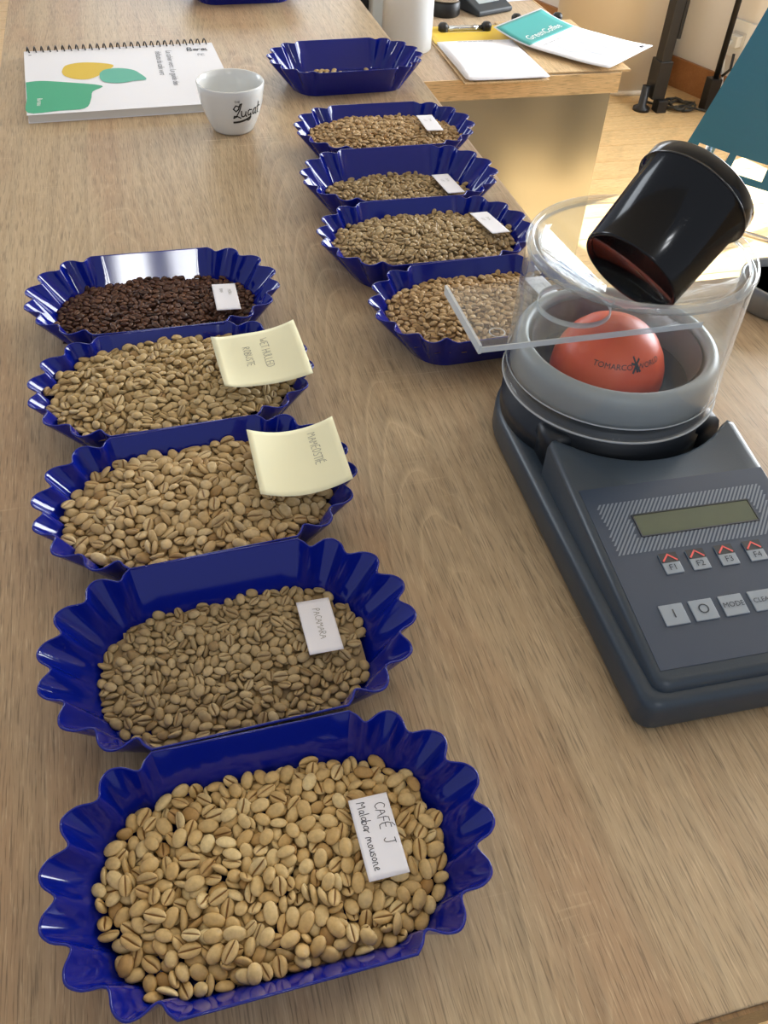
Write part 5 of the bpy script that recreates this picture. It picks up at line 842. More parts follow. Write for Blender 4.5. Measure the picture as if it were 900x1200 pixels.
-395,-56,90,1,-1,-9,-1,2,-292,19,96,1,9,-2,0,1,97,90,108,3,0,0,-9,2,257,-82,96,3,-8,-2,0,0,-56,36,123,1,6,-6,1,2,-308,-6,98,4,6,-4,-3,1,3,-18,109,1,-1,0,-9,1,11,-69,117,1,
6,-6,0,1,203,-219,89,7,-3,-2,3,2,237,114,110,7,5,2,2,1,51,-229,100,8,2,1,4,1,5,-178,100,9,1,0,1,1,123,18,117,1,-3,8,1,1,-297,-90,98,5,-1,2,7,1,-53,155,106,6,0,-1,6,2,-210,
-199,90,1,-8,4,0,2,168,-92,106,0,-4,-8,1,0,156,157,99,1,-2,-1,-9,2,-183,-146,99,3,3,-8,-2,2,276,74,95,0,6,-7,-1,1,-109,19,111,4,-1,1,-8,0,-103,105,105,8,0,-1,4,0,-220,231,
92,1,-1,-8,-3,2,-26,-126,105,9,0,-1,2,0,-323,-149,89,0,-5,8,1,2,-133,33,105,6,-1,0,-6,0,271,-7,103,4,-1,0,8,0,-322,129,85,9,2,0,0,0,368,-30,82,8,0,0,-4,0,-21,173,102,7,0,
-1,-5,2,367,132,89,0,7,6,1,2,-79,5,107,0,-5,7,-1,2,233,-150,96,2,1,9,1,2,-218,-225,85,1,-2,-2,9,1,-139,-229,96,7,1,-1,-6,0,-298,-109,92,1,-2,9,-1,1,-159,3,114,1,-8,-3,0,0,
-7,205,94,0,-1,8,3,1,-329,-38,93,1,-9,-2,-1,1,43,190,97,1,1,8,3,2,-346,-6,93,1,-9,0,-1,2,225,-225,81,9,-1,-1,2,2,-104,62,101,3,3,0,8,1,152,-186,93,1,-8,4,0,2,194,-143,95,
2,-4,-8,-2,0,155,190,101,1,0,2,-9,0,211,-55,104,4,2,8,0,0,197,-82,106,8,0,0,-3,0,-371,22,86,1,-1,-2,-9,0,-61,-147,98,2,6,6,1,1,62,212,92,0,5,7,1,1,320,-57,92,1,-9,2,0,0,
315,72,85,1,0,-1,-9,2,-54,229,91,0,2,-8,-2,1,256,53,97,9,0,-2,1,1,369,-129,82,6,-1,-1,7,2,181,104,104,7,-1,1,6,1,98,2,114,8,0,-2,3,2,-162,63,111,9,1,2,2,1,14,-129,112,0,3,
-1,-9,1,-179,229,89,0,3,-8,-3,1,-83,-120,95,6,-1,2,7,0,-195,175,99,6,0,0,6,0,38,-94,115,0,3,-8,-1,1,-11,230,92,3,-8,-2,0,2,110,69,112,7,4,2,3,2,196,-167,90,4,1,2,-8,2,-53,
173,95,0,9,2,-1,1,-176,-231,94,2,1,0,-9,0,-117,139,104,5,-1,1,-7,1,-304,55,94,0,3,-9,0,1,-45,-224,89,0,-6,-7,1,0,137,202,98,2,-9,0,0,1,232,-188,92,1,-4,-8,2,2,-78,-73,99,
0,-5,7,1,0,64,108,109,9,1,0,1,0,22,177,105,2,8,-3,0,1,-260,67,96,1,8,-4,0,2,199,141,101,9,2,-1,-1,2,-248,203,79,2,0,0,-9,1,294,-191,81,3,0,2,8,2,88,-34,112,0,-9,0,-1,0,
-261,107,93,1,4,8,1,0,42,54,100,1,-2,0,9,2,133,-142,98,1,6,6,3,2,258,-167,89,0,-6,7,-1,0,-36,-90,104,6,-2,2,-6,0,-59,-113,109,6,0,-1,7,1,3,-237,101,1,0,-8,3,1,-289,-57,97,
3,-8,4,-1,2,-272,34,93,0,-1,-2,-9,1,65,135,102,0,1,1,-9,2,269,-207,78,1,0,1,9,0,97,184,94,1,0,-9,1,2,-77,-223,90,1,7,-6,-1,1,339,-33,86,8,2,0,-4,0,-82,91,101,1,7,-5,0,2,
337,31,84,6,0,0,-7,0,-133,144,102,2,-7,-6,1,2,-173,28,101,1,8,5,0,2,-231,7,109,1,7,-5,1,2,165,-115,98,2,9,1,0,1,391,-63,80,8,0,0,5,1,256,-19,97,1,8,-4,0,1,160,233,89,4,-8,
1,0,0,-239,135,85,3,0,0,8,1,-132,-194,92,1,-3,8,0,1,80,232,91,3,-8,3,0,0,-299,-169,82,8,2,0,4,0,357,93,81,9,0,0,0,0,86,-61,102,0,3,-9,1,2,230,21,97,1,7,5,0,0,260,204,78,1,
0,0,9,0,267,117,94,1,8,5,0,2,-280,-204,78,2,0,0,9,1,-321,160,80,8,0,0,5,2,143,88,99,0,-4,8,-1,1,-17,-53,108,6,1,0,-7,0,-244,-54,97,1,0,9,-1,2,119,49,102,3,8,3,1,1,-232,
-122,94,1,-9,-2,-1,1,103,-74,108,9,0,2,-1,1,-354,102,81,2,0,0,-9,2,-360,-153,87,1,-3,-8,2,0,217,71,89,7,0,0,-5,2,293,-145,82,8,0,0,4,2,353,-84,82,9,0,0,-2,1,-55,109,97,8,
-3,0,-1,2,63,15,109,6,0,0,-7,1,-341,57,83,8,0,0,-3,0,337,158,79,9,0,0,-2,0,-388,69,80,4,0,0,-8,0,305,133,82,8,0,0,4,2,-315,87,84,9,0,0,2,2,-281,147,82,4,-1,0,8,2,70,-209,
93,1,7,5,3,0,-214,-154,85,6,0,0,-7,2,156,74,108,8,0,1,-5,1,-208,12,98,0,6,7,1,0,-143,237,90,1,2,-3,8,2,-130,175,94,1,-4,-8,-1,0,-140,-82,99,1,-9,-3,1,1,-341,-122,80,4,1,0,
-8,0,-173,-178,94,2,-9,-2,1,2,218,186,82,9,0,0,1,2,18,-113,99,0,-5,7,-2,0,-195,-73,98,5,-3,0,7,1,-138,98,99,6,-1,1,6,0,95,-184,94,0,-3,-8,-1,2,129,-214,90,7,-1,-1,-5,1,
287,176,81,7,1,1,6,2,157,-225,81,9,0,0,-1,2,136,164,86,0,0,0,-9,1,-112,-12,101,2,-6,6,-1,0,-144,-188,98,4,1,0,-8,1,-93,228,87,5,1,-1,7,1,30,-148,107,1,1,1,-9,0,98,148,92,
8,-2,0,-3,2,-256,-97,86,5,0,0,-7,1,203,109,96,0,0,9,-1,1,-150,-118,95,8,1,2,-4,2,-169,206,92,2,-9,-1,1,2,-7,61,102,1,9,1,-2,0,66,59,92,7,0,0,6,0,253,-53,87,1,0,0,9,0,-8,
126,108,9,1,0,1,1,155,-25,100,3,-8,-3,0,0,185,79,94,3,-2,0,8,1,-263,-152,83,5,0,0,-8,1,74,-143,102,6,0,1,6,0,83,19,101,1,-1,9,-1,1,56,-13,97,9,-2,0,1,2,297,41,89,6,1,-1,7,
0,-161,-227,87,0,9,-3,0,0,222,-79,88,7,0,0,6,0,-21,-207,92,2,-7,5,-2,0,251,153,84,8,0,1,4,2,-95,160,95,1,-3,9,-1,0,-279,-23,98,1,-6,-7,-2,2,-117,-226,82,0,0,1,9,2,-188,
-106,98,1,-1,-9,0,2,-73,195,84,9,0,0,2,0,-217,-28,98,0,8,-3,-1,1,-171,-71,90,4,0,0,-8,0,-111,118,89,2,0,0,-9,0,-168,117,98,0,4,-8,1,2,-218,49,94,1,1,2,-9,2,-122,205,83,1,
0,0,9,1,0,-153,89,7,0,0,5,2,-161,74,99,0,7,-6,-1,1,118,-25,103,3,7,5,1,2,195,39,91,2,0,0,9,2,39,-221,84,5,0,-1,-7,2,-39,37,103,0,2,-9,1,2,243,88,89,8,-2,1,-4,0,-14,91,102,
1,1,-9,-2,2,-179,-33,90,4,0,0,8,0,-223,-86,88,8,0,0,-5,0,28,223,84,5,0,1,-8,1,154,35,102,8,0,2,-2,1,-92,-173,95,0,-9,0,1,1,132,-60,98,6,1,3,6,0,256,-114,86,9,0,0,2,2,153,
56,91,8,0,0,3,0,103,-229,89,1,9,-1,0,1,74,106,98,0,6,-7,1,0,162,-58,93,6,0,-2,7,0,-51,-2,101,1,6,7,0,0,37,16,103,0,9,3,-1,2,-109,-95,92,7,1,0,5,1,8,-204,84,7,0,0,6,1,-76,
-34,102,1,9,0,0,2,173,193,83,3,0,0,-9,2,208,150,85,1,0,0,9,1,138,16,100,1,-6,-7,1,0,100,-122,89,9,0,0,2,1,-50,81,92,6,0,0,-7,0,40,86,101,0,1,9,-3,0,176,6,93,9,2,1,1,1,8,
-36,102,0,0,-9,1,1,289,-12,87,8,0,0,-5,2,113,-150,95,6,2,1,-7,2,-11,-5,103,0,9,2,-1,2,-136,-156,91,8,3,-1,-2,2,135,-92,90,1,0,0,-9,1,-6,-68,93,9,0,0,2,1,-73,47,103,3,-8,
-4,1,2,-229,82,88,7,0,0,-6,1,-35,143,93,7,-2,-1,6,0,-33,-153,90,7,1,-1,-5,0,]
BEANS['t2'] = [
-304,166,121,2,0,9,-1,2,-295,224,118,1,9,-2,0,2,-420,-40,117,1,-8,3,0,1,388,-135,117,0,6,-6,-1,1,355,-126,111,9,0,0,0,1,-398,82,110,3,0,1,-8,0,-317,196,110,4,0,0,-8,2,286,
222,110,9,0,0,2,2,284,-220,110,9,0,0,0,2,22,-5,161,0,6,7,-2,1,68,2,157,0,-7,-5,2,2,-343,41,133,0,2,-9,1,2,383,-16,131,1,-1,-9,1,2,421,71,128,2,8,-2,0,2,16,135,157,2,8,1,2,
2,-91,-114,146,0,-1,0,9,2,-240,106,152,2,9,-2,0,1,9,-150,144,6,0,-1,-6,2,253,204,127,3,4,-8,1,2,319,51,143,0,8,4,-1,1,-387,-115,127,1,6,-7,2,2,65,-215,147,0,-8,3,1,2,-195,
-84,145,2,-8,-5,0,2,126,9,155,1,-7,6,-1,1,-345,-97,137,1,4,8,-2,2,-61,0,161,1,-3,-8,-1,2,184,-150,146,0,9,-2,0,2,144,121,152,0,1,-9,-1,2,-43,-29,153,0,2,-1,9,1,-3,164,152,
2,8,-2,0,2,-55,-120,150,2,0,-9,0,0,354,9,130,1,8,4,-1,0,-276,143,127,1,5,8,-1,0,-244,192,133,1,0,-6,7,1,-353,132,126,0,-9,-1,-1,1,-90,-238,129,9,0,1,1,1,-183,131,138,8,0,
2,-4,2,-145,-177,141,9,1,1,1,1,-207,164,134,1,9,2,0,2,-307,29,138,3,7,5,1,2,-165,-71,136,7,3,1,-5,1,204,39,143,6,0,0,7,2,58,-158,147,6,-1,-1,-7,0,220,-213,133,2,8,-3,-1,2,
-216,83,143,4,-1,3,-8,1,301,-121,132,1,-6,7,3,1,-317,-123,132,1,-1,-2,-9,2,-1,-186,143,3,-3,8,1,1,-13,254,136,1,-8,-3,0,2,-58,-59,155,1,-8,5,0,1,-251,70,142,3,-4,-1,-8,0,
-333,83,130,8,0,0,-4,0,-171,169,135,1,6,-7,1,2,-207,-40,153,2,3,3,-8,1,99,-148,141,5,1,0,8,2,-8,-87,150,3,1,0,8,2,-117,-92,149,0,0,-9,-2,0,272,-18,142,8,0,1,-5,2,115,207,
126,7,-1,1,-6,1,-275,29,137,1,4,8,2,2,108,135,147,9,-1,0,1,2,65,-61,159,1,3,-8,2,0,124,56,146,1,-2,2,9,0,-186,-8,152,3,7,6,0,2,-94,145,144,4,0,0,-8,2,361,165,124,7,3,-2,
-5,2,-231,-112,144,2,-3,-8,-2,2,107,-184,139,9,-2,-1,-1,2,206,157,135,1,-7,6,0,1,-207,-187,127,8,0,0,4,1,-97,-145,145,2,0,-1,9,2,-163,-123,136,9,1,-1,1,2,153,226,127,2,-1,
1,-9,0,84,-255,135,2,4,8,-1,1,135,88,148,9,0,0,3,1,-66,121,156,2,6,7,0,2,297,-174,123,4,-4,-7,-2,0,258,-91,138,4,1,-2,-7,2,12,-42,151,0,1,0,9,2,-109,227,133,3,-4,-6,4,0,
224,249,125,1,0,9,-1,2,-2,88,156,8,-2,0,5,2,-272,-137,135,2,7,4,2,2,192,206,130,4,-1,-1,8,2,-140,248,127,9,0,0,2,2,352,55,125,7,0,-1,5,1,296,27,135,1,3,8,1,2,287,76,140,2,
8,-3,2,0,142,189,130,5,-2,0,7,0,305,-87,138,3,0,0,-9,0,-197,-123,136,7,-2,0,6,2,354,-62,131,3,9,0,1,0,224,-129,139,9,0,1,0,2,84,-33,149,5,0,-1,7,2,-273,-65,146,5,-1,1,-8,
1,113,172,137,1,8,4,0,0,-115,40,152,9,-1,-1,0,2,-215,46,142,6,-1,0,-6,0,-101,-26,159,5,-1,1,7,2,398,113,122,7,-2,-4,2,1,-332,-60,127,1,0,-1,-9,0,-10,48,151,3,-7,4,-2,0,
207,118,140,1,-7,-4,2,2,-35,200,147,1,-6,6,-1,1,342,112,122,2,-8,-3,-2,0,40,254,138,2,-1,-1,-9,2,174,-235,130,2,7,-4,2,1,-280,-176,126,7,2,-2,-5,1,194,75,148,3,4,-7,-3,0,
27,-120,142,4,-1,0,8,0,328,30,134,1,7,6,0,2,19,72,155,8,0,-2,-4,1,169,-16,151,6,-3,-1,-6,2,182,-106,143,1,-2,8,-4,2,21,-72,148,1,0,0,9,0,159,65,151,5,-7,1,-1,0,54,227,137,
1,-2,-7,5,1,48,-45,154,2,-6,-7,-1,1,-110,81,150,1,1,9,2,1,78,91,145,2,-1,0,-9,2,204,-224,129,3,-2,-8,2,1,289,127,128,0,-8,-4,2,0,-153,-19,149,6,1,0,7,2,308,153,121,5,-1,
-4,6,2,-346,-29,130,4,0,-3,8,1,-131,-126,134,8,-1,-2,4,1,-150,198,128,7,1,-2,-5,0,163,-65,151,9,0,0,2,1,-229,-164,128,2,0,1,-9,2,-59,46,155,9,0,0,-1,0,149,142,142,2,-7,-5,
-1,1,-386,145,116,7,-1,-1,6,2,250,-51,138,4,1,1,8,2,-373,-45,127,1,7,-6,0,2,253,75,142,6,6,3,0,1,-6,16,152,9,-2,0,-1,0,97,240,129,4,2,1,8,0,-63,247,130,7,-4,0,-3,2,41,36,
146,7,-1,0,5,0,-291,107,134,1,-6,6,-2,2,-139,164,131,9,0,-1,2,1,-283,-104,124,8,0,0,3,0,-182,29,148,1,-1,0,9,2,-153,16,146,0,8,4,1,1,89,-74,152,2,5,7,2,1,-13,-9,151,2,-2,
1,8,2,224,-26,147,4,-1,8,2,1,3,-229,129,7,-1,-1,5,1,-265,62,132,5,1,1,8,2,93,40,143,1,-6,6,-4,2,306,-10,135,9,-1,0,-2,2,61,129,146,5,8,2,0,2,259,-126,130,4,0,1,8,1,240,
121,133,2,0,1,-9,1,-316,114,130,2,-4,8,-3,1,-326,-181,120,1,9,0,-2,2,-49,149,151,1,-7,6,-1,0,-47,116,148,1,7,-4,2,2,49,-108,143,0,-9,1,-2,1,81,35,145,8,1,-4,-3,0,319,224,
119,5,6,-3,-3,0,-79,64,149,2,0,1,-9,0,-171,55,148,2,-2,-8,4,0,-215,118,143,1,9,-2,1,2,199,-58,147,1,2,-1,-9,1,-377,-6,117,7,-2,-2,5,1,-117,-199,137,1,-9,1,1,0,198,-71,141,
1,5,-7,3,1,-165,-183,128,7,-1,1,-6,2,-139,-255,130,5,7,0,1,2,-76,-76,150,9,1,-1,-2,0,-57,-185,135,1,-3,-8,0,1,-122,64,154,1,-2,1,9,1,39,77,147,7,1,-1,-6,2,-154,115,139,6,
2,0,-6,2,-119,-222,134,1,1,-9,2,0,36,200,136,5,-2,1,-7,2,-130,115,142,8,-1,3,-3,0,345,91,121,6,3,-1,-6,1,-62,191,142,5,4,6,2,2,-164,-236,131,2,8,-4,1,2,175,21,145,3,-2,7,
-3,1,-33,-224,133,0,2,3,8,2,413,-38,115,0,2,1,9,2,89,185,139,9,-1,1,2,1,-288,5,136,4,1,0,-8,2,145,-121,142,8,0,0,4,0,-1,234,133,9,2,0,2,2,140,-195,133,1,9,0,-3,0,-55,-239,
130,6,0,0,-6,2,121,-109,142,8,-1,-1,4,0,-7,198,138,2,-7,-5,1,2,179,246,120,1,9,1,2,2,328,-31,133,1,-2,9,0,1,-110,-172,139,1,-8,3,0,0,-18,121,144,2,5,7,-1,2,-13,85,146,0,4,
8,-1,1,-125,-31,155,1,-8,-3,2,2,310,97,126,9,2,1,1,2,266,148,129,6,0,1,-6,2,237,138,131,1,-3,-8,-1,1,-281,-28,141,8,-4,0,-2,0,234,-153,133,0,-8,4,-1,1,-208,-248,118,2,9,
-1,0,1,384,16,121,4,1,0,-8,0,-410,51,118,2,8,2,1,1,-331,-11,127,9,2,1,-1,1,110,-21,146,8,0,0,5,0,219,68,141,8,-2,0,-4,1,206,-252,122,1,-3,-1,-8,0,-232,-81,139,2,0,-1,9,2,
24,215,132,1,-8,-5,1,0,-365,82,122,5,-7,0,0,1,-304,-227,118,2,5,7,-1,0,-429,57,120,4,3,-6,-5,1,-263,-190,122,1,6,5,4,1,41,146,147,0,-8,-4,-1,0,-237,-227,116,1,-7,6,0,0,
-46,-156,134,9,0,-2,0,2,360,-40,123,2,0,9,1,2,138,-142,137,2,9,1,0,0,-235,10,141,1,-2,0,-9,0,163,35,146,6,2,-2,-6,2,-375,58,117,8,-1,-2,-4,1,-179,220,119,1,9,0,1,2,165,
-91,146,0,-1,9,0,1,-89,191,133,8,0,1,-3,2,113,-209,133,8,3,-2,0,2,-390,-57,120,2,0,-9,1,0,-298,-70,137,1,8,-4,0,2,73,-176,138,4,0,1,-8,0,324,-77,126,5,0,0,8,0,245,20,140,
5,0,-1,-7,0,258,45,141,3,1,2,8,0,-152,-153,132,9,-1,0,-2,1,-35,62,149,6,0,-1,7,0,-132,-65,142,8,1,-1,4,0,-151,53,146,4,1,2,8,0,20,28,146,3,-2,-7,4,1,-39,27,147,7,-2,-2,-5,
1,274,97,133,5,-3,-2,-7,2,-239,155,121,1,3,1,8,0,-84,-34,148,8,-1,0,4,0,-120,191,127,4,0,-2,8,2,-218,197,121,1,2,3,8,2,166,-194,130,4,0,1,8,2,287,-62,132,9,-2,1,-1,1,139,
-48,137,9,0,1,2,0,-149,131,136,1,-6,6,0,0,322,-136,118,1,-7,-5,1,0,198,-18,146,5,1,0,-7,0,-328,83,121,1,7,-6,0,2,79,155,139,1,-8,4,-3,0,235,-193,120,5,3,1,-6,1,-243,38,
137,3,1,-2,8,2,165,-250,119,3,8,-1,2,0,-24,-138,130,2,-1,0,9,2,270,-168,118,9,1,2,-1,1,-82,10,148,0,0,-8,-5,1,380,131,114,2,-2,2,-8,0,-266,-73,130,5,-1,-1,7,1,308,198,114,
0,0,-3,-9,1,-147,-210,129,4,-1,1,-8,1,-94,245,126,6,1,-1,-6,1,303,-40,133,8,1,0,-3,0,-190,247,117,1,-9,-1,-2,0,-214,226,117,1,-8,-3,0,0,-360,-134,116,4,-2,2,-8,1,107,-240,
125,3,-1,0,8,2,236,166,120,0,-3,-8,1,1,-258,-39,141,1,-7,1,-6,2,169,82,143,1,-5,-7,-2,2,-260,175,120,1,8,3,0,2,370,-66,121,3,8,4,0,1,-6,-117,138,9,0,3,0,2,-50,83,139,2,0,
2,-9,2,-316,-213,116,6,-1,-2,-7,1,330,164,118,4,1,-4,-7,0,276,-101,130,5,0,0,8,0,265,23,137,2,9,1,1,1,216,184,123,1,-1,1,9,1,-102,159,131,8,0,0,-4,0,402,34,114,8,2,-1,-4,
0,-34,-64,141,4,1,-2,-8,1,-253,-14,139,3,1,4,7,1,-79,-207,124,8,-2,-1,3,0,117,258,119,8,4,-1,2,1,-57,-95,144,0,5,-8,-1,0,-244,-135,134,2,5,8,0,0,112,108,142,6,-1,-1,-7,1,
230,-86,131,4,0,-1,-8,0,75,-125,135,8,0,1,5,2,-295,59,122,3,2,1,-8,2,31,164,133,2,0,1,-9,0,-265,210,116,5,-3,1,-7,2,-41,221,127,8,0,0,3,2,221,4,140,2,5,-7,-3,0,115,-79,
141,2,-6,-7,0,2,-118,-3,148,1,0,-9,-2,2,-233,245,114,2,-1,2,-8,1,259,-198,118,1,-5,8,0,0,-155,-52,132,9,1,-1,0,2,335,146,113,8,-2,0,5,1,-272,-219,117,1,9,-1,-1,1,222,40,
139,1,-3,9,-1,2,-186,-35,144,4,8,-2,0,1,373,64,112,3,0,1,9,2,-37,181,136,1,6,7,-2,2,78,59,141,5,-2,7,2,0,217,218,120,1,-7,5,-3,1,274,152,120,1,-9,2,0,1,-291,-193,118,2,1,
-9,1,0,-77,100,139,2,-1,-2,-9,2,-109,-79,139,3,-8,2,-1,1,88,-97,134,2,0,2,8,2,42,-225,132,6,-1,-2,-6,1,-334,-145,119,1,5,-7,0,2,66,194,129,6,0,0,-6,2,263,-34,131,2,-9,2,0,
0,77,250,121,0,-1,8,4,2,-31,-192,132,8,1,1,-4,0,173,-41,145,5,-7,1,0,1,-30,-99,139,5,2,-2,-7,1,-28,-236,126,1,5,8,-1,0,26,-230,125,2,6,-6,2,2,-216,-13,144,5,-1,0,-7,1,154,
-219,126,8,-1,0,3,0,-169,-247,119,1,8,2,-2,1,163,199,124,2,3,-2,-8,1,135,-112,135,1,-9,1,0,0,-329,137,118,0,3,8,1,0,-11,-71,136,4,0,0,8,0,45,-193,132,2,1,1,9,2,-208,-217,
115,3,2,0,-8,1,173,178,120,8,2,-3,-3,0,-312,-29,129,7,2,1,5,1,-407,-7,112,6,0,1,-6,2,-77,-177,123,0,-1,9,1,1,146,243,114,0,-1,2,9,1,-22,-175,131,2,-9,-1,0,1,175,150,130,4,
1,0,-8,0,113,11,141,2,-6,-6,1,2,-389,31,112,9,0,0,3,2,297,-95,128,0,3,8,2,0,-261,111,133,7,0,-1,6,1,-375,-86,119,5,-2,1,7,1,-21,143,143,4,-1,1,8,2,-302,-140,121,8,-2,2,4,
2,-140,-94,132,8,-2,1,3,2,69,241,128,9,1,0,-2,0,201,168,120,1,-1,-9,1,0,-250,-104,129,9,1,1,2,0,356,131,110,6,0,0,-6,0,-360,-165,109,0,0,1,9,0,23,-200,129,3,-5,-7,2,1,220,
-163,121,1,8,-4,0,1,52,-81,139,1,2,3,-8,2,65,114,136,2,8,2,0,0,161,-163,131,1,0,-1,-9,2,-212,-159,121,0,2,9,-1,1,49,-163,132,9,1,0,-1,1,230,-54,137,1,6,-7,1,1,208,-116,
128,9,0,0,0,1,282,61,134,4,6,-5,1,1,-300,93,121,0,5,8,-1,1,168,-63,141,2,-4,-8,0,1,144,-237,118,2,8,3,0,1,45,190,126,1,-7,-6,1,2,-289,-47,135,6,0,1,6,2,-133,-231,124,1,6,
-7,0,0,307,177,110,9,0,0,2,0,127,-24,133,2,-1,0,-9,0,10,185,135,1,2,-1,9,1,-308,-163,115,6,1,2,6,2,13,-166,130,2,-1,-2,9,0,105,77,136,3,1,-3,-8,2,190,-2,140,1,-5,8,0,2,-4,
-44,133,6,6,0,-1,2,-111,132,131,9,0,0,-2,0,275,-61,126,1,7,5,-1,2,248,-153,120,0,7,6,0,0,66,84,136,1,-2,-9,-2,1,-233,-57,136,2,-6,6,0,2,202,225,117,4,-3,-1,7,1,181,99,136,
1,-3,-8,-2,1,170,49,139,2,1,9,-1,1,329,-165,110,8,0,0,3,1,-379,114,110,4,0,0,-8,0,202,-38,138,2,4,8,1,2,-319,-88,125,3,-2,0,8,2,74,-213,123,1,0,1,-9,0,-283,193,110,8,0,0,
5,1,-162,-124,125,2,-8,4,1,1,-236,6,133,1,8,-2,-2,0,-181,197,120,8,4,-1,0,0,-183,-146,126,3,6,-5,-3,2,-218,-28,130,6,0,0,-6,0,-198,-187,113,8,0,-1,5,0,35,249,122,9,-1,1,0,
1,98,113,136,1,7,-5,-2,1,57,59,136,6,0,-2,7,1,-338,-119,121,3,-2,-2,-8,0,143,107,138,1,9,0,0,0,-333,-1,114,9,1,0,-2,0,174,-203,120,1,1,9,1,2,-16,-250,120,2,1,8,-3,0,-74,
218,126,6,0,1,-6,0,-189,168,121,1,5,7,0,0,241,90,130,4,1,2,-8,2,85,-155,133,0,9,-2,0,1,-215,-137,129,1,2,9,0,0,-228,-191,113,5,-1,2,-7,1,-242,209,114,6,2,2,6,0,261,-89,
124,1,9,0,-1,2,96,-44,140,0,6,-6,1,2,-203,21,132,8,-1,0,-5,2,375,159,110,9,1,0,-1,1,243,-9,134,6,-1,0,7,2,-106,-135,132,3,0,1,-8,1,20,-247,119,3,8,-2,0,1,61,-239,128,8,-2,
-1,-3,1,-165,78,134,5,2,1,8,1,137,-80,137,7,0,2,-5,0,-407,-75,110,8,0,0,-3,0,-244,-171,112,8,0,0,3,0,328,-47,123,1,0,9,-2,0,-11,23,142,1,9,-2,0,2,-68,-136,134,9,-2,-1,0,1,
44,-6,141,8,-2,0,-3,2,76,-14,135,5,0,0,-8,2,208,-152,130,5,-1,-1,7,0,-155,245,117,1,0,9,-1,1,307,5,118,1,1,-2,-9,0,372,-97,111,5,0,0,8,1,-82,-3,146,4,2,-7,4,1,142,-1,139,
8,0,-1,-4,0,401,-68,111,4,0,0,-8,2,397,81,110,3,0,0,9,0,63,155,134,8,1,-4,-2,2,-194,106,131,1,1,-9,2,0,53,-247,121,2,7,-5,1,2,365,99,111,2,0,0,-9,1,-125,28,138,7,-1,0,6,0,
106,-133,129,9,1,-1,2,0,174,-133,133,1,-9,1,0,1,-118,243,118,1,-8,4,0,1,422,47,111,5,0,0,7,2,24,-63,140,1,-9,-2,0,1,150,-175,121,1,-5,8,1,0,300,-36,123,0,6,-6,-2,0,132,
-212,120,0,2,-9,1,2,-115,207,120,1,-5,-7,1,1,224,-95,116,3,0,0,-8,1,267,-4,126,8,0,-2,2,1,-59,-209,121,1,8,4,0,2,33,45,138,1,-6,-7,1,0,-12,241,118,2,6,7,1,0,-384,-140,110,
8,1,0,5,2,-37,241,120,0,6,7,1,2,147,160,123,0,2,1,9,2,242,101,124,1,-9,-2,0,2,-140,84,137,8,2,2,2,1,-184,-222,110,7,0,0,6,0,-53,-41,138,4,2,-1,7,0,-11,-91,131,2,8,-3,-1,0,
-131,105,128,3,-7,-5,2,1,-116,-246,119,0,8,-3,2,1,-44,17,143,0,-3,-8,3,2,386,-35,111,7,0,0,-5,0,-110,-208,120,1,-5,7,0,1,-360,153,110,2,0,0,-9,2,-195,136,126,8,2,0,3,1,44,
-39,139,2,-7,-4,-1,0,-115,160,124,1,9,2,-1,0,-145,212,112,6,0,0,7,2,-270,-117,121,1,9,1,1,0,-167,-16,136,6,0,1,7,0,243,-118,124,0,7,5,-2,1,17,-143,127,7,0,-2,5,1,338,20,
114,7,0,0,6,0,213,-131,122,1,9,1,-1,0,201,107,123,0,0,-9,-1,0,71,222,119,1,-7,-6,0,1,-85,74,134,8,0,0,-5,2,114,-189,123,9,1,1,2,1,113,127,129,1,-6,-6,-3,1,-151,41,134,1,
-5,7,0,2,134,38,137,6,-1,1,-6,2,-60,49,139,5,-1,-1,-7,0,268,183,111,3,0,0,-9,2,-114,30,130,4,6,5,3,1,181,204,112,9,0,0,-3,2,294,-149,112,3,0,0,8,1,124,-163,127,3,0,1,8,1,
-76,136,138,0,-4,8,-1,2,-177,-102,126,3,-6,-6,-1,0,25,119,135,3,0,0,9,2,364,34,112,4,0,0,8,0,329,59,121,1,-8,-5,0,1,232,197,111,9,0,0,3,0,-298,15,124,1,9,2,0,2,-192,68,
132,8,0,0,5,2,2,-194,122,1,-8,-3,1,1,94,195,122,0,-2,-9,-1,2,175,119,130,5,-7,2,3,0,5,-9,142,7,-2,0,5,1,-69,-32,139,1,-9,-2,1,0,10,221,121,1,-5,7,1,0,-235,127,129,1,5,-6,
-4,1,312,-197,109,0,0,0,9,1,-87,205,122,0,-8,-3,2,1,-177,34,134,5,-1,0,7,0,-102,135,124,0,-1,9,1,0,160,-14,131,6,0,-1,-7,1,310,114,113,8,0,0,3,2,-86,-157,125,1,-2,2,9,1,
43,97,126,1,-7,6,0,0,-1,156,137,1,8,-4,1,1,-109,98,126,6,-3,-1,5,2,340,-76,113,8,0,0,-4,0,59,20,135,8,0,1,-3,1,-216,-88,129,0,6,-6,2,0,-350,-63,113,5,0,0,8,1,-83,166,124,
1,-5,-7,1,2,-30,61,135,4,1,0,-8,0,-310,-104,113,4,0,0,8,1,-170,-186,113,8,0,0,5,0,17,191,122,0,-8,-4,1,1,8,100,138,7,2,-2,-4,0,-246,-89,123,1,2,-9,-1,1,302,64,125,5,6,4,2,
1,211,87,129,4,-7,-4,-1,0,-325,-40,114,4,0,0,-8,0,-89,37,137,8,0,1,-3,2,-81,242,113,0,1,-1,-9,2,356,-11,114,9,0,0,1,2,-117,55,138,1,-2,7,5,1,-60,164,129,8,-3,2,1,2,128,
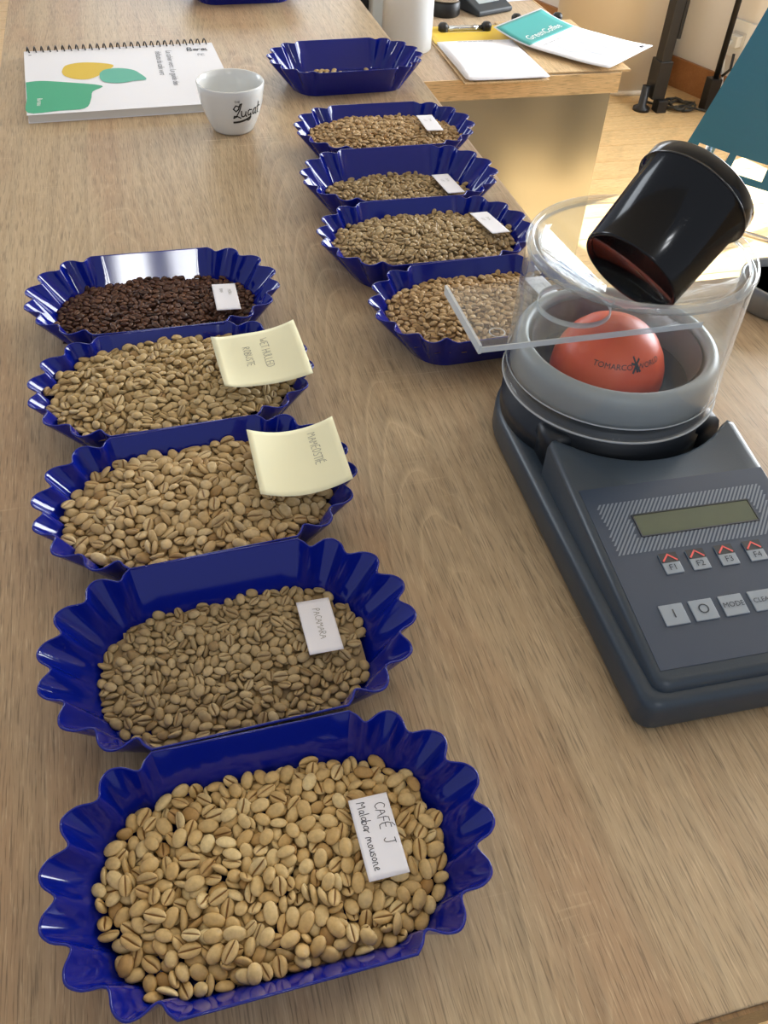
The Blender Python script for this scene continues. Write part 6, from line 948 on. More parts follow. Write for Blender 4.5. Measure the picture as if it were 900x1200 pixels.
-58,124,5,3,1,7,0,-226,57,128,2,-1,0,-9,1,49,-113,125,1,-5,-7,0,0,402,-1,112,8,0,0,-4,2,-355,-22,113,2,0,0,9,1,238,231,110,5,-1,0,8,0,218,134,122,1,7,-6,-1,0,-47,-12,138,
3,0,1,8,1,-7,-21,133,0,8,2,-3,2,-148,2,133,1,1,9,0,1,-350,108,111,7,0,0,5,0,119,62,128,2,9,0,-2,0,-255,-142,115,2,0,1,9,0,130,178,115,8,0,0,3,2,136,78,133,2,0,0,-9,1,-277,
-159,112,4,0,0,8,1,17,-26,136,6,-1,0,6,0,-348,59,113,6,0,0,6,0,-142,177,116,9,-2,0,-1,0,138,217,112,9,0,0,1,2,112,-238,110,7,0,0,-6,0,-231,93,131,8,0,0,-4,2,49,-137,128,8,
1,1,-3,2,-133,-180,123,3,-1,-2,8,1,-253,140,114,7,0,0,-6,1,77,-176,126,2,7,6,-1,2,-271,80,117,5,-1,0,8,0,-150,-100,118,3,0,-1,9,0,-289,-81,122,0,2,-9,0,0,202,63,128,8,-3,
-1,2,0,207,-200,111,6,0,0,7,1,-92,-56,136,3,2,0,8,1,59,-8,128,1,0,-9,-1,1,-85,105,127,1,7,6,0,2,185,144,116,8,0,0,-3,2,-68,-73,133,4,-1,1,-8,1,-116,-172,122,1,-9,2,-1,1,
-113,-46,138,1,-9,-1,1,0,54,-202,120,0,-2,-9,-1,0,-189,-6,130,3,8,3,-1,2,-202,-59,131,8,0,0,4,1,273,13,123,0,2,9,0,0,-80,-105,132,4,1,1,8,0,245,52,125,7,1,-2,-5,1,122,95,
126,1,9,3,0,1,-221,177,113,9,0,0,-3,1,103,229,111,9,0,0,3,0,-360,-101,112,8,0,0,3,2,-57,-242,113,3,0,-1,-8,2,-266,110,123,0,-9,3,-1,2,-151,-210,113,7,1,0,5,2,-323,31,114,
5,0,0,-8,1,-270,-13,123,4,1,-2,8,0,-58,-107,128,1,-7,5,-2,1,159,-109,127,1,-6,6,1,2,185,-175,119,8,3,-1,2,1,-5,-224,112,2,0,0,-9,0,-10,-121,119,4,0,0,8,2,191,-236,110,7,0,
0,-6,2,-9,43,131,1,0,9,2,2,120,147,125,0,-1,-9,-2,1,-45,-169,116,6,0,1,-6,0,-89,-232,111,6,0,0,-7,2,20,-95,129,5,2,-2,7,2,-154,-156,116,9,0,0,1,1,-298,134,112,8,0,0,-4,1,
0,74,136,1,7,-5,3,2,73,-99,127,0,-8,-3,2,0,-198,83,118,8,0,0,3,1,99,-112,119,6,-1,1,-6,1,-34,-21,129,0,-6,-7,1,2,206,-14,126,1,-8,5,0,1,27,-130,125,1,-8,4,0,0,-16,202,122,
1,-5,-7,1,2,93,168,120,8,1,1,-3,1,-154,-71,118,1,0,0,9,0,156,-70,128,0,-8,4,1,2,-189,-74,119,5,1,-1,-8,2,245,-60,117,8,0,0,4,1,79,140,126,1,2,9,0,2,-309,-63,114,8,0,0,4,0,
265,125,114,0,0,0,9,0,186,-117,116,6,0,0,-6,0,43,229,118,1,7,5,0,0,-161,93,118,9,0,0,-3,2,-98,-12,133,2,5,-6,4,0,76,-131,117,6,0,0,7,0,275,-118,114,3,0,0,-8,2,148,127,125,
0,-9,-2,1,2,187,41,126,8,-1,-2,-4,0,-161,158,115,7,-1,0,-6,0,321,-14,114,7,0,0,6,0,-15,-154,117,2,0,0,9,1,-357,22,113,4,0,0,-8,1,131,1,127,1,-3,9,-1,1,-66,77,128,1,-4,8,
-1,2,305,-71,114,9,0,0,2,1,-29,93,131,3,-8,2,1,2,-121,-138,117,8,0,0,-3,2,325,-103,113,9,0,0,-1,1,-298,-13,115,9,0,0,1,0,287,86,116,3,1,1,8,0,]
BEANS['t1'] = [
-45,73,105,0,-1,-9,0,2,-224,65,88,0,9,1,0,2,-14,-149,90,1,-8,4,0,2,-159,68,97,2,-9,-2,-1,2,239,9,90,0,1,-9,0,2,-73,201,85,1,-4,-8,1,1,-384,-61,67,2,8,-4,1,2,204,-132,82,2,
8,2,-3,2,306,-69,78,1,3,-8,2,2,52,8,96,1,9,3,0,2,282,204,62,9,-1,1,-1,2,28,158,87,1,-9,-1,2,0,161,-193,76,1,-8,-3,-2,2,-132,-98,93,0,-1,9,-2,2,-12,-103,90,7,0,0,5,1,48,44,
98,0,3,8,1,2,-6,-50,92,1,-8,3,-2,0,112,212,78,0,8,4,-1,2,71,-82,95,1,6,6,2,1,-305,76,75,1,0,9,2,0,-207,-133,80,9,0,0,3,2,-310,12,77,0,5,-8,-1,2,93,149,89,2,-1,1,-9,2,-91,
-188,71,9,0,1,0,0,-173,-131,85,0,5,7,2,2,-44,-24,96,3,-1,-1,-8,1,-160,124,83,2,-8,-2,-1,2,128,-55,91,0,1,-1,9,2,-177,-181,75,2,5,7,1,2,11,218,77,1,-9,0,1,1,103,-115,87,4,
8,1,1,2,-270,209,62,4,-4,7,3,0,-86,44,91,1,-8,0,3,2,-138,44,92,1,4,-8,2,1,6,11,93,4,-3,-7,2,1,125,-22,90,9,-1,0,0,0,-128,-12,91,4,-7,2,-2,2,282,38,84,2,-2,0,-9,2,-18,95,
95,3,-4,-7,1,1,82,-31,95,1,6,-7,-1,2,-236,-67,77,9,0,0,1,1,47,101,92,2,0,0,9,1,-306,-42,78,3,8,3,0,1,307,-171,60,0,-7,-5,1,2,352,88,65,2,1,-8,-3,2,78,83,93,0,-8,4,0,1,-65,
107,89,1,-2,0,9,2,-93,84,88,5,5,-4,-3,2,-7,-212,72,2,9,1,0,1,-30,209,79,2,1,-8,2,0,192,-163,76,1,3,8,0,1,-182,207,67,0,1,1,-9,2,121,-206,71,0,-9,-1,-1,2,341,-89,68,0,0,-1,
9,1,-99,223,68,3,0,0,-9,1,-75,-85,92,3,-8,3,-1,0,136,20,89,0,1,0,9,2,-211,-100,82,2,1,-8,3,0,234,-150,77,0,5,6,4,1,197,-49,88,3,-5,-7,2,2,278,123,76,2,5,7,0,2,3,93,93,0,
-9,-3,1,2,-84,-14,92,6,0,0,-6,1,-187,-46,90,5,0,0,7,2,-32,39,96,4,0,-3,-8,1,31,-24,92,4,0,1,8,1,-238,29,86,3,-8,0,1,1,-217,13,87,5,0,1,7,2,-168,24,84,2,2,8,3,0,-99,-131,
82,2,-4,8,-2,0,-98,-45,89,6,5,-4,-1,2,-246,-174,69,1,-6,-6,4,1,123,78,91,2,-1,0,-9,2,-338,-49,70,1,0,0,-9,0,57,-130,85,2,0,-1,9,1,-140,153,82,0,-1,-9,3,1,-292,-188,60,2,
-8,-3,0,2,359,-25,64,2,-8,-4,2,0,-335,-146,61,1,-6,-7,0,2,125,-150,80,2,7,5,0,2,184,64,86,4,-5,4,-5,2,182,37,86,1,2,1,-9,0,235,86,83,2,5,7,-1,2,-45,-103,83,8,2,1,-3,0,79,
-66,92,3,-8,2,-1,0,329,54,71,1,2,-9,0,1,-315,113,68,7,0,0,-5,1,253,-26,81,9,-2,0,2,1,19,-185,73,5,0,0,8,0,-103,131,82,7,-1,2,-5,1,180,221,65,9,-1,0,0,2,-355,99,62,1,-2,-8,
3,0,-242,180,67,2,0,1,-9,2,99,191,76,2,3,-8,0,0,210,-7,83,2,1,1,-9,1,315,-47,73,4,-1,-1,-8,2,65,168,80,9,0,1,3,0,140,100,89,1,0,-7,5,2,300,-8,75,1,0,0,9,1,240,67,84,3,8,
-1,1,2,-72,162,81,8,-2,0,3,1,-21,-7,91,1,1,8,-5,2,227,-102,84,3,-8,-2,1,1,384,43,61,1,8,4,0,0,372,61,61,2,1,3,-8,0,304,64,72,0,1,0,9,1,-125,129,82,5,0,2,7,2,-235,-99,80,0,
-9,2,1,2,168,104,86,3,-8,2,-3,2,-67,-147,80,8,1,-1,-3,0,-297,-94,70,9,-1,0,2,1,70,120,90,1,7,5,2,2,-246,-120,77,1,-3,-8,-1,1,-197,-17,87,5,0,0,-7,2,289,11,80,1,1,-8,-3,1,
-152,-9,87,1,6,-6,-2,0,-269,9,76,4,-1,-1,-8,0,-267,56,78,1,-2,-1,-9,2,207,204,67,4,-1,0,8,2,-23,225,73,6,-6,-1,1,2,-2,56,89,9,0,0,1,2,-293,132,70,1,-9,-1,1,1,278,-53,78,1,
9,-2,1,0,-7,182,80,8,1,3,1,1,-156,-218,63,5,-6,-3,2,1,180,-43,85,0,-9,1,2,1,-193,158,70,0,0,-1,9,0,-271,33,75,0,0,0,9,1,-162,-50,87,3,1,0,-8,2,212,-68,85,6,-7,0,2,1,338,
151,56,9,-1,-1,-3,1,0,-70,89,2,8,4,0,1,331,-11,71,9,1,-1,-3,0,169,-94,85,7,1,3,-5,1,-270,108,72,4,0,1,8,0,296,118,72,2,8,3,1,2,-254,-27,77,8,-3,-2,3,2,67,-212,69,7,1,0,-6,
1,-59,-222,69,4,-1,0,-8,1,-136,-52,86,5,6,-5,-1,2,49,-112,86,1,-9,3,0,0,-297,-19,75,2,0,3,-8,2,-200,-174,70,7,1,0,6,1,-138,-179,73,3,-1,-5,6,0,52,-41,92,8,-1,-1,5,2,113,
10,89,2,0,-8,-3,1,16,42,92,1,-6,7,-2,1,257,153,63,8,2,1,2,2,251,187,57,9,2,1,1,0,-331,61,72,0,9,0,1,0,-262,-85,75,9,1,1,2,0,222,44,83,4,-5,-6,2,1,-133,-162,74,7,0,0,-5,1,
28,-215,70,3,5,7,-3,2,-52,-194,73,8,0,-1,-5,0,-264,132,71,9,-1,0,0,1,221,149,72,6,-1,0,7,2,-120,-218,64,5,1,-3,7,0,245,-66,81,1,-9,1,1,1,-36,161,83,2,-3,8,2,0,-210,100,74,
0,-4,6,-6,2,-222,111,74,9,1,0,1,0,344,-76,64,1,-9,-3,0,2,-190,-69,84,1,-1,0,-9,0,-150,177,78,0,-9,-3,-1,2,-358,-140,59,7,-2,2,-4,2,147,-145,76,7,1,0,-5,0,316,104,69,9,0,
-1,1,2,300,85,70,9,0,-1,0,0,-185,59,88,6,0,1,-6,2,253,-84,82,9,0,0,-2,0,-55,-125,80,3,0,-1,-8,1,-283,163,62,0,0,-9,-1,2,-17,25,93,4,-1,0,8,2,-28,143,86,2,-8,4,0,1,152,-13,
85,4,-2,0,-8,0,-302,-105,65,1,3,9,1,0,-59,-11,91,8,3,0,3,1,-27,-186,74,7,0,0,-6,2,142,-81,86,2,-8,4,-2,2,206,112,77,8,2,1,4,1,-202,135,72,4,-1,0,-8,1,-252,-138,71,2,7,5,
-1,0,26,-68,87,8,-1,-1,4,1,-96,-87,89,4,1,1,8,0,253,112,78,0,6,-7,1,1,-306,52,72,5,-1,1,7,1,-229,194,62,1,-8,-5,0,2,-233,161,65,1,9,2,1,2,-277,-73,72,0,1,-1,9,0,320,-100,
65,0,6,-7,1,2,217,176,68,3,0,1,-9,0,-108,-124,83,6,1,-2,-7,1,-241,-42,76,4,0,-1,8,0,-6,155,83,2,4,-8,0,0,248,-172,67,7,0,0,5,2,-344,28,66,0,3,-9,1,2,216,-222,60,5,7,1,0,0,
-62,-170,75,4,0,0,-8,0,244,-131,74,1,9,-2,2,2,74,-172,74,8,0,0,-3,1,298,-136,57,2,0,0,-9,0,162,-115,79,1,-1,3,-8,0,-347,-77,64,2,8,-2,-1,0,267,77,75,1,1,0,-9,1,-87,-69,89,
0,0,9,3,0,81,15,90,5,7,-2,-1,2,-206,-216,61,1,8,4,0,2,-159,-163,73,0,1,-2,9,0,-330,131,60,5,1,-2,7,2,348,-132,55,8,0,0,4,2,203,69,82,3,-6,6,3,1,316,23,71,9,1,0,0,2,-129,
91,83,2,3,3,8,2,-334,41,69,1,0,1,9,0,126,30,87,1,-7,6,2,0,-141,-228,62,2,-1,4,8,1,-329,-19,70,2,1,2,8,0,-354,-101,59,5,0,-2,-7,2,-284,-1,75,0,-9,-1,1,0,103,47,87,2,0,0,-9,
0,-377,58,56,3,0,0,8,0,170,-134,76,8,-2,0,2,1,102,-179,73,8,2,-1,-2,1,-154,77,87,4,-8,-1,-1,1,87,29,87,1,-8,0,4,0,-340,78,63,1,-6,7,0,0,-132,-211,63,3,-8,0,1,0,41,-197,70,
5,1,-1,7,0,268,145,67,4,-1,5,-7,2,166,-75,83,6,0,1,-6,0,-253,-205,62,1,4,7,-4,1,-276,-48,74,7,1,1,-5,2,-101,6,88,2,9,1,-1,2,93,-152,77,8,1,0,4,2,45,-81,88,8,-3,-1,-3,2,
217,-31,82,9,1,-2,-1,2,101,-96,83,8,3,3,1,2,334,0,68,1,3,8,2,2,348,130,55,9,0,0,3,1,118,68,87,0,9,0,-1,1,309,162,55,9,0,0,3,1,241,-119,77,8,-1,0,4,2,362,-90,61,1,3,-8,-1,
0,-159,-121,81,1,-8,4,-2,2,-179,19,82,4,-1,-2,8,1,-202,-87,80,8,-1,0,-3,2,224,-81,82,2,-9,1,-2,1,376,15,58,6,0,0,-6,2,128,-93,83,8,1,1,-4,1,145,190,66,1,4,7,2,2,141,-18,
83,0,5,7,-1,0,-116,51,88,5,2,1,7,1,94,-5,89,1,-2,-6,6,1,35,208,74,1,8,-3,1,0,145,114,82,3,8,-3,-2,0,255,-44,78,8,-1,-1,-4,1,286,-118,59,9,0,0,1,0,286,-158,57,9,1,1,2,1,
-26,-157,80,2,8,4,-1,0,98,25,87,3,2,-1,8,0,177,6,82,7,1,2,5,0,-139,212,63,2,-2,8,-1,0,-387,-31,59,7,2,1,6,2,330,95,64,0,-7,-5,-2,0,221,-184,62,8,0,-2,3,2,41,230,65,2,1,4,
-8,1,114,-221,63,1,4,8,-1,0,118,-77,84,3,-8,1,1,0,183,-188,70,4,0,-1,8,2,269,-202,53,9,0,0,-2,0,173,151,73,7,0,0,6,0,-372,9,58,8,0,0,4,2,-341,0,66,1,-3,-8,1,1,-88,-200,64,
1,-9,3,-1,0,101,90,88,6,1,0,6,2,74,47,90,8,-1,0,4,2,154,161,70,5,1,-2,-7,1,-273,81,73,7,0,1,5,1,-276,145,66,1,-3,8,3,1,-40,178,75,1,-1,1,-9,1,325,-150,55,9,0,1,-2,2,-175,
-104,79,3,-1,-1,8,2,-329,151,54,6,0,0,7,1,-42,29,91,1,0,-9,1,1,-198,-142,77,1,-2,8,-2,2,-65,-68,86,1,-4,8,-1,2,-228,12,82,1,9,2,-1,0,155,136,76,8,-1,1,-4,0,45,-224,67,5,7,
-2,1,2,228,105,77,8,-4,2,2,0,-247,137,66,1,8,-3,1,1,-107,-94,86,0,5,7,-1,2,-276,98,67,2,5,-7,-2,0,168,168,67,1,8,4,1,2,57,137,80,8,0,1,3,2,341,40,67,1,4,8,-2,1,-128,27,85,
2,0,-2,-9,2,-200,34,83,5,-1,1,-7,0,65,64,90,8,-4,1,3,0,168,-156,73,6,-1,0,7,1,12,-131,80,7,1,1,-5,2,-174,-8,82,8,0,0,-4,1,253,30,82,2,-6,-6,1,1,-127,-76,85,9,0,-1,0,0,15,
132,82,1,1,-5,8,0,114,-131,79,2,-1,1,9,2,-183,116,74,7,0,0,-5,0,-247,206,60,5,-7,-2,1,0,-253,156,65,2,-3,1,8,2,-265,-186,62,3,-8,-3,1,2,366,-58,57,9,0,1,-1,2,92,130,85,2,
-2,7,-4,1,-163,-68,83,1,1,9,0,1,194,141,72,6,1,0,-7,1,-86,145,76,3,0,0,8,2,-313,-158,55,6,0,0,-7,2,-226,-186,65,6,-1,1,6,0,-363,-17,58,4,0,0,-8,0,53,-153,76,6,-1,-1,7,2,9,
-98,83,6,1,0,-7,2,275,-31,75,9,0,0,-1,0,-21,119,87,3,8,3,1,0,-30,-55,83,9,-2,-1,-2,2,-292,-136,58,8,0,0,5,1,-219,-12,82,3,-6,5,-2,1,-370,35,57,0,-1,0,9,0,-81,22,84,4,5,2,
6,2,57,194,73,1,7,-5,-2,0,225,222,58,1,-1,-3,8,0,374,76,58,4,0,-2,8,1,137,-218,61,1,8,-4,0,0,-249,75,77,4,-1,-3,8,2,199,22,81,0,0,-2,9,1,242,204,54,1,0,0,9,0,208,124,72,3,
-1,-8,-3,0,61,217,67,6,-2,3,5,2,-34,-203,69,4,7,-3,2,0,-341,-117,57,2,1,-1,-9,2,187,-215,62,1,4,8,1,2,-125,172,75,9,-2,-1,2,0,26,-42,87,9,1,1,2,1,-307,168,54,4,0,0,-8,1,
136,182,67,5,2,2,-7,0,380,-32,57,6,0,0,-7,2,48,106,85,0,4,8,1,2,336,-25,67,1,3,-8,1,1,243,53,79,2,9,0,0,0,201,-89,81,4,7,4,1,0,-23,-220,64,2,4,-8,-1,1,139,60,85,1,-2,0,-9,
2,37,-168,70,3,4,6,4,0,296,187,54,5,0,0,8,1,-127,-174,68,0,-9,-1,-2,0,-229,-209,59,1,-1,9,-1,0,157,-59,84,3,0,-5,-7,2,-338,-44,65,1,-2,9,1,0,215,90,77,6,-2,0,6,0,-52,139,
81,3,1,-6,6,2,-82,-36,85,0,-1,-2,-9,1,-192,-199,65,2,1,0,9,0,162,48,82,1,0,-3,-8,1,-99,26,85,5,-1,1,8,2,287,-186,54,5,0,0,8,2,92,-53,86,1,-7,-5,-1,0,129,-180,71,8,0,-1,-4,
1,-112,-189,66,0,8,4,1,2,-123,196,65,7,-1,3,5,1,-261,-162,64,1,3,-8,-3,1,-81,-154,75,3,-5,-4,5,2,230,25,81,9,0,1,0,0,-340,-68,63,8,-2,1,-2,2,-32,8,89,0,-2,-1,9,1,130,166,
67,8,3,-1,2,0,-246,114,69,3,-2,-3,-8,1,-151,-38,82,3,-7,-5,0,0,-188,185,64,7,-3,1,4,1,134,-114,78,6,6,-2,-2,0,-240,-191,61,0,9,1,0,1,-175,176,67,3,6,6,-1,1,-89,185,76,3,
-2,-5,-6,1,262,-175,56,6,0,0,7,2,-35,119,86,7,-1,-4,-5,2,185,-79,82,8,-1,4,2,2,77,-201,66,1,-7,5,-1,2,-55,-33,86,8,-3,2,2,2,84,144,83,1,3,-8,-2,2,271,-77,76,5,-1,-2,7,2,
26,-152,74,5,-3,1,7,2,-210,-188,63,0,-5,7,-1,1,-131,-113,83,0,-1,6,-6,2,-315,-125,58,1,1,0,-9,2,88,100,85,2,-9,0,1,2,-292,110,65,9,0,3,1,0,-364,79,57,9,0,0,1,1,-270,-122,
67,3,-8,1,0,2,-287,-162,56,3,1,0,-8,2,203,194,62,0,1,9,-1,1,-53,147,79,0,2,7,6,1,163,-33,80,7,1,0,6,0,-78,91,83,8,2,-2,0,0,91,-196,67,3,3,5,6,0,20,107,85,2,-8,3,1,1,-77,
-49,83,2,5,-5,5,2,-352,123,55,6,0,-1,-6,2,18,-26,83,9,1,1,1,0,125,128,79,6,1,0,6,1,273,199,53,6,0,0,7,0,217,-49,80,7,2,-4,4,1,-52,202,75,5,0,0,7,2,7,-202,67,0,2,8,4,0,35,
-129,79,7,-1,1,-6,2,173,127,77,8,1,2,3,0,-57,227,75,3,-8,2,-1,1,314,35,66,0,6,-6,-1,0,361,38,58,6,0,0,6,0,-156,146,76,1,8,-4,-2,2,198,40,80,9,1,0,-1,1,42,177,76,9,1,0,0,2,
-102,171,73,4,-1,0,8,0,-84,-100,85,1,7,-5,2,2,-74,184,76,5,7,2,1,1,208,-206,60,1,-9,2,1,0,193,2,77,0,-4,0,-8,0,-240,92,74,2,0,0,9,2,-316,-58,66,2,-2,1,8,2,197,219,59,0,-9,
-1,0,0,-154,218,60,1,2,-3,-8,2,-40,51,92,6,-5,-5,0,2,323,71,66,1,-8,-3,0,2,-324,-96,61,4,-2,-1,8,2,7,70,86,0,2,-8,-2,2,-199,-52,79,1,-1,0,-9,2,87,224,66,1,-2,7,5,1,189,87,
79,0,-1,9,2,2,-20,-89,82,9,0,0,-1,0,2,-221,64,2,9,2,0,1,197,170,67,2,2,-8,0,2,249,165,57,2,-1,0,-9,0,-223,135,65,8,-3,0,-4,2,307,-78,67,1,9,0,0,2,-52,-41,85,1,2,-8,4,0,55,
-185,68,1,-2,9,0,2,172,193,60,2,0,2,-9,2,97,211,68,2,-1,-8,-3,2,-93,51,82,4,-2,-8,0,2,-17,190,72,6,0,2,6,0,-231,-143,71,8,-1,-1,5,2,-74,-223,59,1,0,2,9,1,-67,212,73,1,-8,
3,2,2,16,192,72,7,1,-1,-6,2,-221,216,54,9,0,0,1,0,-113,151,76,5,0,0,7,1,-271,126,65,0,4,-8,1,0,-325,17,65,3,-2,2,-8,2,-218,-165,66,3,0,0,8,0,51,-26,87,0,3,8,1,0,164,73,80,
5,2,-2,-7,1,-34,90,90,5,7,-1,-2,0,-276,187,54,8,0,0,4,1,-234,-10,78,8,2,-1,-4,0,-48,-185,68,1,2,9,1,2,-287,-73,68,0,-7,6,1,1,-302,37,68,1,9,0,1,2,318,137,56,2,0,0,9,2,
-146,-156,68,0,-4,-8,-1,1,-129,74,86,1,0,4,-8,2,15,169,77,2,0,-1,9,0,-125,-33,82,9,-1,0,2,2,282,164,56,6,0,0,7,2,-212,178,61,5,2,-1,-7,0,-121,-142,76,8,0,0,-3,1,-15,-129,
80,8,2,1,-3,2,250,-91,76,0,9,-2,0,2,-234,-159,64,1,-4,-8,0,0,234,-12,79,8,0,1,4,2,186,-21,79,8,1,0,-4,2,271,53,75,3,0,-2,-8,2,-132,117,76,8,-2,2,-2,2,-144,196,67,8,0,0,-3,
0,94,-221,63,8,-3,-1,4,2,127,-40,82,7,0,0,-5,1,256,-1,78,6,-2,-2,6,0,21,-2,83,5,-1,0,-7,0,108,142,79,1,-8,-4,-2,1,-328,104,58,9,0,-1,0,1,-57,18,84,6,5,-1,-4,2,-37,-139,77,
9,-1,-1,-2,1,105,-29,84,7,0,2,6,1,188,-112,76,5,1,0,7,1,231,-43,76,6,0,-2,6,1,-371,-77,56,8,-1,0,-3,1,240,-190,56,3,0,0,9,1,-68,4,82,2,-7,-1,-5,0,161,9,78,2,1,0,9,0,-315,
-4,69,1,8,-4,2,0,-18,-109,78,0,0,0,-9,0,-201,7,79,6,0,-1,-7,2,-192,77,74,2,-8,-1,-2,0,274,30,75,6,0,-1,-6,1,0,224,66,1,-2,7,5,1,200,-138,71,3,5,-7,0,1,-153,-91,80,8,0,-1,
3,2,178,-10,75,1,2,-9,-1,2,226,118,71,1,-4,8,3,1,-308,-77,61,6,0,0,-7,2,127,52,81,0,-1,-9,2,1,29,91,83,7,0,3,-5,2,311,-23,66,3,-2,0,-8,1,160,30,79,6,0,4,5,2,112,172,74,2,
0,0,-9,0,4,-181,65,2,2,-1,9,0,-279,-37,69,3,-8,2,-2,0,-180,-217,56,3,0,0,9,1,-46,-148,72,0,7,-5,2,1,-163,46,85,3,1,2,-8,1,24,-119,76,1,-4,-8,0,1,83,-130,77,0,0,0,9,1,56,
-67,86,1,4,7,3,0,-90,135,71,1,-4,-8,2,0,221,205,58,3,-1,-2,8,0,-195,169,60,4,-1,0,8,1,-1,-13,82,5,5,5,2,2,-77,-122,76,4,-1,0,-8,1,86,-85,83,1,1,0,-9,1,-241,-30,72,2,3,8,2,
0,-51,72,88,3,6,-4,-3,2,-33,-63,79,1,1,7,-5,0,-216,-116,73,9,0,0,3,0,15,145,76,9,0,0,1,1,80,-108,82,3,-1,0,-8,0,-277,48,67,6,1,-1,7,1,-82,157,71,0,9,1,2,1,-126,54,81,1,-2,
9,0,0,-107,125,73,1,-1,-8,3,1,-241,47,76,9,0,0,3,2,164,213,56,7,0,0,-5,1,-130,9,81,1,0,1,9,2,-162,198,63,0,2,-9,2,0,-169,-194,60,6,2,-1,-6,1,-66,69,87,4,-4,-2,6,1,26,67,
85,7,2,0,5,0,-277,-206,53,9,-2,0,-1,0,188,113,73,5,-3,-1,-7,0,1,32,84,1,-6,-6,1,1,269,-143,59,2,0,0,-9,1,-129,-99,80,0,2,-9,1,0,-254,-1,71,0,-3,-8,1,1,-24,39,85,1,-8,3,-1,
0,153,-104,77,2,-1,1,-9,0,120,186,68,3,-7,-4,1,1,117,-6,81,2,1,4,-8,2,19,-165,65,8,-1,0,-4,1,-203,201,56,6,0,0,-7,1,52,80,83,9,1,0,2,2,-298,12,68,1,8,5,1,0,168,-205,62,7,
-3,0,4,0,335,21,60,1,1,0,9,0,-59,118,78,2,2,-3,-8,1,-185,95,66,9,0,0,-3,1,-178,-34,80,3,0,-1,8,2,-165,102,74,4,-5,0,7,0,70,-7,85,6,0,1,-7,1,6,-53,81,2,-8,-2,-1,1,-82,112,
78,4,1,-7,-4,2,-115,218,57,9,0,0,0,1,104,-150,70,1,-5,-7,-2,0,334,-45,60,9,1,1,-1,0,-112,-59,81,9,0,0,-2,2,268,115,67,0,-5,-8,1,2,-61,-204,62,8,3,0,1,0,126,146,69,1,2,-3,
-8,0,40,40,83,3,8,0,-4,2,-113,91,77,4,4,6,4,2,-208,152,61,9,0,0,-2,0,66,-48,84,1,0,-1,9,1,341,-105,57,6,0,0,-6,1,88,193,67,4,-8,-2,2,0,-277,-102,64,0,1,2,-9,1,218,7,76,9,
-1,0,2,1,44,150,73,0,2,-4,-8,2,-93,-17,81,9,2,1,0,1,-70,-4,81,4,-1,-6,5,1,-184,-6,75,1,-8,4,0,2,327,-60,63,8,2,-1,2,1,25,-63,79,0,8,2,2,2,-176,-80,73,2,4,8,0,0,-39,-84,75,
7,1,2,4,1,295,52,69,5,7,-1,-1,0,-102,-158,68,7,3,2,4,2,-304,115,58,6,0,0,-7,0,297,-99,61,8,-1,1,-4,0,-19,160,75,0,4,-8,0,1,-216,-37,77,9,0,1,2,0,-182,214,55,4,0,0,8,1,2,
-154,74,8,-1,0,-4,1,260,-51,70,1,-5,-7,1,2,24,21,84,1,0,-1,-9,1,-154,57,83,1,7,4,2,1,355,0,59,6,0,0,-7,1,268,81,69,0,7,6,1,2,-304,143,57,3,0,0,-9,2,169,70,75,1,8,-4,3,0,
150,81,80,4,-3,-1,7,0,222,159,59,9,0,0,-1,0,58,36,85,3,6,-6,1,2,-251,-106,68,1,-5,-7,1,0,348,107,56,9,1,0,0,1,-338,-23,60,1,0,0,9,0,128,-67,78,2,-3,-8,-3,2,77,82,81,0,3,9,
-1,0,-237,-87,70,0,7,-6,-1,1,189,-185,64,1,-6,6,0,2,28,-189,61,8,0,0,5,1,-195,59,76,1,3,-1,8,2,-366,-50,58,1,-1,0,9,1,-7,206,69,3,-3,-2,-7,2,49,-117,73,1,-9,2,-1,1,120,
204,64,1,-1,-9,-2,0,-104,-214,57,3,0,-1,8,1,-254,183,56,5,0,0,-7,1,349,64,58,7,0,0,6,0,-195,119,64,9,1,0,-2,0,-71,-187,63,7,0,-2,6,0,49,56,83,9,0,0,0,1,7,-103,75,1,-7,-6,
0,2,-153,119,71,3,7,5,1,0,229,137,62,0,0,0,9,2,-16,11,82,9,1,0,-1,2,-5,137,75,0,6,6,-4,2,-265,-87,62,0,0,0,-9,0,114,227,60,1,0,3,-8,0,69,-104,79,1,6,-7,0,0,223,181,57,9,0,
0,3,0,148,-167,68,8,-3,0,-4,2,218,-118,71,1,-3,-1,-8,2,-351,55,59,3,0,0,8,2,107,-167,67,8,2,-1,4,1,29,-90,77,1,5,-7,-3,2,-66,-140,68,2,2,0,-9,1,-161,7,74,8,-3,-2,1,1,-213,
38,77,8,1,1,4,0,-81,204,69,4,8,-1,-3,2,178,-63,76,5,-7,0,-1,2,202,144,62,6,-1,0,7,1,-58,97,84,1,9,1,1,0,135,-179,66,1,6,7,1,0,172,49,74,2,4,8,-1,0,237,-40,71,0,-6,-7,-1,0,
-33,-24,82,5,-2,0,-7,1,308,87,60,8,0,0,5,0,-244,79,69,1,-9,-1,0,0,125,88,79,1,1,0,9,1,-20,-191,62,4,0,0,8,2,-168,-145,70,3,-2,8,-1,1,293,28,69,1,7,-5,-1,2,318,113,58,0,0,
0,-9,0,-295,85,61,5,0,0,7,2,-255,-41,65,8,1,-1,-4,1,137,10,78,6,-2,-2,-6,1,-164,156,68,1,3,-8,-1,0,161,-220,56,0,0,-1,-9,0,230,98,69,1,9,-1,0,0,81,35,78,3,-7,-5,1,2,104,
50,77,3,-7,-5,1,2,48,-4,81,8,-2,-1,3,0,-134,108,72,1,7,-6,0,0,150,-2,75,0,3,8,0,0,-175,-104,71,1,-9,-1,-1,1,293,68,67,1,9,-2,-1,1,-276,18,64,7,1,-1,-5,1,-220,115,63,8,0,0,
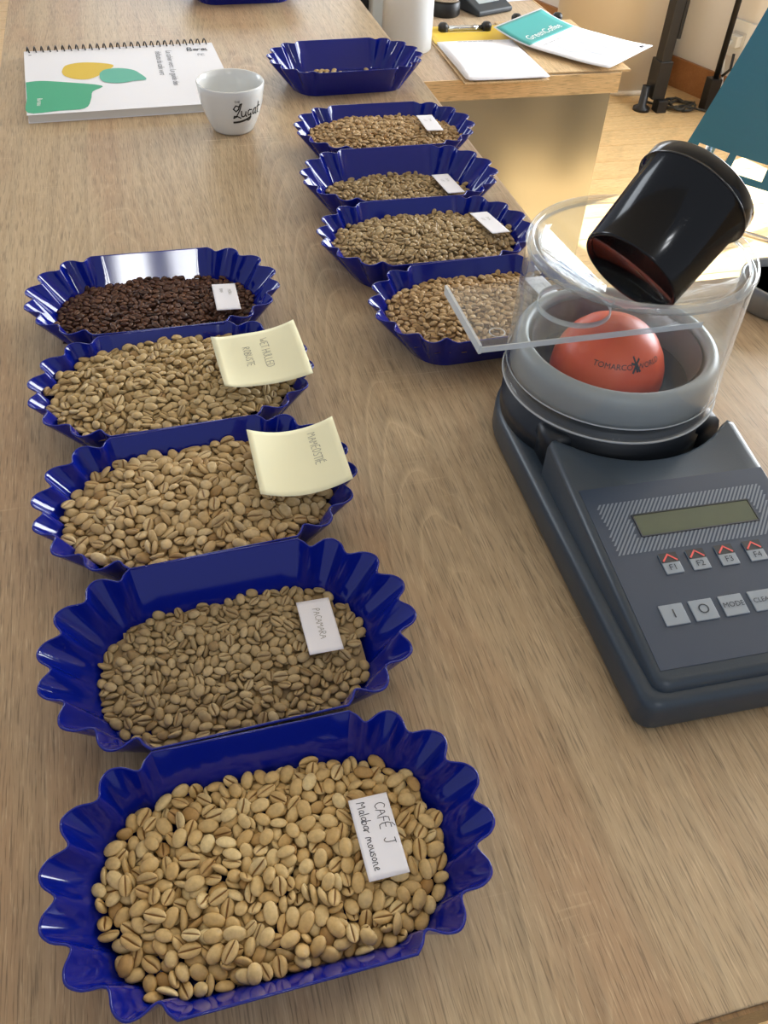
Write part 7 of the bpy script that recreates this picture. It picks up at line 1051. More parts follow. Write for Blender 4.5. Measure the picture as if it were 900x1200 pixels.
-3,0,112,-189,60,1,0,0,-9,1,68,-140,69,7,-1,0,-5,2,145,-205,61,7,-2,0,-5,1,-129,139,71,1,-8,-4,0,2,53,-89,78,2,-1,5,7,1,-231,-59,66,3,0,0,8,1,82,-166,63,7,0,0,5,2,-113,64,
76,1,-8,3,-2,1,58,-211,58,8,1,0,-3,0,-11,-166,70,1,-9,-2,1,2,309,2,64,8,-1,1,-3,0,-149,98,79,8,1,0,5,1,110,26,78,1,-4,-8,-2,2,-91,26,76,0,-5,7,1,1,-231,98,64,8,1,-1,-4,0,
-255,-66,65,2,-1,-1,9,2,82,-28,79,2,8,-1,-2,2,-207,-49,73,0,9,1,0,2,-229,64,69,7,2,1,-5,1,244,-145,65,0,-5,7,-1,0,-247,12,74,8,1,3,2,2,-61,42,81,8,-1,1,-5,1,221,-142,67,1,
-7,-6,1,2,-89,-175,62,4,0,0,-8,0,-64,-98,76,7,3,-1,-5,1,-121,178,67,0,5,8,-1,1,-117,17,76,1,-9,0,-1,1,-189,-182,58,7,0,0,6,0,-170,127,66,6,-1,1,-7,1,-271,-16,64,7,0,0,6,0,
-89,-129,71,0,3,-8,1,0,232,-166,58,9,0,0,-1,1,83,-113,73,1,-2,9,0,1,-139,4,76,1,6,7,-1,0,143,36,75,5,-2,-1,-7,0,-41,205,64,4,0,-2,8,0,-150,-61,74,1,6,6,0,1,-199,-161,65,0,
7,5,1,0,-234,-123,67,0,7,5,1,0,150,-74,75,2,6,6,2,2,-180,-147,69,8,0,-3,-1,0,-23,-139,71,0,-4,8,1,0,94,10,77,1,-9,2,-1,2,254,91,69,5,0,-4,-7,1,225,-11,73,0,-5,-8,1,2,140,
133,67,8,0,-1,-4,2,-45,-102,69,9,-1,0,-1,1,-295,-49,63,0,1,1,-9,1,95,179,67,1,3,-8,0,1,-42,74,85,3,4,5,6,0,-255,100,62,7,0,0,5,1,-139,-25,76,0,-2,9,1,1,228,-74,71,0,-5,-7,
-1,2,-82,67,77,6,-3,3,-5,1,-63,-163,64,9,0,0,0,1,-229,-4,72,1,-7,-6,0,0,-8,107,80,4,1,-1,-8,1,-118,-42,76,1,-1,-9,1,2,-317,55,61,5,0,0,-8,0,281,-77,67,9,1,-2,1,1,125,-26,
76,0,1,9,-1,1,-269,69,63,5,0,0,8,1,235,33,72,0,-4,8,-1,2,36,-34,78,1,7,6,0,2,-166,-168,61,1,0,-1,9,1,144,-101,72,1,8,3,0,0,-313,-33,61,2,0,0,-9,0,74,204,59,4,0,0,-8,2,-44,
-218,58,2,0,0,-9,0,-96,101,74,1,-4,-8,1,0,194,-45,73,1,8,4,1,0,-292,59,62,9,1,0,-1,0,-27,67,86,4,4,7,1,2,181,147,62,6,0,1,7,0,9,-34,77,1,0,-9,-1,1,3,160,71,0,6,7,1,2,241,
6,71,1,7,-6,-1,0,202,101,65,8,0,0,4,1,279,4,64,7,-1,0,5,0,287,134,58,3,0,0,-9,2,-318,82,60,5,1,-1,-8,0,161,-183,60,1,0,1,-9,2,161,91,73,0,-1,9,0,1,-54,-121,67,1,0,0,9,0,
295,-13,63,6,0,0,-7,1,-267,-142,59,0,0,0,-9,0,-35,100,84,7,-5,2,-1,1,38,128,74,7,-1,-1,6,1,]
BEANS['tc'] = [
414,-53,100,0,8,4,1,1,-282,211,93,1,0,0,-9,2,59,149,133,2,7,-5,1,2,-165,-58,139,1,9,1,0,2,-135,-128,127,0,-8,4,0,2,314,211,110,1,4,8,0,2,-206,10,139,1,8,4,0,2,60,215,116,
0,6,7,0,2,-190,186,117,0,9,-2,-1,2,122,-38,138,0,-1,9,0,1,-204,-78,133,1,1,-9,2,0,51,35,141,5,6,3,1,0,-266,-39,130,2,-2,9,1,1,238,34,131,1,-2,-8,4,1,-32,158,127,4,0,0,8,2,
-8,25,138,0,-8,-3,2,0,100,141,129,2,8,3,-1,2,-180,103,132,1,-8,4,-2,0,-67,-56,136,0,-5,6,-3,1,-218,106,129,2,8,-3,0,1,-21,-52,138,6,-1,0,7,2,1,-153,125,2,-4,7,-3,2,243,
161,117,1,9,-2,0,1,92,4,133,3,1,1,8,1,-163,31,132,3,0,0,-9,1,-321,108,109,6,0,0,7,2,-201,63,130,9,0,0,-1,1,168,130,132,0,4,-8,0,1,-245,-64,127,2,1,0,9,2,-79,-180,118,0,4,
-7,-3,0,111,-76,135,1,-5,7,1,0,-107,225,113,0,6,7,1,1,3,-120,129,3,-3,7,-3,2,194,157,118,1,-3,-8,-2,2,-164,67,132,6,0,1,7,2,-300,-1,121,0,-7,6,0,0,45,-100,131,9,0,0,-2,1,
-116,-251,105,6,-4,2,4,1,118,168,121,2,3,-8,-2,0,56,-13,141,1,7,5,0,1,-295,-221,100,1,1,9,3,1,-310,160,102,2,-5,6,-2,0,-417,-58,103,2,7,-5,-2,2,-158,241,105,8,-4,0,1,2,
-133,-177,113,5,0,-2,7,1,-275,81,124,1,-7,-5,2,2,379,11,105,2,1,0,9,1,-351,145,100,0,6,6,-1,1,-59,-130,126,1,-1,-9,0,0,56,-65,131,4,0,0,8,1,123,-113,128,9,0,0,3,2,385,62,
105,2,-3,-8,0,2,206,39,128,1,-7,5,0,2,233,231,100,1,-4,-8,1,2,156,-65,128,1,-3,8,-2,1,-128,131,129,2,4,-7,-3,2,128,19,133,4,8,-1,0,2,-133,-70,132,4,1,-2,-8,2,-231,-18,128,
2,8,-4,-1,1,156,-137,123,1,1,9,1,1,372,118,101,0,-3,-9,-1,2,-241,62,126,0,0,-1,-9,1,-61,83,135,2,0,0,-9,1,269,110,120,2,-6,6,-2,2,-132,-85,130,3,7,5,1,1,-125,31,134,8,1,0,
-3,1,219,-181,108,9,1,0,2,2,185,19,132,1,-3,-8,1,2,-88,197,113,8,-1,2,-3,2,315,-66,119,3,8,2,1,2,203,-212,108,1,-3,8,0,2,-41,-150,128,2,4,-8,-1,2,176,191,109,3,0,0,8,0,9,
206,118,2,-8,4,-2,2,-45,-21,137,7,-2,0,5,2,-74,118,133,4,0,0,-8,1,-390,6,102,1,7,6,1,0,20,66,134,3,-3,-6,5,2,244,-5,128,3,-7,5,-1,2,187,-101,124,2,0,0,9,1,145,250,103,7,3,
-2,4,1,335,-152,102,1,-2,8,-2,2,-92,-139,126,2,0,2,9,2,302,59,121,0,-4,8,-2,1,-99,-89,129,8,-1,1,4,2,-267,157,102,2,-2,-1,8,1,-100,-109,128,1,5,8,-1,2,-179,-108,118,5,-2,
2,-7,1,69,182,118,4,-3,7,0,2,-233,-103,118,8,-1,1,3,2,129,156,120,8,1,2,-3,2,49,-144,123,5,4,-4,-5,0,-327,-41,108,2,-1,-5,7,0,88,-195,112,4,1,0,-8,0,-176,-146,120,6,-3,2,
-6,2,234,-57,126,4,1,-8,-2,2,-113,162,120,3,-3,1,-8,1,228,-108,119,2,2,1,9,1,-387,-86,100,8,3,0,-2,0,-101,-57,133,6,0,-1,6,0,215,70,121,8,2,2,4,0,12,-19,136,3,5,7,1,2,
-277,57,121,3,8,-4,-1,2,-55,242,108,2,0,9,-2,1,-238,-204,102,2,1,9,1,0,-356,91,103,0,5,-7,1,0,-51,121,129,1,-1,9,2,2,334,164,101,1,8,4,0,2,-172,-19,132,3,-7,-5,1,1,-144,
190,112,6,-1,-1,7,1,87,84,132,1,0,0,-9,0,-185,34,127,1,-7,-6,-1,2,44,2,132,3,5,-4,-5,1,304,-27,117,8,-1,0,4,0,347,18,106,1,6,7,0,0,104,64,134,8,0,0,4,2,-190,238,99,2,2,8,
2,0,-79,144,128,1,0,1,-9,2,-49,10,137,5,6,4,1,2,-349,-8,108,1,-9,1,1,1,88,-115,124,0,0,4,8,0,-58,200,114,7,0,0,-5,0,-275,104,119,3,-8,3,2,0,-274,21,118,1,1,0,-9,1,207,-49,
129,9,0,2,1,2,193,-74,128,9,0,0,0,2,-260,-187,101,1,-9,-1,-1,1,25,101,131,6,-5,4,0,2,56,77,134,2,7,5,1,0,-183,-226,104,3,8,1,2,1,274,27,120,6,0,1,-7,2,180,58,123,3,2,1,8,
2,281,-12,120,2,4,8,2,1,-118,119,128,7,2,0,5,1,-161,-107,121,5,2,2,7,2,-289,-83,113,6,1,1,7,2,-93,-27,133,4,-3,-5,6,2,-190,-242,101,5,7,-1,0,1,194,235,99,8,-2,-2,3,2,131,
52,130,2,-8,3,0,1,316,36,116,6,1,0,-7,2,-126,-19,128,2,2,-3,-8,0,258,-162,108,6,0,0,7,2,-138,-217,105,1,-9,-2,2,2,361,-43,108,1,-9,0,3,2,-357,-101,99,1,-1,-1,9,2,79,-26,
137,2,-9,1,-2,2,-168,109,125,2,-6,6,0,2,-117,54,132,4,1,0,8,1,-42,-99,126,6,-1,1,-6,1,-214,-197,102,1,-6,-6,0,0,273,58,123,1,0,1,-9,1,111,-247,100,0,0,3,8,2,81,-236,103,0,
-5,-6,-4,0,289,-70,117,8,-3,0,4,2,334,-128,101,4,-2,1,-8,1,169,-193,107,0,-4,7,-4,0,87,-55,136,4,0,-1,8,2,205,123,122,3,2,-8,-1,0,291,-127,104,4,-3,1,-8,0,-16,249,101,8,4,
0,-1,0,147,-196,107,2,8,-4,-2,2,-81,33,134,8,0,1,4,2,15,-201,110,1,5,7,-2,1,63,-146,118,7,-2,0,6,0,173,86,125,0,-2,1,-9,0,49,-116,127,0,2,-9,1,0,-281,-121,108,2,-8,2,-1,2,
-153,149,121,6,2,1,6,0,91,217,110,3,0,0,8,2,-219,-150,116,0,6,-7,1,0,-180,-163,116,2,5,-7,-1,1,-3,143,123,2,0,1,-9,0,116,-18,128,1,6,6,3,2,-152,-198,108,1,-7,5,3,2,11,
-158,115,2,8,-4,2,1,246,-63,121,5,3,4,5,0,-174,141,117,5,0,1,8,2,265,201,99,6,-1,2,7,2,-7,187,117,8,1,0,4,1,96,-124,124,3,8,3,-1,1,-298,44,114,8,-1,0,-4,2,6,-73,129,5,-7,
0,-1,1,-153,-17,128,4,-1,2,-8,2,366,-26,106,1,0,-7,-5,0,338,-16,110,1,-1,1,-9,1,305,-211,93,7,0,0,5,2,-197,-140,118,5,-1,1,-8,2,-27,-172,121,1,3,8,0,0,-307,-117,106,2,4,
-8,-2,0,177,-9,130,6,3,-1,6,2,-325,-25,107,0,-1,-9,1,0,311,-104,108,6,2,0,-7,1,306,199,100,0,8,4,-2,0,255,101,118,4,-3,0,8,0,-6,-23,133,4,1,-1,-8,0,-30,89,128,8,0,2,2,2,
-374,-128,95,5,1,-1,-7,2,258,-119,114,6,1,-1,7,1,100,-147,116,2,0,0,9,0,167,-27,129,7,5,1,-3,2,68,56,133,9,0,-2,2,0,32,-219,107,0,8,-4,2,2,-324,20,112,7,0,0,6,0,34,76,133,
6,1,0,6,0,-33,-18,132,2,8,3,1,2,312,141,100,5,2,1,7,1,384,33,103,0,8,3,0,0,-230,148,113,8,0,0,3,1,-365,55,98,7,-1,0,5,1,243,55,124,7,-2,1,-5,1,-355,-160,95,9,2,-1,-2,2,
-54,29,135,7,-1,-1,5,1,215,-20,126,1,8,-4,-1,1,-313,78,107,0,-9,-2,1,0,170,217,102,8,0,2,-4,1,180,113,126,2,6,-7,1,1,56,-241,101,9,-2,2,-1,2,145,121,123,5,-3,-7,0,1,-250,
-150,113,0,-6,-6,2,0,-178,-202,104,3,-8,3,-2,0,-117,-215,101,6,3,0,6,0,-381,89,102,0,6,-7,-1,2,122,235,103,7,-3,-1,-5,1,-258,-80,117,9,0,-1,1,1,-18,208,113,7,0,1,6,1,363,
-87,101,5,-2,-1,-7,1,239,-137,113,9,3,-1,0,0,-10,71,129,1,-2,8,2,1,230,-21,126,7,-2,1,-5,0,153,-98,114,1,9,0,2,0,-238,-131,115,4,-1,0,-8,2,-63,59,134,5,7,-3,-1,0,347,106,
99,8,-1,1,-5,2,113,-167,113,7,3,-3,4,1,-363,-61,98,7,0,0,-6,0,269,-23,121,0,2,2,-9,2,296,11,116,6,-1,-1,6,1,-140,-243,100,8,-3,-1,1,2,-97,-158,118,8,0,1,-5,2,164,-7,128,1,
4,-7,-3,2,348,-68,104,1,-8,-4,1,0,46,116,126,1,-5,8,1,1,-242,37,122,1,6,-7,-1,1,-174,-44,131,1,-2,8,3,0,-21,120,122,6,-4,2,-5,0,-16,-81,129,1,0,4,-8,2,61,-193,109,2,2,7,5,
0,-137,226,107,2,0,0,-9,2,-205,133,116,3,-1,1,8,0,216,8,125,8,2,0,-3,0,12,23,129,0,-8,4,-1,1,-30,-237,98,8,-1,0,5,1,-409,-18,98,4,-1,2,-8,0,29,-241,103,2,9,-1,-1,2,-94,-1,
130,1,9,-2,-1,0,354,-166,96,3,0,-3,-8,1,296,-162,96,9,2,0,-1,1,162,157,120,1,9,-1,-1,1,-31,55,129,9,-1,2,-1,1,-323,-64,106,0,1,9,1,0,172,-216,106,2,6,7,-1,2,301,163,96,3,
-1,1,-8,1,-392,47,96,4,-1,0,8,1,-319,-90,107,2,-7,5,0,1,-351,-131,95,5,1,0,-8,1,-62,172,114,8,-1,2,4,0,236,87,117,5,0,1,7,0,378,-60,102,1,4,-8,-1,0,131,-122,122,1,8,4,0,1,
-311,194,93,6,0,0,-7,1,-163,168,115,9,1,1,-2,2,6,-220,106,1,8,-5,1,1,287,103,113,1,4,8,2,0,36,-34,133,5,0,0,7,2,111,124,123,3,8,-1,-1,1,205,91,118,9,-1,2,0,1,103,34,131,3,
1,2,-8,2,147,-2,128,3,4,-7,-3,1,363,-109,95,9,0,0,2,1,-139,54,131,2,-6,-6,3,2,183,-154,114,8,-1,0,-4,2,280,-201,93,3,0,0,-9,0,-274,-149,106,1,-1,-9,-1,2,74,23,133,1,-9,2,
1,1,-201,230,97,2,-1,-2,8,0,249,187,104,1,9,0,-2,2,316,5,112,9,-1,-2,0,2,-19,-147,122,5,-2,1,-7,1,-20,-211,105,8,2,-2,-1,1,68,95,128,2,-9,2,0,1,83,-160,113,8,3,-1,-4,1,70,
-180,109,3,-7,4,0,0,321,109,99,5,-1,1,-8,2,43,-194,107,0,2,1,-9,0,-19,30,129,1,2,-9,0,2,211,-120,115,9,0,1,-2,2,-334,171,95,9,2,0,1,1,111,210,106,1,9,-2,2,0,342,52,107,2,
-4,8,0,1,-251,7,121,2,-1,0,-9,0,-117,-164,111,4,-1,-4,7,2,-331,-146,95,7,0,-1,5,0,147,223,100,4,1,4,7,0,323,-40,112,9,0,0,-1,1,343,139,95,4,0,0,-8,2,145,-98,120,2,-1,0,9,
0,-315,-165,95,9,-1,-1,2,0,-90,77,127,8,1,-1,-4,1,-305,-143,103,3,-8,-2,0,0,267,-53,116,7,0,0,-6,1,21,128,123,8,-1,1,-4,0,-334,18,106,1,4,-8,0,0,-123,-40,128,1,0,-3,-8,2,
-60,-238,95,9,0,0,-1,0,1,96,126,8,1,-1,-4,2,271,-181,97,9,-1,0,1,2,-293,-45,115,7,0,0,-5,2,159,-176,104,5,-2,2,-7,0,-396,-38,96,2,1,0,-9,0,283,182,95,9,-1,0,2,2,-100,105,
126,7,-2,-2,5,0,-60,-108,120,9,0,0,-1,0,226,113,116,2,0,1,-9,0,-196,2,129,0,9,-2,2,2,-388,-67,96,4,0,-1,8,2,250,132,115,7,0,0,6,0,-151,-144,116,5,0,1,7,1,-52,-215,99,9,0,
0,-2,2,-258,-21,122,0,-9,-2,0,0,364,-138,94,2,1,0,9,2,178,-124,116,8,0,0,-3,2,-208,173,105,7,-1,-2,-6,2,-219,197,105,0,7,-5,4,0,-86,240,104,0,9,0,2,2,334,27,108,3,1,-1,-8,
2,107,46,128,1,-9,2,-1,0,97,-189,107,1,5,7,1,1,-228,1,126,8,-2,2,-3,2,99,102,124,9,0,0,0,0,-201,-211,99,7,2,0,5,2,-297,-54,109,0,-3,-9,0,1,408,34,95,7,0,0,-6,0,-115,241,
104,3,-8,4,1,2,138,-230,95,6,0,1,-7,1,-99,52,127,5,-5,4,-4,0,-69,-15,130,4,-8,-1,1,2,-5,-46,131,0,5,-8,1,2,292,-87,112,5,-1,-1,-7,0,373,146,94,8,0,0,4,0,-43,-196,109,0,1,
-7,5,0,38,149,120,7,1,2,5,1,-309,119,98,7,0,0,5,0,11,237,102,2,4,8,1,0,-338,72,99,5,0,0,-7,2,231,-83,117,1,1,-1,9,1,236,-160,106,1,-9,-1,1,1,-144,206,103,0,7,-5,1,0,-299,
-197,93,9,1,0,-2,2,98,235,102,0,-7,-6,1,1,-44,72,128,0,9,2,-1,2,-285,-172,96,9,0,0,1,1,209,-147,109,2,1,4,-8,1,208,230,94,5,0,-1,-7,0,81,114,123,1,-5,7,2,1,193,-193,103,0,
-5,8,2,0,-206,-126,108,8,4,0,1,0,-198,-25,126,0,-2,1,-9,2,410,65,95,8,1,0,-5,0,-72,14,130,1,6,-6,0,2,103,78,125,1,9,1,-1,2,-9,160,117,1,-1,1,-9,1,-40,217,107,9,1,0,0,2,
225,204,96,9,-1,0,-1,2,248,-213,94,3,0,0,-9,2,222,-202,102,1,5,8,1,1,-228,226,94,4,0,0,8,2,-221,26,124,9,2,0,-2,2,-119,207,105,1,6,-6,0,2,-207,-49,122,5,-8,1,-1,2,155,73,
121,9,-1,1,-1,1,73,-49,130,0,9,-2,0,0,-239,120,115,7,0,-2,5,1,157,101,122,3,1,0,8,2,-126,6,123,9,0,-2,1,2,-260,178,96,9,-1,0,1,1,-218,-83,119,9,-1,1,0,0,-215,-60,122,1,0,
-2,9,0,-236,174,102,8,0,2,3,2,-92,-58,129,1,-8,4,-1,0,-194,200,104,1,-5,-8,1,2,86,-212,104,0,2,9,0,0,-290,174,95,8,-1,0,5,0,-342,-81,98,7,1,0,-6,0,180,-237,100,1,8,3,0,2,
72,218,103,0,-2,9,0,0,123,-194,103,7,-2,1,-5,1,265,-73,112,1,5,-7,2,2,20,205,106,1,4,8,0,1,6,-94,123,5,1,-4,-6,1,-71,87,128,1,-7,6,0,2,21,158,116,6,0,0,-6,1,-334,107,98,4,
0,0,8,1,-94,-235,96,2,0,-1,9,2,-374,-17,98,1,0,0,-9,0,-35,176,114,5,0,0,-7,1,-307,25,109,1,5,7,0,2,189,-135,109,1,-9,-1,0,0,-11,-193,108,7,3,-2,4,0,-103,132,122,0,3,-8,-1,
1,-251,-120,109,1,-4,8,1,2,336,80,99,8,0,0,-4,1,332,-49,107,1,8,5,0,1,-234,90,119,8,-1,1,4,1,194,194,97,9,-1,0,-1,1,197,74,117,7,-3,3,3,1,127,103,117,7,1,3,-5,1,-353,-38,
101,6,0,1,7,1,164,50,116,8,2,2,-1,2,130,219,96,5,0,1,7,0,235,53,119,2,0,-9,0,1,-246,203,95,0,0,0,9,2,391,-79,95,4,0,0,-8,1,-328,-114,97,4,0,0,8,0,-362,14,99,2,0,0,9,1,364,
48,98,6,-1,0,-7,1,29,178,110,2,-8,-4,1,0,-224,-229,94,7,0,0,-6,2,182,-54,122,0,-7,-5,1,1,-67,-35,129,8,-3,1,2,2,-210,78,121,7,1,0,-6,0,2,49,127,1,0,1,9,1,-1,-239,96,0,0,0,
9,0,38,-74,124,3,-1,0,-8,1,144,-43,125,5,-2,1,-7,1,196,-33,122,7,-1,1,-5,0,-168,204,105,4,-2,-3,7,2,166,235,95,5,0,-1,7,0,252,156,105,1,-5,7,-1,1,31,79,126,1,-9,2,0,0,71,
-94,123,0,1,-1,9,2,-133,-129,112,1,7,6,0,1,-180,78,124,9,0,1,-3,0,-212,48,121,8,-1,0,-3,2,-346,38,99,7,0,0,5,0,253,-96,109,0,2,9,-1,1,113,-216,98,6,0,0,7,2,24,-103,122,4,
-1,0,8,0,49,-169,110,1,3,1,-9,0,261,76,114,6,0,0,6,2,5,116,119,3,0,0,8,0,-278,-22,117,3,-3,-8,3,1,378,89,96,9,0,0,-2,2,-17,-111,121,7,-1,0,-6,2,127,-76,121,8,-1,-2,3,2,
-116,38,125,0,9,0,-1,2,-267,120,108,8,2,1,-4,2,242,-132,108,1,-8,3,1,1,314,-136,97,7,0,0,6,2,-92,-204,99,4,1,1,-8,0,155,196,99,3,0,0,8,2,-110,-149,111,0,2,9,1,1,-283,34,
110,1,4,8,0,0,-29,-74,123,1,-7,2,5,1,-374,147,92,8,0,0,5,0,-56,-72,121,9,3,1,0,2,155,28,123,9,0,-1,0,1,132,-146,111,7,0,2,5,2,-63,202,106,1,7,-5,0,0,20,-51,123,8,0,0,4,1,
-267,-213,93,9,0,0,2,1,127,187,108,2,3,-8,-2,1,283,67,112,6,0,3,-5,0,327,55,107,8,1,-3,-2,0,-99,23,125,2,0,0,-9,0,65,240,97,9,2,0,2,1,196,-112,110,1,-9,-1,1,0,-79,-89,118,
5,-2,3,7,0,-254,93,112,6,1,-5,-4,0,336,-98,98,9,0,0,2,2,190,142,118,9,2,0,2,1,181,-165,102,7,0,-1,-6,0,-194,140,107,8,1,-2,-3,0,200,-87,115,1,1,0,9,2,199,170,107,0,1,9,0,
2,-298,-83,101,8,0,0,-5,0,3,182,109,1,6,7,0,1,50,-32,129,1,-5,8,0,0,364,-5,99,9,0,1,0,1,87,-77,125,7,-2,0,-5,1,-162,11,122,8,1,-2,-3,2,138,-167,102,9,0,0,1,1,329,-2,101,9,
0,0,-2,1,84,160,118,8,-2,0,4,2,161,-148,109,1,1,-9,-1,0,289,221,94,0,0,-1,9,2,-318,53,101,9,0,0,2,1,317,-81,107,1,-2,9,0,2,0,129,114,1,-8,3,0,1,-117,-190,100,9,0,0,0,0,
-69,221,103,7,-3,2,4,0,-42,137,117,0,-1,-1,9,1,128,132,116,6,-4,3,4,0,297,123,104,0,5,8,-1,0,48,28,126,1,1,-9,0,2,-146,117,118,5,0,1,8,1,-49,100,123,5,2,1,-7,2,-164,224,
97,7,0,-2,-6,2,58,-215,98,9,1,0,-2,1,264,-118,101,0,0,0,9,0,160,172,103,0,0,1,-9,1,398,-13,96,8,0,0,-3,2,-191,-177,99,4,0,0,-8,1,-89,-116,118,0,8,2,4,1,-88,155,114,6,-1,
-4,5,2,-34,3,126,8,-2,-2,1,0,115,-153,104,9,1,0,3,0,293,-19,110,1,-3,8,0,1,-124,95,115,4,-2,2,8,2,-271,-6,112,3,3,1,8,0,274,-143,99,1,0,0,-9,2,128,79,120,7,3,4,2,1,-244,
-42,119,4,0,0,-8,1,-164,-232,94,5,1,1,-8,0,-296,80,111,3,0,0,-9,0,-131,156,114,7,2,-1,-5,2,-211,-160,107,1,0,9,0,1,-42,-97,116,0,0,9,1,2,-254,64,114,8,0,0,-3,0,-8,226,101,
2,1,0,-9,2,-193,-90,114,0,-1,6,-6,0,179,26,118,2,-6,6,1,2,-151,83,119,9,0,1,1,0,-80,119,120,8,0,0,5,0,266,126,107,1,-9,3,0,2,-315,-5,104,8,-1,0,-3,2,75,-119,115,0,9,-2,-1,
2,-8,4,125,9,0,-1,-1,2,-104,183,106,9,2,1,1,2,-117,67,120,2,2,1,9,2,-274,133,99,0,0,0,9,0,155,99,114,0,-8,-3,1,2,-4,-181,110,3,-8,-1,0,1,54,173,113,0,-4,2,8,1,-165,172,
107,0,3,-8,0,1,212,-64,117,2,1,-1,9,0,238,74,111,1,-8,-3,0,0,-257,39,112,0,6,6,-1,2,22,-125,115,7,-2,1,5,2,257,2,112,2,-2,-1,8,2,-269,-99,102,1,0,0,9,1,-238,123,108,0,-9,
0,-1,0,167,-80,116,4,-2,-1,-8,2,-116,-59,121,7,0,0,-6,1,101,-27,126,6,1,-2,6,1,-67,-187,101,5,0,0,-8,0,228,172,99,5,0,1,7,2,238,-185,96,3,0,0,8,0,-219,151,101,6,0,-1,-7,1,
62,135,116,9,0,-2,0,1,230,17,118,0,0,-2,9,1,-27,-121,117,0,-9,0,2,1,207,-170,99,9,0,0,-1,0,100,186,108,9,0,3,1,1,-146,24,121,2,2,1,-8,0,275,151,98,7,-1,0,-6,0,-140,235,94,
2,0,0,9,0,283,-46,107,9,1,-1,1,1,-104,103,115,1,-6,6,-3,1,-70,142,118,2,-8,4,-2,0,142,56,113,4,0,-2,8,0,-163,47,120,7,0,0,-6,1,-149,-79,122,2,-3,-8,1,2,31,121,115,1,-9,-3,
0,2,69,67,121,2,1,0,-9,1,-114,15,118,1,9,-2,1,2,-30,111,115,4,-3,2,-7,0,212,-232,93,4,0,0,-8,2,-92,209,99,7,0,0,5,2,282,-96,102,7,-1,1,-5,2,-139,-170,102,7,1,0,-5,0,307,
75,101,5,0,0,-8,2,-13,-87,116,1,-6,-6,0,0,35,233,96,7,0,0,5,1,137,10,116,1,-1,-9,1,0,-164,-176,101,6,0,-1,6,1,-183,-12,118,1,-8,-4,-2,2,-15,165,110,0,-4,-8,1,0,-53,-171,
110,5,-2,1,7,1,-33,-46,124,2,1,2,8,2,-271,76,109,0,-7,5,0,0,-138,-106,114,1,3,0,-8,0,107,-100,117,9,2,-1,-2,2,-246,150,100,8,0,-1,-5,1,320,-25,101,9,0,1,-1,0,-187,-109,
105,1,0,1,-9,0,196,-41,114,1,-7,6,0,0,-45,41,123,6,-1,-1,7,1,-197,73,113,1,8,-3,-1,0,32,-143,107,5,0,0,8,2,167,6,117,1,-4,8,2,0,-152,142,110,1,8,-4,0,1,-90,-172,103,5,0,0,
-7,1,-40,231,97,2,0,-1,-9,1,-125,-91,118,1,8,2,3,2,225,-103,104,6,0,0,-6,2,-38,-147,113,1,-5,-8,0,2,77,43,123,1,0,0,9,0,-178,-71,122,8,0,0,-4,2,254,36,113,8,-1,-2,2,0,0,
68,117,1,5,8,0,1,138,167,107,7,-1,-2,5,1,127,-17,118,2,-7,5,-2,1,-153,-11,117,1,1,9,1,1,238,-21,114,3,8,3,0,0,-193,91,117,5,1,0,7,0,112,150,111,1,4,-8,0,2,-99,-68,117,1,6,
7,-1,1,35,7,121,1,-7,-4,3,1,5,-5,119,1,-9,-2,0,2,58,-152,105,6,1,0,7,0,66,-70,119,5,0,0,8,0,111,-128,112,1,7,6,0,0,-231,-136,101,7,0,0,-6,0,-249,-56,112,0,-7,6,-1,2,104,
-57,123,4,0,-1,8,1,41,54,123,4,0,-2,-8,0,-238,-167,98,8,0,0,-5,1,45,-50,118,0,-9,2,1,1,131,-47,117,1,-2,0,-9,2,-79,-139,110,8,-2,-2,4,2,-29,143,113,0,5,7,1,1,-176,114,112,
1,-5,-7,0,0,23,-174,103,6,0,0,-7,0,217,-134,102,4,1,0,8,0,229,99,104,7,0,0,-6,0,-87,23,118,1,8,-5,0,1,48,-121,114,1,-4,-8,0,0,222,-50,114,0,-4,8,1,2,82,196,101,9,0,0,1,2,]
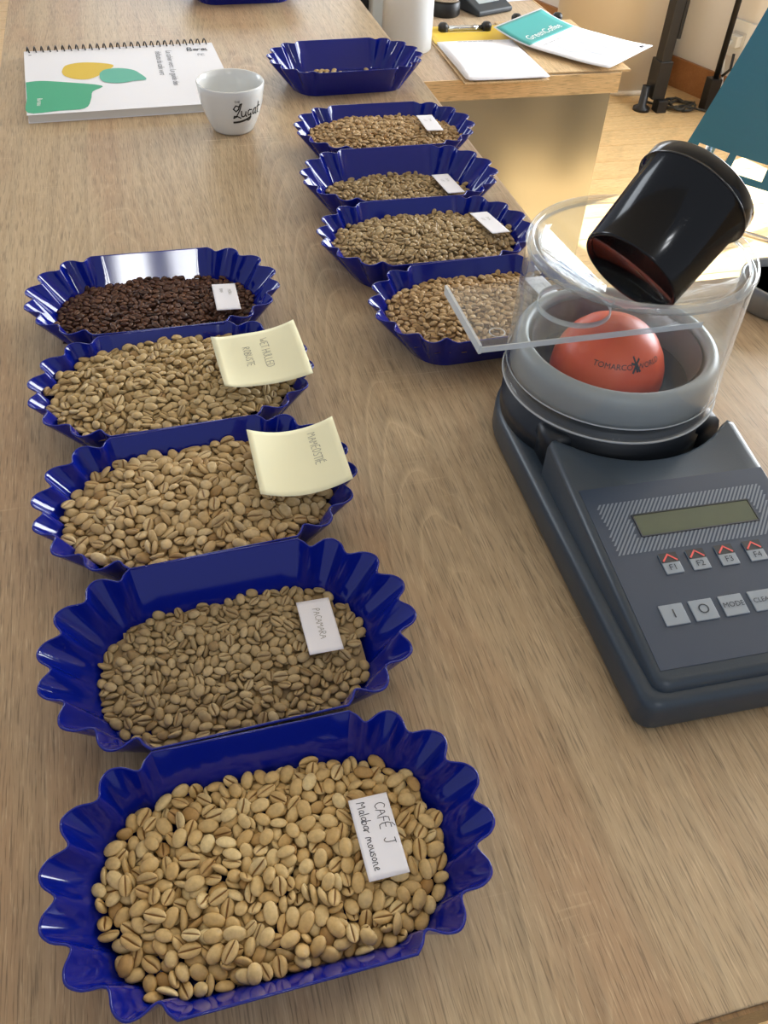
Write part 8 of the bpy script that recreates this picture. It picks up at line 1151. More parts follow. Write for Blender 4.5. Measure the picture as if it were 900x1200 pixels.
BEANS['td'] = [
121,84,64,0,-8,-4,0,1,-214,-129,55,0,-8,-3,0,2,8,191,56,2,7,6,0,1,172,21,66,0,-4,-8,3,2,-300,-5,57,2,-2,-8,1,1,-43,-77,69,1,5,-7,-1,0,-333,19,46,3,2,8,2,2,232,-63,58,2,-6,
-6,3,1,-298,50,51,1,9,1,0,2,254,82,53,5,0,0,7,2,209,22,61,2,7,-5,-1,2,288,95,48,2,8,-3,1,1,311,-111,42,1,8,-4,0,2,-93,113,65,0,3,8,0,2,22,109,66,1,-6,-6,2,2,228,-186,40,0,
7,-5,-1,2,188,-180,45,1,2,7,5,2,-241,-103,50,4,-3,-8,2,2,-108,94,62,1,-3,-8,1,2,-270,-46,56,1,6,-6,0,1,-168,26,65,1,-5,7,1,1,-48,-181,55,1,-2,9,2,1,133,121,55,0,0,0,-9,1,
104,20,72,2,-4,-8,1,2,199,56,65,1,3,-8,2,2,-276,90,53,4,4,-6,4,2,6,-112,70,0,-3,8,3,1,190,-109,52,2,0,-1,9,0,-93,-69,66,1,2,-7,-5,1,-75,-165,58,1,-9,1,1,2,-281,152,40,0,
-9,0,0,2,-15,-23,71,1,-3,7,6,1,271,-72,49,9,0,0,1,2,142,-176,53,4,4,5,5,2,131,164,50,8,0,1,5,0,148,66,62,7,4,-2,-4,1,368,70,41,1,-2,-1,9,2,74,46,66,4,7,2,2,0,153,-106,60,
2,2,8,3,1,-236,70,57,1,-2,8,-3,0,-250,-181,39,0,1,-9,-1,2,99,201,53,3,-8,-1,-1,2,-144,98,60,1,-2,9,-1,2,144,212,45,2,-6,-5,-4,0,-18,85,67,8,0,-1,-3,1,-89,49,63,7,1,-1,-5,
1,87,152,58,9,1,-2,-1,0,-296,-161,37,0,6,6,1,0,-134,-171,48,0,-4,6,6,1,38,-66,63,2,6,-6,-2,1,-18,59,65,1,-5,7,-2,1,39,179,54,7,0,1,6,0,129,-121,54,7,1,0,5,2,-307,-115,42,
0,9,2,1,2,-23,21,69,1,-8,-4,-2,2,68,-121,59,7,2,1,-6,0,311,11,46,5,-2,2,7,2,102,-104,60,8,3,0,-1,1,71,112,62,8,0,-1,-4,2,127,-39,65,1,9,-2,0,2,124,-158,53,6,1,1,6,1,236,
149,47,7,0,0,5,2,144,-19,68,4,4,-5,-4,0,-209,-75,63,0,8,-4,0,1,257,-170,40,3,-8,-1,1,1,126,29,67,1,-8,-4,2,0,-51,-125,63,1,8,-4,0,1,34,43,63,1,-1,9,1,0,-7,150,58,7,1,2,6,
1,-125,50,61,3,1,0,9,0,-162,58,60,2,8,4,2,2,-63,141,56,4,1,2,8,0,-103,-10,67,7,2,1,5,2,-53,213,50,1,0,0,-9,0,50,-61,64,6,2,1,6,2,-284,-84,45,1,-8,-5,0,2,302,140,39,1,-7,5,
0,0,-64,4,64,7,-3,-2,5,2,166,174,48,1,0,1,9,2,99,181,57,0,-2,-9,2,2,75,-12,69,1,-7,6,-2,0,-318,-90,43,0,9,-1,1,2,-255,195,36,0,-9,-1,-1,0,9,-189,49,8,0,1,3,1,209,83,62,0,
1,-9,-2,2,162,-81,62,3,-8,0,0,1,-16,-130,62,1,6,-6,-3,0,164,107,58,9,-2,1,-1,1,76,-49,63,4,2,0,-8,1,10,-88,65,3,-6,-6,1,2,-144,-209,43,0,2,8,-3,2,75,-82,58,8,0,0,-4,2,
-100,26,61,6,2,1,-6,1,-173,100,59,2,-1,9,-2,1,24,-27,64,1,4,8,1,0,351,-27,40,6,-2,-1,6,2,-241,31,56,8,-1,3,1,0,128,-194,46,9,0,0,-2,1,70,-206,43,8,1,2,-2,1,-236,-10,56,5,
2,-7,0,1,-203,67,57,3,0,1,9,0,179,-43,63,8,1,-1,-3,0,360,17,41,1,9,-3,0,0,-122,169,48,5,1,2,7,0,-188,-174,41,1,-1,9,1,0,294,-155,33,9,0,1,-2,2,337,-49,42,1,-1,-8,2,0,98,
-153,52,3,1,0,9,1,277,45,52,6,0,-1,-7,2,-65,189,50,5,0,0,8,0,50,-2,67,9,0,1,2,1,-61,-25,64,1,-2,0,9,0,-69,-102,62,4,-2,3,-7,2,-107,-111,58,0,2,-2,9,1,-116,-39,66,1,-4,5,6,
0,244,-30,57,1,1,-8,3,1,174,152,52,3,9,0,1,0,-42,117,56,4,-2,2,8,2,232,30,58,6,0,2,-7,1,-198,21,61,2,1,-1,-9,1,-216,184,41,1,9,2,0,2,209,159,44,4,-7,-3,3,0,197,-77,52,4,
-1,6,-5,0,178,-151,45,0,-4,-8,-1,2,221,151,43,2,4,-8,-2,0,-178,148,48,8,0,0,5,1,-175,-212,38,3,-1,2,8,0,52,-143,56,3,-1,8,-2,0,-245,119,49,1,1,-1,-9,1,249,48,55,2,-6,6,-3,
0,255,-133,44,0,-5,-7,-2,2,-136,131,52,3,2,3,-8,2,-135,-97,56,6,1,-1,7,1,104,-81,63,5,1,-1,8,2,162,-16,64,8,-1,-2,3,2,-139,-1,62,2,-2,8,4,1,-168,-108,50,2,2,-4,8,1,92,-52,
63,2,-6,7,-1,2,244,193,31,0,0,0,-9,1,98,-182,47,3,-8,3,2,2,108,54,60,6,-1,1,-7,1,-8,93,61,2,8,2,2,0,-255,11,55,7,-1,1,-6,2,-341,-45,37,7,-1,1,-6,2,157,-58,60,9,1,0,1,0,
-303,123,34,9,0,0,2,0,9,-163,53,2,-7,-1,6,0,243,-103,47,5,1,1,-7,1,97,-202,43,5,4,0,-6,1,-186,-2,59,5,-2,0,-7,2,303,-45,44,1,-9,-2,1,0,-247,88,53,9,-1,0,3,1,120,128,51,2,
-7,-5,-1,1,-320,66,44,1,-9,1,0,2,-196,122,53,5,-1,0,7,2,-276,-7,53,6,1,1,6,1,263,-35,52,3,7,1,4,1,-189,-90,58,2,7,5,-1,1,179,91,59,8,2,2,-1,0,209,-154,44,0,-3,-8,1,2,-20,
-46,65,2,-5,-5,5,1,-152,-40,59,2,0,1,9,2,35,-207,41,0,-2,-1,9,0,57,152,53,9,0,0,-3,0,-253,-141,36,4,0,-1,8,0,-119,189,45,3,-8,2,-1,2,-189,-66,60,1,-7,5,-3,0,-126,-61,60,1,
-6,3,6,2,48,97,61,2,3,-8,-1,1,-202,-20,57,6,-2,0,-6,1,266,8,50,0,0,7,-5,1,257,-14,55,9,-1,-1,-1,1,-210,-50,60,6,-5,2,-3,2,-169,-157,41,9,2,-2,-1,0,-188,177,42,2,7,5,0,2,
291,-7,47,7,0,-3,-5,2,-357,53,34,2,-1,0,9,0,271,182,31,5,-1,0,-8,0,-212,46,56,3,0,0,8,0,236,-153,42,0,-7,-6,-1,1,287,53,45,1,5,8,0,0,-69,-133,59,2,7,-6,0,0,33,24,64,4,1,1,
-8,1,-205,95,52,8,-1,0,-3,2,220,-123,46,1,-8,5,0,2,90,115,52,3,7,-5,-1,2,32,-135,55,5,-1,1,-7,2,-108,135,54,4,0,1,-8,0,-272,-158,34,5,0,-1,8,1,260,-105,44,1,4,8,1,0,-300,
-46,48,9,0,-2,-1,0,225,-15,56,1,1,0,-9,0,320,-64,42,1,9,-1,-1,0,-215,127,48,1,8,-4,-2,2,-325,-39,42,6,1,3,6,0,-140,-191,44,1,-9,-1,2,0,37,208,48,2,-4,-2,-8,2,6,24,63,4,1,
0,8,0,118,-60,63,1,2,9,-2,0,56,-203,42,0,7,-6,-1,0,-80,211,47,8,3,2,2,0,50,-104,55,8,0,0,4,1,-110,61,58,6,2,6,2,0,-100,207,44,2,-7,-5,-1,2,-33,-208,43,6,-3,0,6,1,-357,-7,
36,4,0,0,-8,2,-20,-3,67,7,5,1,2,2,-228,159,36,5,-1,0,8,0,-220,-174,36,4,1,1,8,2,-199,207,40,2,-9,0,-1,2,-337,109,34,5,0,-1,-7,2,255,98,45,1,8,-3,0,1,277,-89,44,1,8,-4,0,0,
-29,208,42,8,-3,-2,0,0,-116,-17,63,3,-6,-6,0,0,-68,98,56,8,0,0,5,1,-139,-20,62,7,-3,4,-4,0,336,101,34,4,-1,0,-8,0,2,-136,61,9,-1,1,2,0,197,-18,58,0,3,8,1,0,213,-39,56,9,1,
1,-2,1,-82,-24,62,5,2,-1,-7,1,-259,48,52,7,0,0,-6,0,-93,-186,45,5,-6,-4,2,0,293,-71,44,0,3,9,1,0,34,-187,45,2,0,9,1,0,336,28,40,1,0,-2,-9,1,9,220,48,8,5,1,-1,2,-107,-128,
52,0,3,-5,7,0,168,129,52,5,-1,-7,2,0,180,-17,60,7,0,-2,6,1,-83,182,45,0,3,8,1,2,-141,40,60,1,3,8,-3,0,-231,9,54,3,-3,-1,-8,1,-40,7,65,9,2,-1,0,1,96,-6,65,0,7,-6,1,1,-174,
73,56,8,-1,-1,4,0,-95,168,44,8,3,-1,-2,0,-30,170,52,7,-1,1,6,0,21,158,53,3,-3,7,3,1,285,-29,45,1,-2,9,-1,0,-158,-12,59,2,0,0,9,0,186,125,53,6,-1,-1,6,2,-151,-70,56,5,0,-1,
-8,0,204,201,32,8,0,0,-3,0,-315,93,35,5,-1,0,7,0,205,100,55,1,-1,9,1,1,-265,-100,43,9,0,2,-2,2,-364,-41,35,8,0,0,5,1,-316,148,32,9,0,0,3,1,-114,-176,45,2,-8,-3,0,1,-60,34,
55,2,-4,7,0,0,255,125,41,3,-2,-1,-8,2,278,78,46,2,6,-6,1,0,224,-91,50,2,-4,-8,0,2,-131,138,48,3,-8,3,0,1,-152,196,35,3,0,0,8,1,277,149,34,6,0,0,7,1,-6,117,57,4,0,-2,-8,2,
120,157,47,1,-3,-8,1,2,-4,-31,63,2,-2,4,-8,1,26,59,56,2,-3,8,1,1,-283,179,33,3,1,-2,-8,2,360,-67,39,1,6,6,0,0,-91,-91,59,9,-1,0,-2,2,-353,-73,34,8,0,0,-4,1,-129,211,38,1,
0,-2,9,1,-256,-57,50,1,-2,8,-4,2,-250,-30,50,6,2,1,-6,0,27,-97,60,6,0,2,-7,0,-23,139,53,6,0,0,-7,0,70,84,56,9,2,1,-1,1,15,81,57,0,4,0,8,0,-146,-153,39,0,0,-1,9,0,88,-160,
46,1,3,-8,-1,0,-88,-209,36,9,-1,0,-1,0,162,70,55,7,2,-2,6,1,-78,-49,60,3,1,-3,8,1,-199,-153,42,3,1,3,-8,1,16,-1,59,0,-1,0,-9,0,146,-197,40,1,9,-3,0,0,-286,73,44,0,-1,-9,1,
0,-163,139,46,1,-1,9,-1,0,20,140,55,9,-1,-1,-2,1,-164,-133,41,1,0,0,-9,2,-36,67,58,6,2,-3,-6,1,83,-134,50,2,-9,0,-1,2,-19,-81,59,6,-1,1,-7,2,-258,170,33,9,0,0,-1,1,196,
-131,44,9,0,-2,-1,1,88,70,56,2,4,-7,4,0,-118,-121,51,1,3,-8,-3,2,196,-57,53,2,-4,1,-8,0,-233,-70,53,6,0,1,-7,2,-14,-203,39,6,1,-1,-7,1,195,-101,47,0,-2,9,1,0,131,-83,58,6,
0,-1,-7,2,165,201,40,7,-3,1,5,1,48,53,57,3,-2,8,0,1,97,160,49,6,5,-3,-2,1,-107,-52,59,7,-1,-1,5,0,-74,42,55,8,1,-3,-2,2,-307,-25,45,3,-8,3,-1,0,185,-76,51,5,4,-4,-5,0,335,
5,37,2,0,0,9,2,326,-23,37,5,0,0,-7,0,73,19,64,2,-1,-4,8,1,349,51,35,2,0,0,9,1,282,121,37,8,1,0,4,0,140,191,42,1,4,8,0,1,53,-24,61,8,-1,1,4,2,52,-171,44,7,3,0,-5,1,-215,
-13,52,1,-4,-7,3,2,-361,26,35,4,0,0,8,1,224,52,54,4,0,0,-8,1,-278,-117,37,5,0,0,7,1,279,-183,31,3,0,1,-9,2,-58,203,43,1,-4,8,-1,2,178,64,56,2,5,1,7,1,-37,144,51,2,-3,-8,0,
2,-53,168,47,1,1,-9,1,1,-118,-200,38,7,1,1,-5,1,-86,69,52,8,2,-2,2,1,-202,-200,33,9,0,0,3,1,309,111,35,9,0,0,1,2,55,-119,50,0,-1,9,0,1,-282,-54,45,1,3,-8,-1,0,-279,-186,
30,3,0,0,8,0,-66,-75,59,9,1,1,0,1,252,28,49,2,7,6,0,1,28,-158,48,1,-7,-5,1,2,8,48,57,4,2,-1,8,0,144,110,49,0,-8,3,-1,1,365,-35,35,7,0,-1,6,1,-199,-109,48,1,3,8,1,2,50,4,
60,1,2,-9,0,0,-163,-184,36,8,0,0,4,2,285,-122,36,6,0,1,-7,2,-145,71,53,3,7,4,2,2,63,194,43,8,-3,1,1,1,84,-110,52,5,7,-1,-1,0,177,189,35,3,-1,0,-8,1,-43,-32,59,2,3,0,-8,0,
141,12,58,5,0,-1,-7,1,-303,1,45,0,8,-5,-1,0,306,-8,39,7,0,0,6,1,-317,-142,32,1,0,0,-9,2,121,-7,61,7,1,-1,-6,1,96,135,46,9,-1,2,0,0,5,-69,52,1,1,3,-8,1,9,19,55,1,8,4,1,1,
-191,115,47,1,-4,8,-1,1,-266,128,36,9,0,-1,-2,0,46,125,55,8,-3,-2,1,1,87,211,43,4,-8,-1,0,1,21,195,45,3,6,5,1,2,-39,-102,57,2,1,1,9,1,-94,-153,49,2,7,-5,-1,2,-111,12,56,3,
-3,-6,4,2,171,-119,45,8,1,2,4,0,-272,29,47,7,3,0,-4,2,39,178,46,1,7,5,0,2,172,-191,35,3,1,0,8,2,103,88,50,1,1,-2,9,1,-239,56,49,1,9,0,1,2,-159,113,49,1,-9,2,0,2,-56,76,47,
6,1,0,-6,0,-162,168,38,4,-1,0,8,1,83,21,60,4,-7,4,0,1,183,-43,53,3,7,4,3,1,144,90,53,6,1,0,-6,2,75,-184,38,7,0,0,-5,0,-50,-159,44,0,-1,-1,9,2,-82,-120,53,1,-7,4,3,0,-58,
-201,37,5,1,-1,-7,2,51,-47,55,0,7,5,2,1,-77,126,51,8,-3,-2,-3,1,-102,37,53,1,8,4,1,1,158,-69,51,1,-9,-1,1,2,-128,107,50,1,-3,8,-1,1,-308,-66,38,2,0,0,9,2,-2,-177,39,1,0,0,
9,0,-206,8,51,2,7,-5,-2,0,172,47,56,5,0,-8,0,0,-239,134,37,8,0,0,-3,1,-62,57,50,0,1,2,-9,0,8,-202,36,5,0,0,-8,0,-192,50,51,0,-2,-9,-1,2,104,-94,52,1,-8,-4,0,2,230,119,39,
7,0,0,-6,2,-135,166,38,7,-1,0,6,1,248,153,35,9,0,0,-2,0,-104,145,41,2,0,0,9,2,62,-155,42,2,0,1,-9,0,153,42,56,3,3,-8,1,2,-141,-118,44,7,-1,1,-6,0,-34,-179,39,1,0,0,9,0,75,
-88,51,1,8,5,0,0,-168,-47,49,7,-2,-1,-5,0,301,75,37,7,0,0,-6,1,271,-54,40,2,0,0,-9,0,-88,4,55,7,3,-2,5,0,-112,-92,52,1,0,9,-2,1,-117,85,51,0,2,-9,1,0,-199,-135,39,9,0,0,2,
0,27,-55,54,0,6,-6,-1,1,280,25,40,2,0,0,9,2,308,39,38,9,0,0,1,0,324,-140,32,8,0,0,4,2,-52,106,45,6,0,0,-7,0,-77,-142,50,2,0,-9,1,1,-289,103,36,9,0,0,3,0,203,-202,32,9,0,0,
2,1,199,117,40,2,0,0,9,1,-53,-58,53,4,3,0,-7,0,-271,50,40,8,0,0,5,1,-228,-129,38,4,0,0,-8,0,68,173,46,0,4,8,-2,2,-265,103,42,9,-2,1,-1,0,163,79,50,1,-9,2,-1,0,-117,-150,
40,5,0,0,-7,0,-159,3,52,1,4,-7,-3,0,151,-154,40,4,0,-1,8,2,-35,46,54,1,-1,9,-2,0,118,-205,35,1,0,0,9,1,-243,-78,40,9,0,0,-3,0,-76,-72,52,0,1,9,-1,0,-34,96,51,4,1,2,-8,1,
-314,32,38,8,0,0,-4,2,185,26,50,0,1,-9,1,0,111,-118,45,2,0,-2,-9,0,-64,146,42,2,0,0,9,1,-226,-58,48,1,-9,-2,-1,0,149,-122,42,2,0,0,9,2,120,187,42,4,2,1,-8,1,-232,105,40,9,
0,0,-1,2,117,-140,42,9,0,0,1,2,-36,189,39,3,-1,-2,-8,0,245,-73,41,7,0,0,6,1,45,76,47,1,0,0,-9,2,171,4,52,8,-2,2,1,1,189,167,37,8,0,0,3,1,-198,148,38,0,0,0,-9,2,-105,-20,
54,2,-5,7,-2,0,23,-123,52,0,8,-3,-1,2,120,104,46,3,0,-2,8,1,155,164,38,9,-1,0,0,1,-114,-76,50,8,-2,1,3,1,75,144,42,4,0,0,-8,1,-170,-94,43,9,0,0,0,1,-286,9,43,8,-1,1,-2,0,
-219,-96,46,7,-1,-3,4,1,135,-24,54,1,-1,-9,0,2,-28,6,55,1,-1,8,-3,0,4,107,52,1,4,8,0,2,147,138,41,2,0,0,-9,2,-59,-5,52,5,-1,1,7,0,-73,-40,49,1,0,-2,9,1,-142,-83,45,6,0,0,
7,2,-82,17,48,9,1,0,-1,1,-330,-8,37,6,0,0,-6,0,232,4,46,1,-1,-1,-9,2,-255,-13,42,7,0,0,6,2,84,-26,53,3,-3,2,-8,1,-245,25,42,7,0,0,-5,2,68,56,47,7,0,0,6,1,44,148,42,9,0,0,
-2,1,262,58,40,6,0,0,7,1,219,89,43,7,0,-1,-5,0,-186,26,49,7,1,-1,5,1,]

# ================================================================== coffee beans
def bean_shape(a=.0052, b=.0037, c=.0029, near=True, bend=0.0):
    ts = [-.94, -.72, -.38, 0, .38, .72, .94] if near else [-.86, -.45, 0, .45, .86]
    nd = 8 if near else 6
    V = [(-a, 0, 0)]; C = [0]
    for t in ts:
        w = math.sqrt(1 - t * t); w2 = w ** .9; x = a * t; ring = []
        for k in range(nd + 1):
            an = math.pi * k / nd
            ring.append((x, b * w2 * math.cos(an), c * w * math.sin(an) ** .9 if 0 < k < nd else 0., 0))
        flat = -.30 * c * w
        prof = ((-.62, 0, 0), (-.2, -.06, 0), (-.07, .34, 1), (.07, .34, 1), (.2, -.06, 0), (.62, 0, 0)) if near else ((-.6, 0, 0), (-.17, -.03, 0), (0, .36, 1), (.17, -.03, 0), (.6, 0, 0))
        for yy, dz, cr in prof:
            yb = bend * a * (t + .3 * math.sin(t * 5)) * .12 if abs(yy) < .3 else 0
            ring.append((x, b * w2 * yy + yb * w, flat * (1.15 - abs(yy) * .6) + dz * c * w, cr))
        V += [q[:3] for q in ring]; C += [q[3] for q in ring]
    V.append((a, 0, 0)); C.append(0)
    n = len(ring); m = len(ts); F = []
    for k in range(n): F.append((0, 1 + (k + 1) % n, 1 + k))
    for i in range(m - 1):
        for k in range(n):
            A = 1 + i * n + k; B = 1 + i * n + (k + 1) % n
            F.append((A, B, B + n, A + n))
    e = len(V) - 1; o_ = 1 + (m - 1) * n
    for k in range(n): F.append((e, o_ + k, o_ + (k + 1) % n))
    return V, F, C
def decode(key):
    # eight whole numbers a bean: x, y, z in quarter millimetres, a coarse quaternion, a size class
    d = np.array(BEANS[key], dtype=float).reshape(-1, 8)
    q = d[:, 3:7]; q = q / np.linalg.norm(q, axis=1)[:, None]
    return d[:, :3] * .00025, q, d[:, 7].astype(int)
def qmat(q):
    w, x, y, z = q.T
    return np.stack([np.stack([1 - 2 * (y * y + z * z), 2 * (x * y - w * z), 2 * (x * z + w * y)], -1), np.stack([2 * (x * y + w * z), 1 - 2 * (x * x + z * z), 2 * (y * z - w * x)], -1), np.stack([2 * (x * z - w * y), 2 * (y * z + w * x), 1 - 2 * (x * x + y * y)], -1)], 1)
def crease_attr(me, C):
    at = me.attributes.new('crease', 'FLOAT', 'POINT'); at.data.foreach_set('value', np.asarray(C, dtype=np.float32))
def bean_heap(key, pos, q, scales, mat, label, level, base_on=True, near=False):
    """one heap: every bean real geometry, over a lumpy bed of the beans underneath"""
    Rm = qmat(q); Vs = []; Fs = []; Cs = []; o_ = 0
    shp = [bean_shape(near=near, bend=b_) for b_ in (-.6, .0, .7)]
    rnd = random.Random(key)
    for i in range(len(pos)):
        V, F, C = shp[rnd.randrange(3)]
        P = (np.array(V) * scales[i] * np.array((rnd.uniform(.93, 1.07), rnd.uniform(.93, 1.07), rnd.uniform(.93, 1.06)))) @ Rm[i].T + pos[i]
        Vs.append(P); Cs += C; Fs += [tuple(a + o_ for a in f) for f in F]; o_ += len(V)
    V = np.concatenate(Vs)
    smooth = [True] * len(Fs)
    if base_on:
        # bed: grid following the lower beans, clipped to the tray's inside
        nx, ny = 44, 26; bed = []
        for j in range(ny + 1):
            for i in range(nx + 1):
                x = -.112 + .224 * i / nx; y = -.066 + .132 * j / ny
                d = np.hypot(pos[:, 0] - x, pos[:, 1] - y); m = d < .007
                z = (np.percentile(pos[m, 2], 25) - .0015) if m.any() else None
                bed.append((x, y, z))
        idx = {}; BV = []
        for k, p in enumerate(bed):
            if p[2] is not None: idx[k] = len(BV); BV.append((p[0], p[1], p[2]))
        BF = []
        for j in range(ny):
            for i in range(nx):
                c4 = [j * (nx + 1) + i, j * (nx + 1) + i + 1, (j + 1) * (nx + 1) + i + 1, (j + 1) * (nx + 1) + i]
                if all(c in idx for c in c4): BF.append(tuple(idx[c] + o_ for c in c4))
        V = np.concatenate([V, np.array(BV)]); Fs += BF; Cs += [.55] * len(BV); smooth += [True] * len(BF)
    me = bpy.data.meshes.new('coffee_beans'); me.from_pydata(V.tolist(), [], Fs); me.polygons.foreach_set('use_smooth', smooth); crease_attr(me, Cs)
    me.materials.append(mat); me.update()
    ob = bpy.data.objects.new('coffee_beans', me); COL.objects.link(ob); tag(ob, label, 'coffee beans', kind='stuff')
    tr = trays[level]; ob.location = tr.location; ob.rotation_euler = tr.rotation_euler
    return ob

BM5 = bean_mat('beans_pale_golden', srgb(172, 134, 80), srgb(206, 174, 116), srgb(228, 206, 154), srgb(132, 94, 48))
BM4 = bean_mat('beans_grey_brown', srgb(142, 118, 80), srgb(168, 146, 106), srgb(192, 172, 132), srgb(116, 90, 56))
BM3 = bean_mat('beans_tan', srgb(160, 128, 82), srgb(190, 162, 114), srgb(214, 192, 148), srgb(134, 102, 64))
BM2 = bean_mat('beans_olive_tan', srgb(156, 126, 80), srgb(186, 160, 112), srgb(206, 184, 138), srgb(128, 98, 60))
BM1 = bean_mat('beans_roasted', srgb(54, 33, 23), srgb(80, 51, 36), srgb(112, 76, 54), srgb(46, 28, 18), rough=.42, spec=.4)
BMB = bean_mat('beans_far_tan', srgb(150, 118, 76), srgb(182, 150, 104), srgb(206, 178, 134), srgb(126, 96, 60))
BMC = bean_mat('beans_far_grey', srgb(144, 120, 82), srgb(170, 146, 106), srgb(194, 172, 130), srgb(120, 94, 62))

def sizes(var, base): return base * (.93 + .07 * var) / 1.0
# nearest tray: the 300 beans that show most are single objects, the rest is one heap
pos, q, var = decode('t5'); sc5 = sizes(var, 1.05)
NI = 300
bean_meshes = []
for k, (bd, sx, sy, sz) in enumerate(((-.6, 1, 1, 1), (.0, 1.05, .96, .97), (.7, .96, 1.04, 1.03), (.3, 1.08, 1.0, .95), (-.2, .93, .98, 1.05))):
    V, F, C = bean_shape(bend=bd)
    me = MB().add([(x * sx, y * sy, z * sz) for x, y, z in V], F, True).mesh('coffee_bean'); crease_attr(me, C); me.materials.append(BM5); bean_meshes.append(me)
tr5 = trays['t5']; M5 = Matrix.Translation(tr5.location) @ tr5.rotation_euler.to_matrix().to_4x4()
for i in range(NI):
    o = bpy.data.objects.new('coffee_bean', bean_meshes[(i * 7 + i // 11) % 5]); COL.objects.link(o)
    o.matrix_world = M5 @ (Matrix.Translation(Vector(pos[i])) @ Matrix(qmat(q[i:i + 1])[0].tolist()).to_4x4() @ Matrix.Diagonal((sc5[i], sc5[i], sc5[i], 1)))
    tag(o, 'pale golden green-coffee bean in the nearest tray', 'coffee bean', 'pale beans on top in the nearest tray')
bean_heap('t5', pos[NI:], q[NI:], sc5[NI:], BM5, 'lower layer of pale beans in the nearest tray', 't5', near=True)
def flip(pos, q, how):
    """turn a heap half round about the vertical axis"""
    if not how: return pos, q
    p = pos * np.array((-1, -1, 1)); w, x, y, z = q.T
    return p, np.stack([-z, -y, x, w], -1)
for key, src, base, mat, lab, how, near in (
    ('t4', 't4', .90, BM4, 'grey-brown coffee beans lying low in the second tray from the front', 0, True),
    ('t3', 't3', 1.15, BM3, 'very large tan coffee beans in the third tray from the front', 0, True),
    ('t2', 't2', 1.0, BM2, 'olive-tan coffee beans heaped next to the dark roasted ones', 0, True),
    ('t1', 't1', .75, BM1, 'dark brown roasted coffee beans', 0, False),
    ('b', 'tc', .85, BMB, 'tan beans in the tray in front of the nearly empty one', 0, False),
    ('c', 'td', .85, BMC, 'greyish beans in the sparsely filled far tray', 0, False),
    ('d', 'tc', .85, BMC, 'full heap of beans in the third tray of the far row', 1, False),
    ('e', 'tc', .85, BMB, 'beans in the tray partly under the clear sliding plate', 0, False)):
    p, q, var = decode(src); s = sizes(var, base); p, q = flip(p, q, how)
    if key == 'e': p = p * np.array((1, 1, 1)); 
    bean_heap(key, p, q, s, mat, lab, key, near=near)
# the few beans left in the nearly empty tray
tra = trays['a']; Ma = Matrix.Translation(tra.location) @ tra.rotation_euler.to_matrix().to_4x4()
rnd = random.Random(3)
am = []
for k in range(2):
    V, F, C = bean_shape(bend=.4 * k); me = MB().add(V, F, True).mesh('coffee_bean'); crease_attr(me, C); me.materials.append(BM5); am.append(me)
for k, (x, y) in enumerate(((-.030, .030), (-.019, .034), (-.021, .022), (-.009, .028), (-.006, .036), (-.035, .040), (-.026, .042), (-.052, .026), (.046, .030), (.001, .022))):
    o = bpy.data.objects.new('coffee_bean', am[k % 2]); COL.objects.link(o)
    o.matrix_world = Ma @ Matrix.Translation((x, min(y + .010, .0465), .0013 + .0012)) @ Matrix.Rotation(rnd.uniform(0, 6.28), 4, 'Z')
    tag(o, 'loose pale bean on the floor of the nearly empty tray', 'coffee bean', 'loose beans in the nearly empty tray')

# ================================================================== paper labels and notes
def paper_label(name, label, cat, key, lx, ly, z, rz, w, h, fz, mat, lines, ink, group=None, width=.00055, tilt=(0, 0), wfrac=None):
    """lines: (text, letter size, local x of baseline, local y of start); the writing runs downwards (-y), letter tops to +x"""
    t = thing(name, label, cat, (0, 0, 0), 0, group)
    tr = trays[key]
    t.matrix_world = Matrix.Translation(tr.location) @ tr.rotation_euler.to_matrix().to_4x4() @ Matrix.Translation((lx, ly, z)) @ Matrix.Rotation(math.radians(rz), 4, 'Z') @ Matrix.Rotation(math.radians(tilt[0]), 4, 'X') @ Matrix.Rotation(math.radians(tilt[1]), 4, 'Y')
    MB().sheet(w, h, fz, .0003, 14, 14).build('paper', mat, t)
    for k, (txt, size, bx, sy) in enumerate(lines):
        st_, wd = hand_strokes(txt, size, seed=len(txt) + k)
        def fm(a, b_): 
            x, y = bx + b_, sy - a
            return (x, y, fz(x, y) + .00042)
        # cut long strokes so that they follow the curl of the sheet
        ribbon(MB(), st_, width, fm).build('handwriting', ink, t)
    return t
flat = lambda x, y: .0004 * math.sin(x * 90) + .0003 * math.sin(y * 60)
LBL = 'paper bean labels'
paper_label('paper_label', 'white paper label handwritten CAFE J on the pale beans', 'label', 't5', .058, -.002, .0262, 0, .023, .049, flat, M_PAPER, [('CAFE^  J', .0064, .0025, .0190), ('Malabar mousone', .0054, -.0072, .0215)], M_INK, LBL, .00045, (-2, 2))
paper_label('paper_label', 'white paper label in the half filled second tray, faint pencil word', 'label', 't4', .060, .008, .0188, -1, .0235, .047, flat, M_PAPER, [('PACAMARA', .0048, -.0015, .0150)], M_PENCIL, LBL, .0004, (-2, 3))
paper_label('paper_label', 'white paper label lying on the dark roasted beans', 'label', 't1', .068, -.009, .0290, 0, .0235, .049, flat, M_PAPER, [('MOKA', .0034, .003, .013), ('BAN', .0034, -.005, .015)], M_PENCIL, LBL, .0003, (-1, 4))
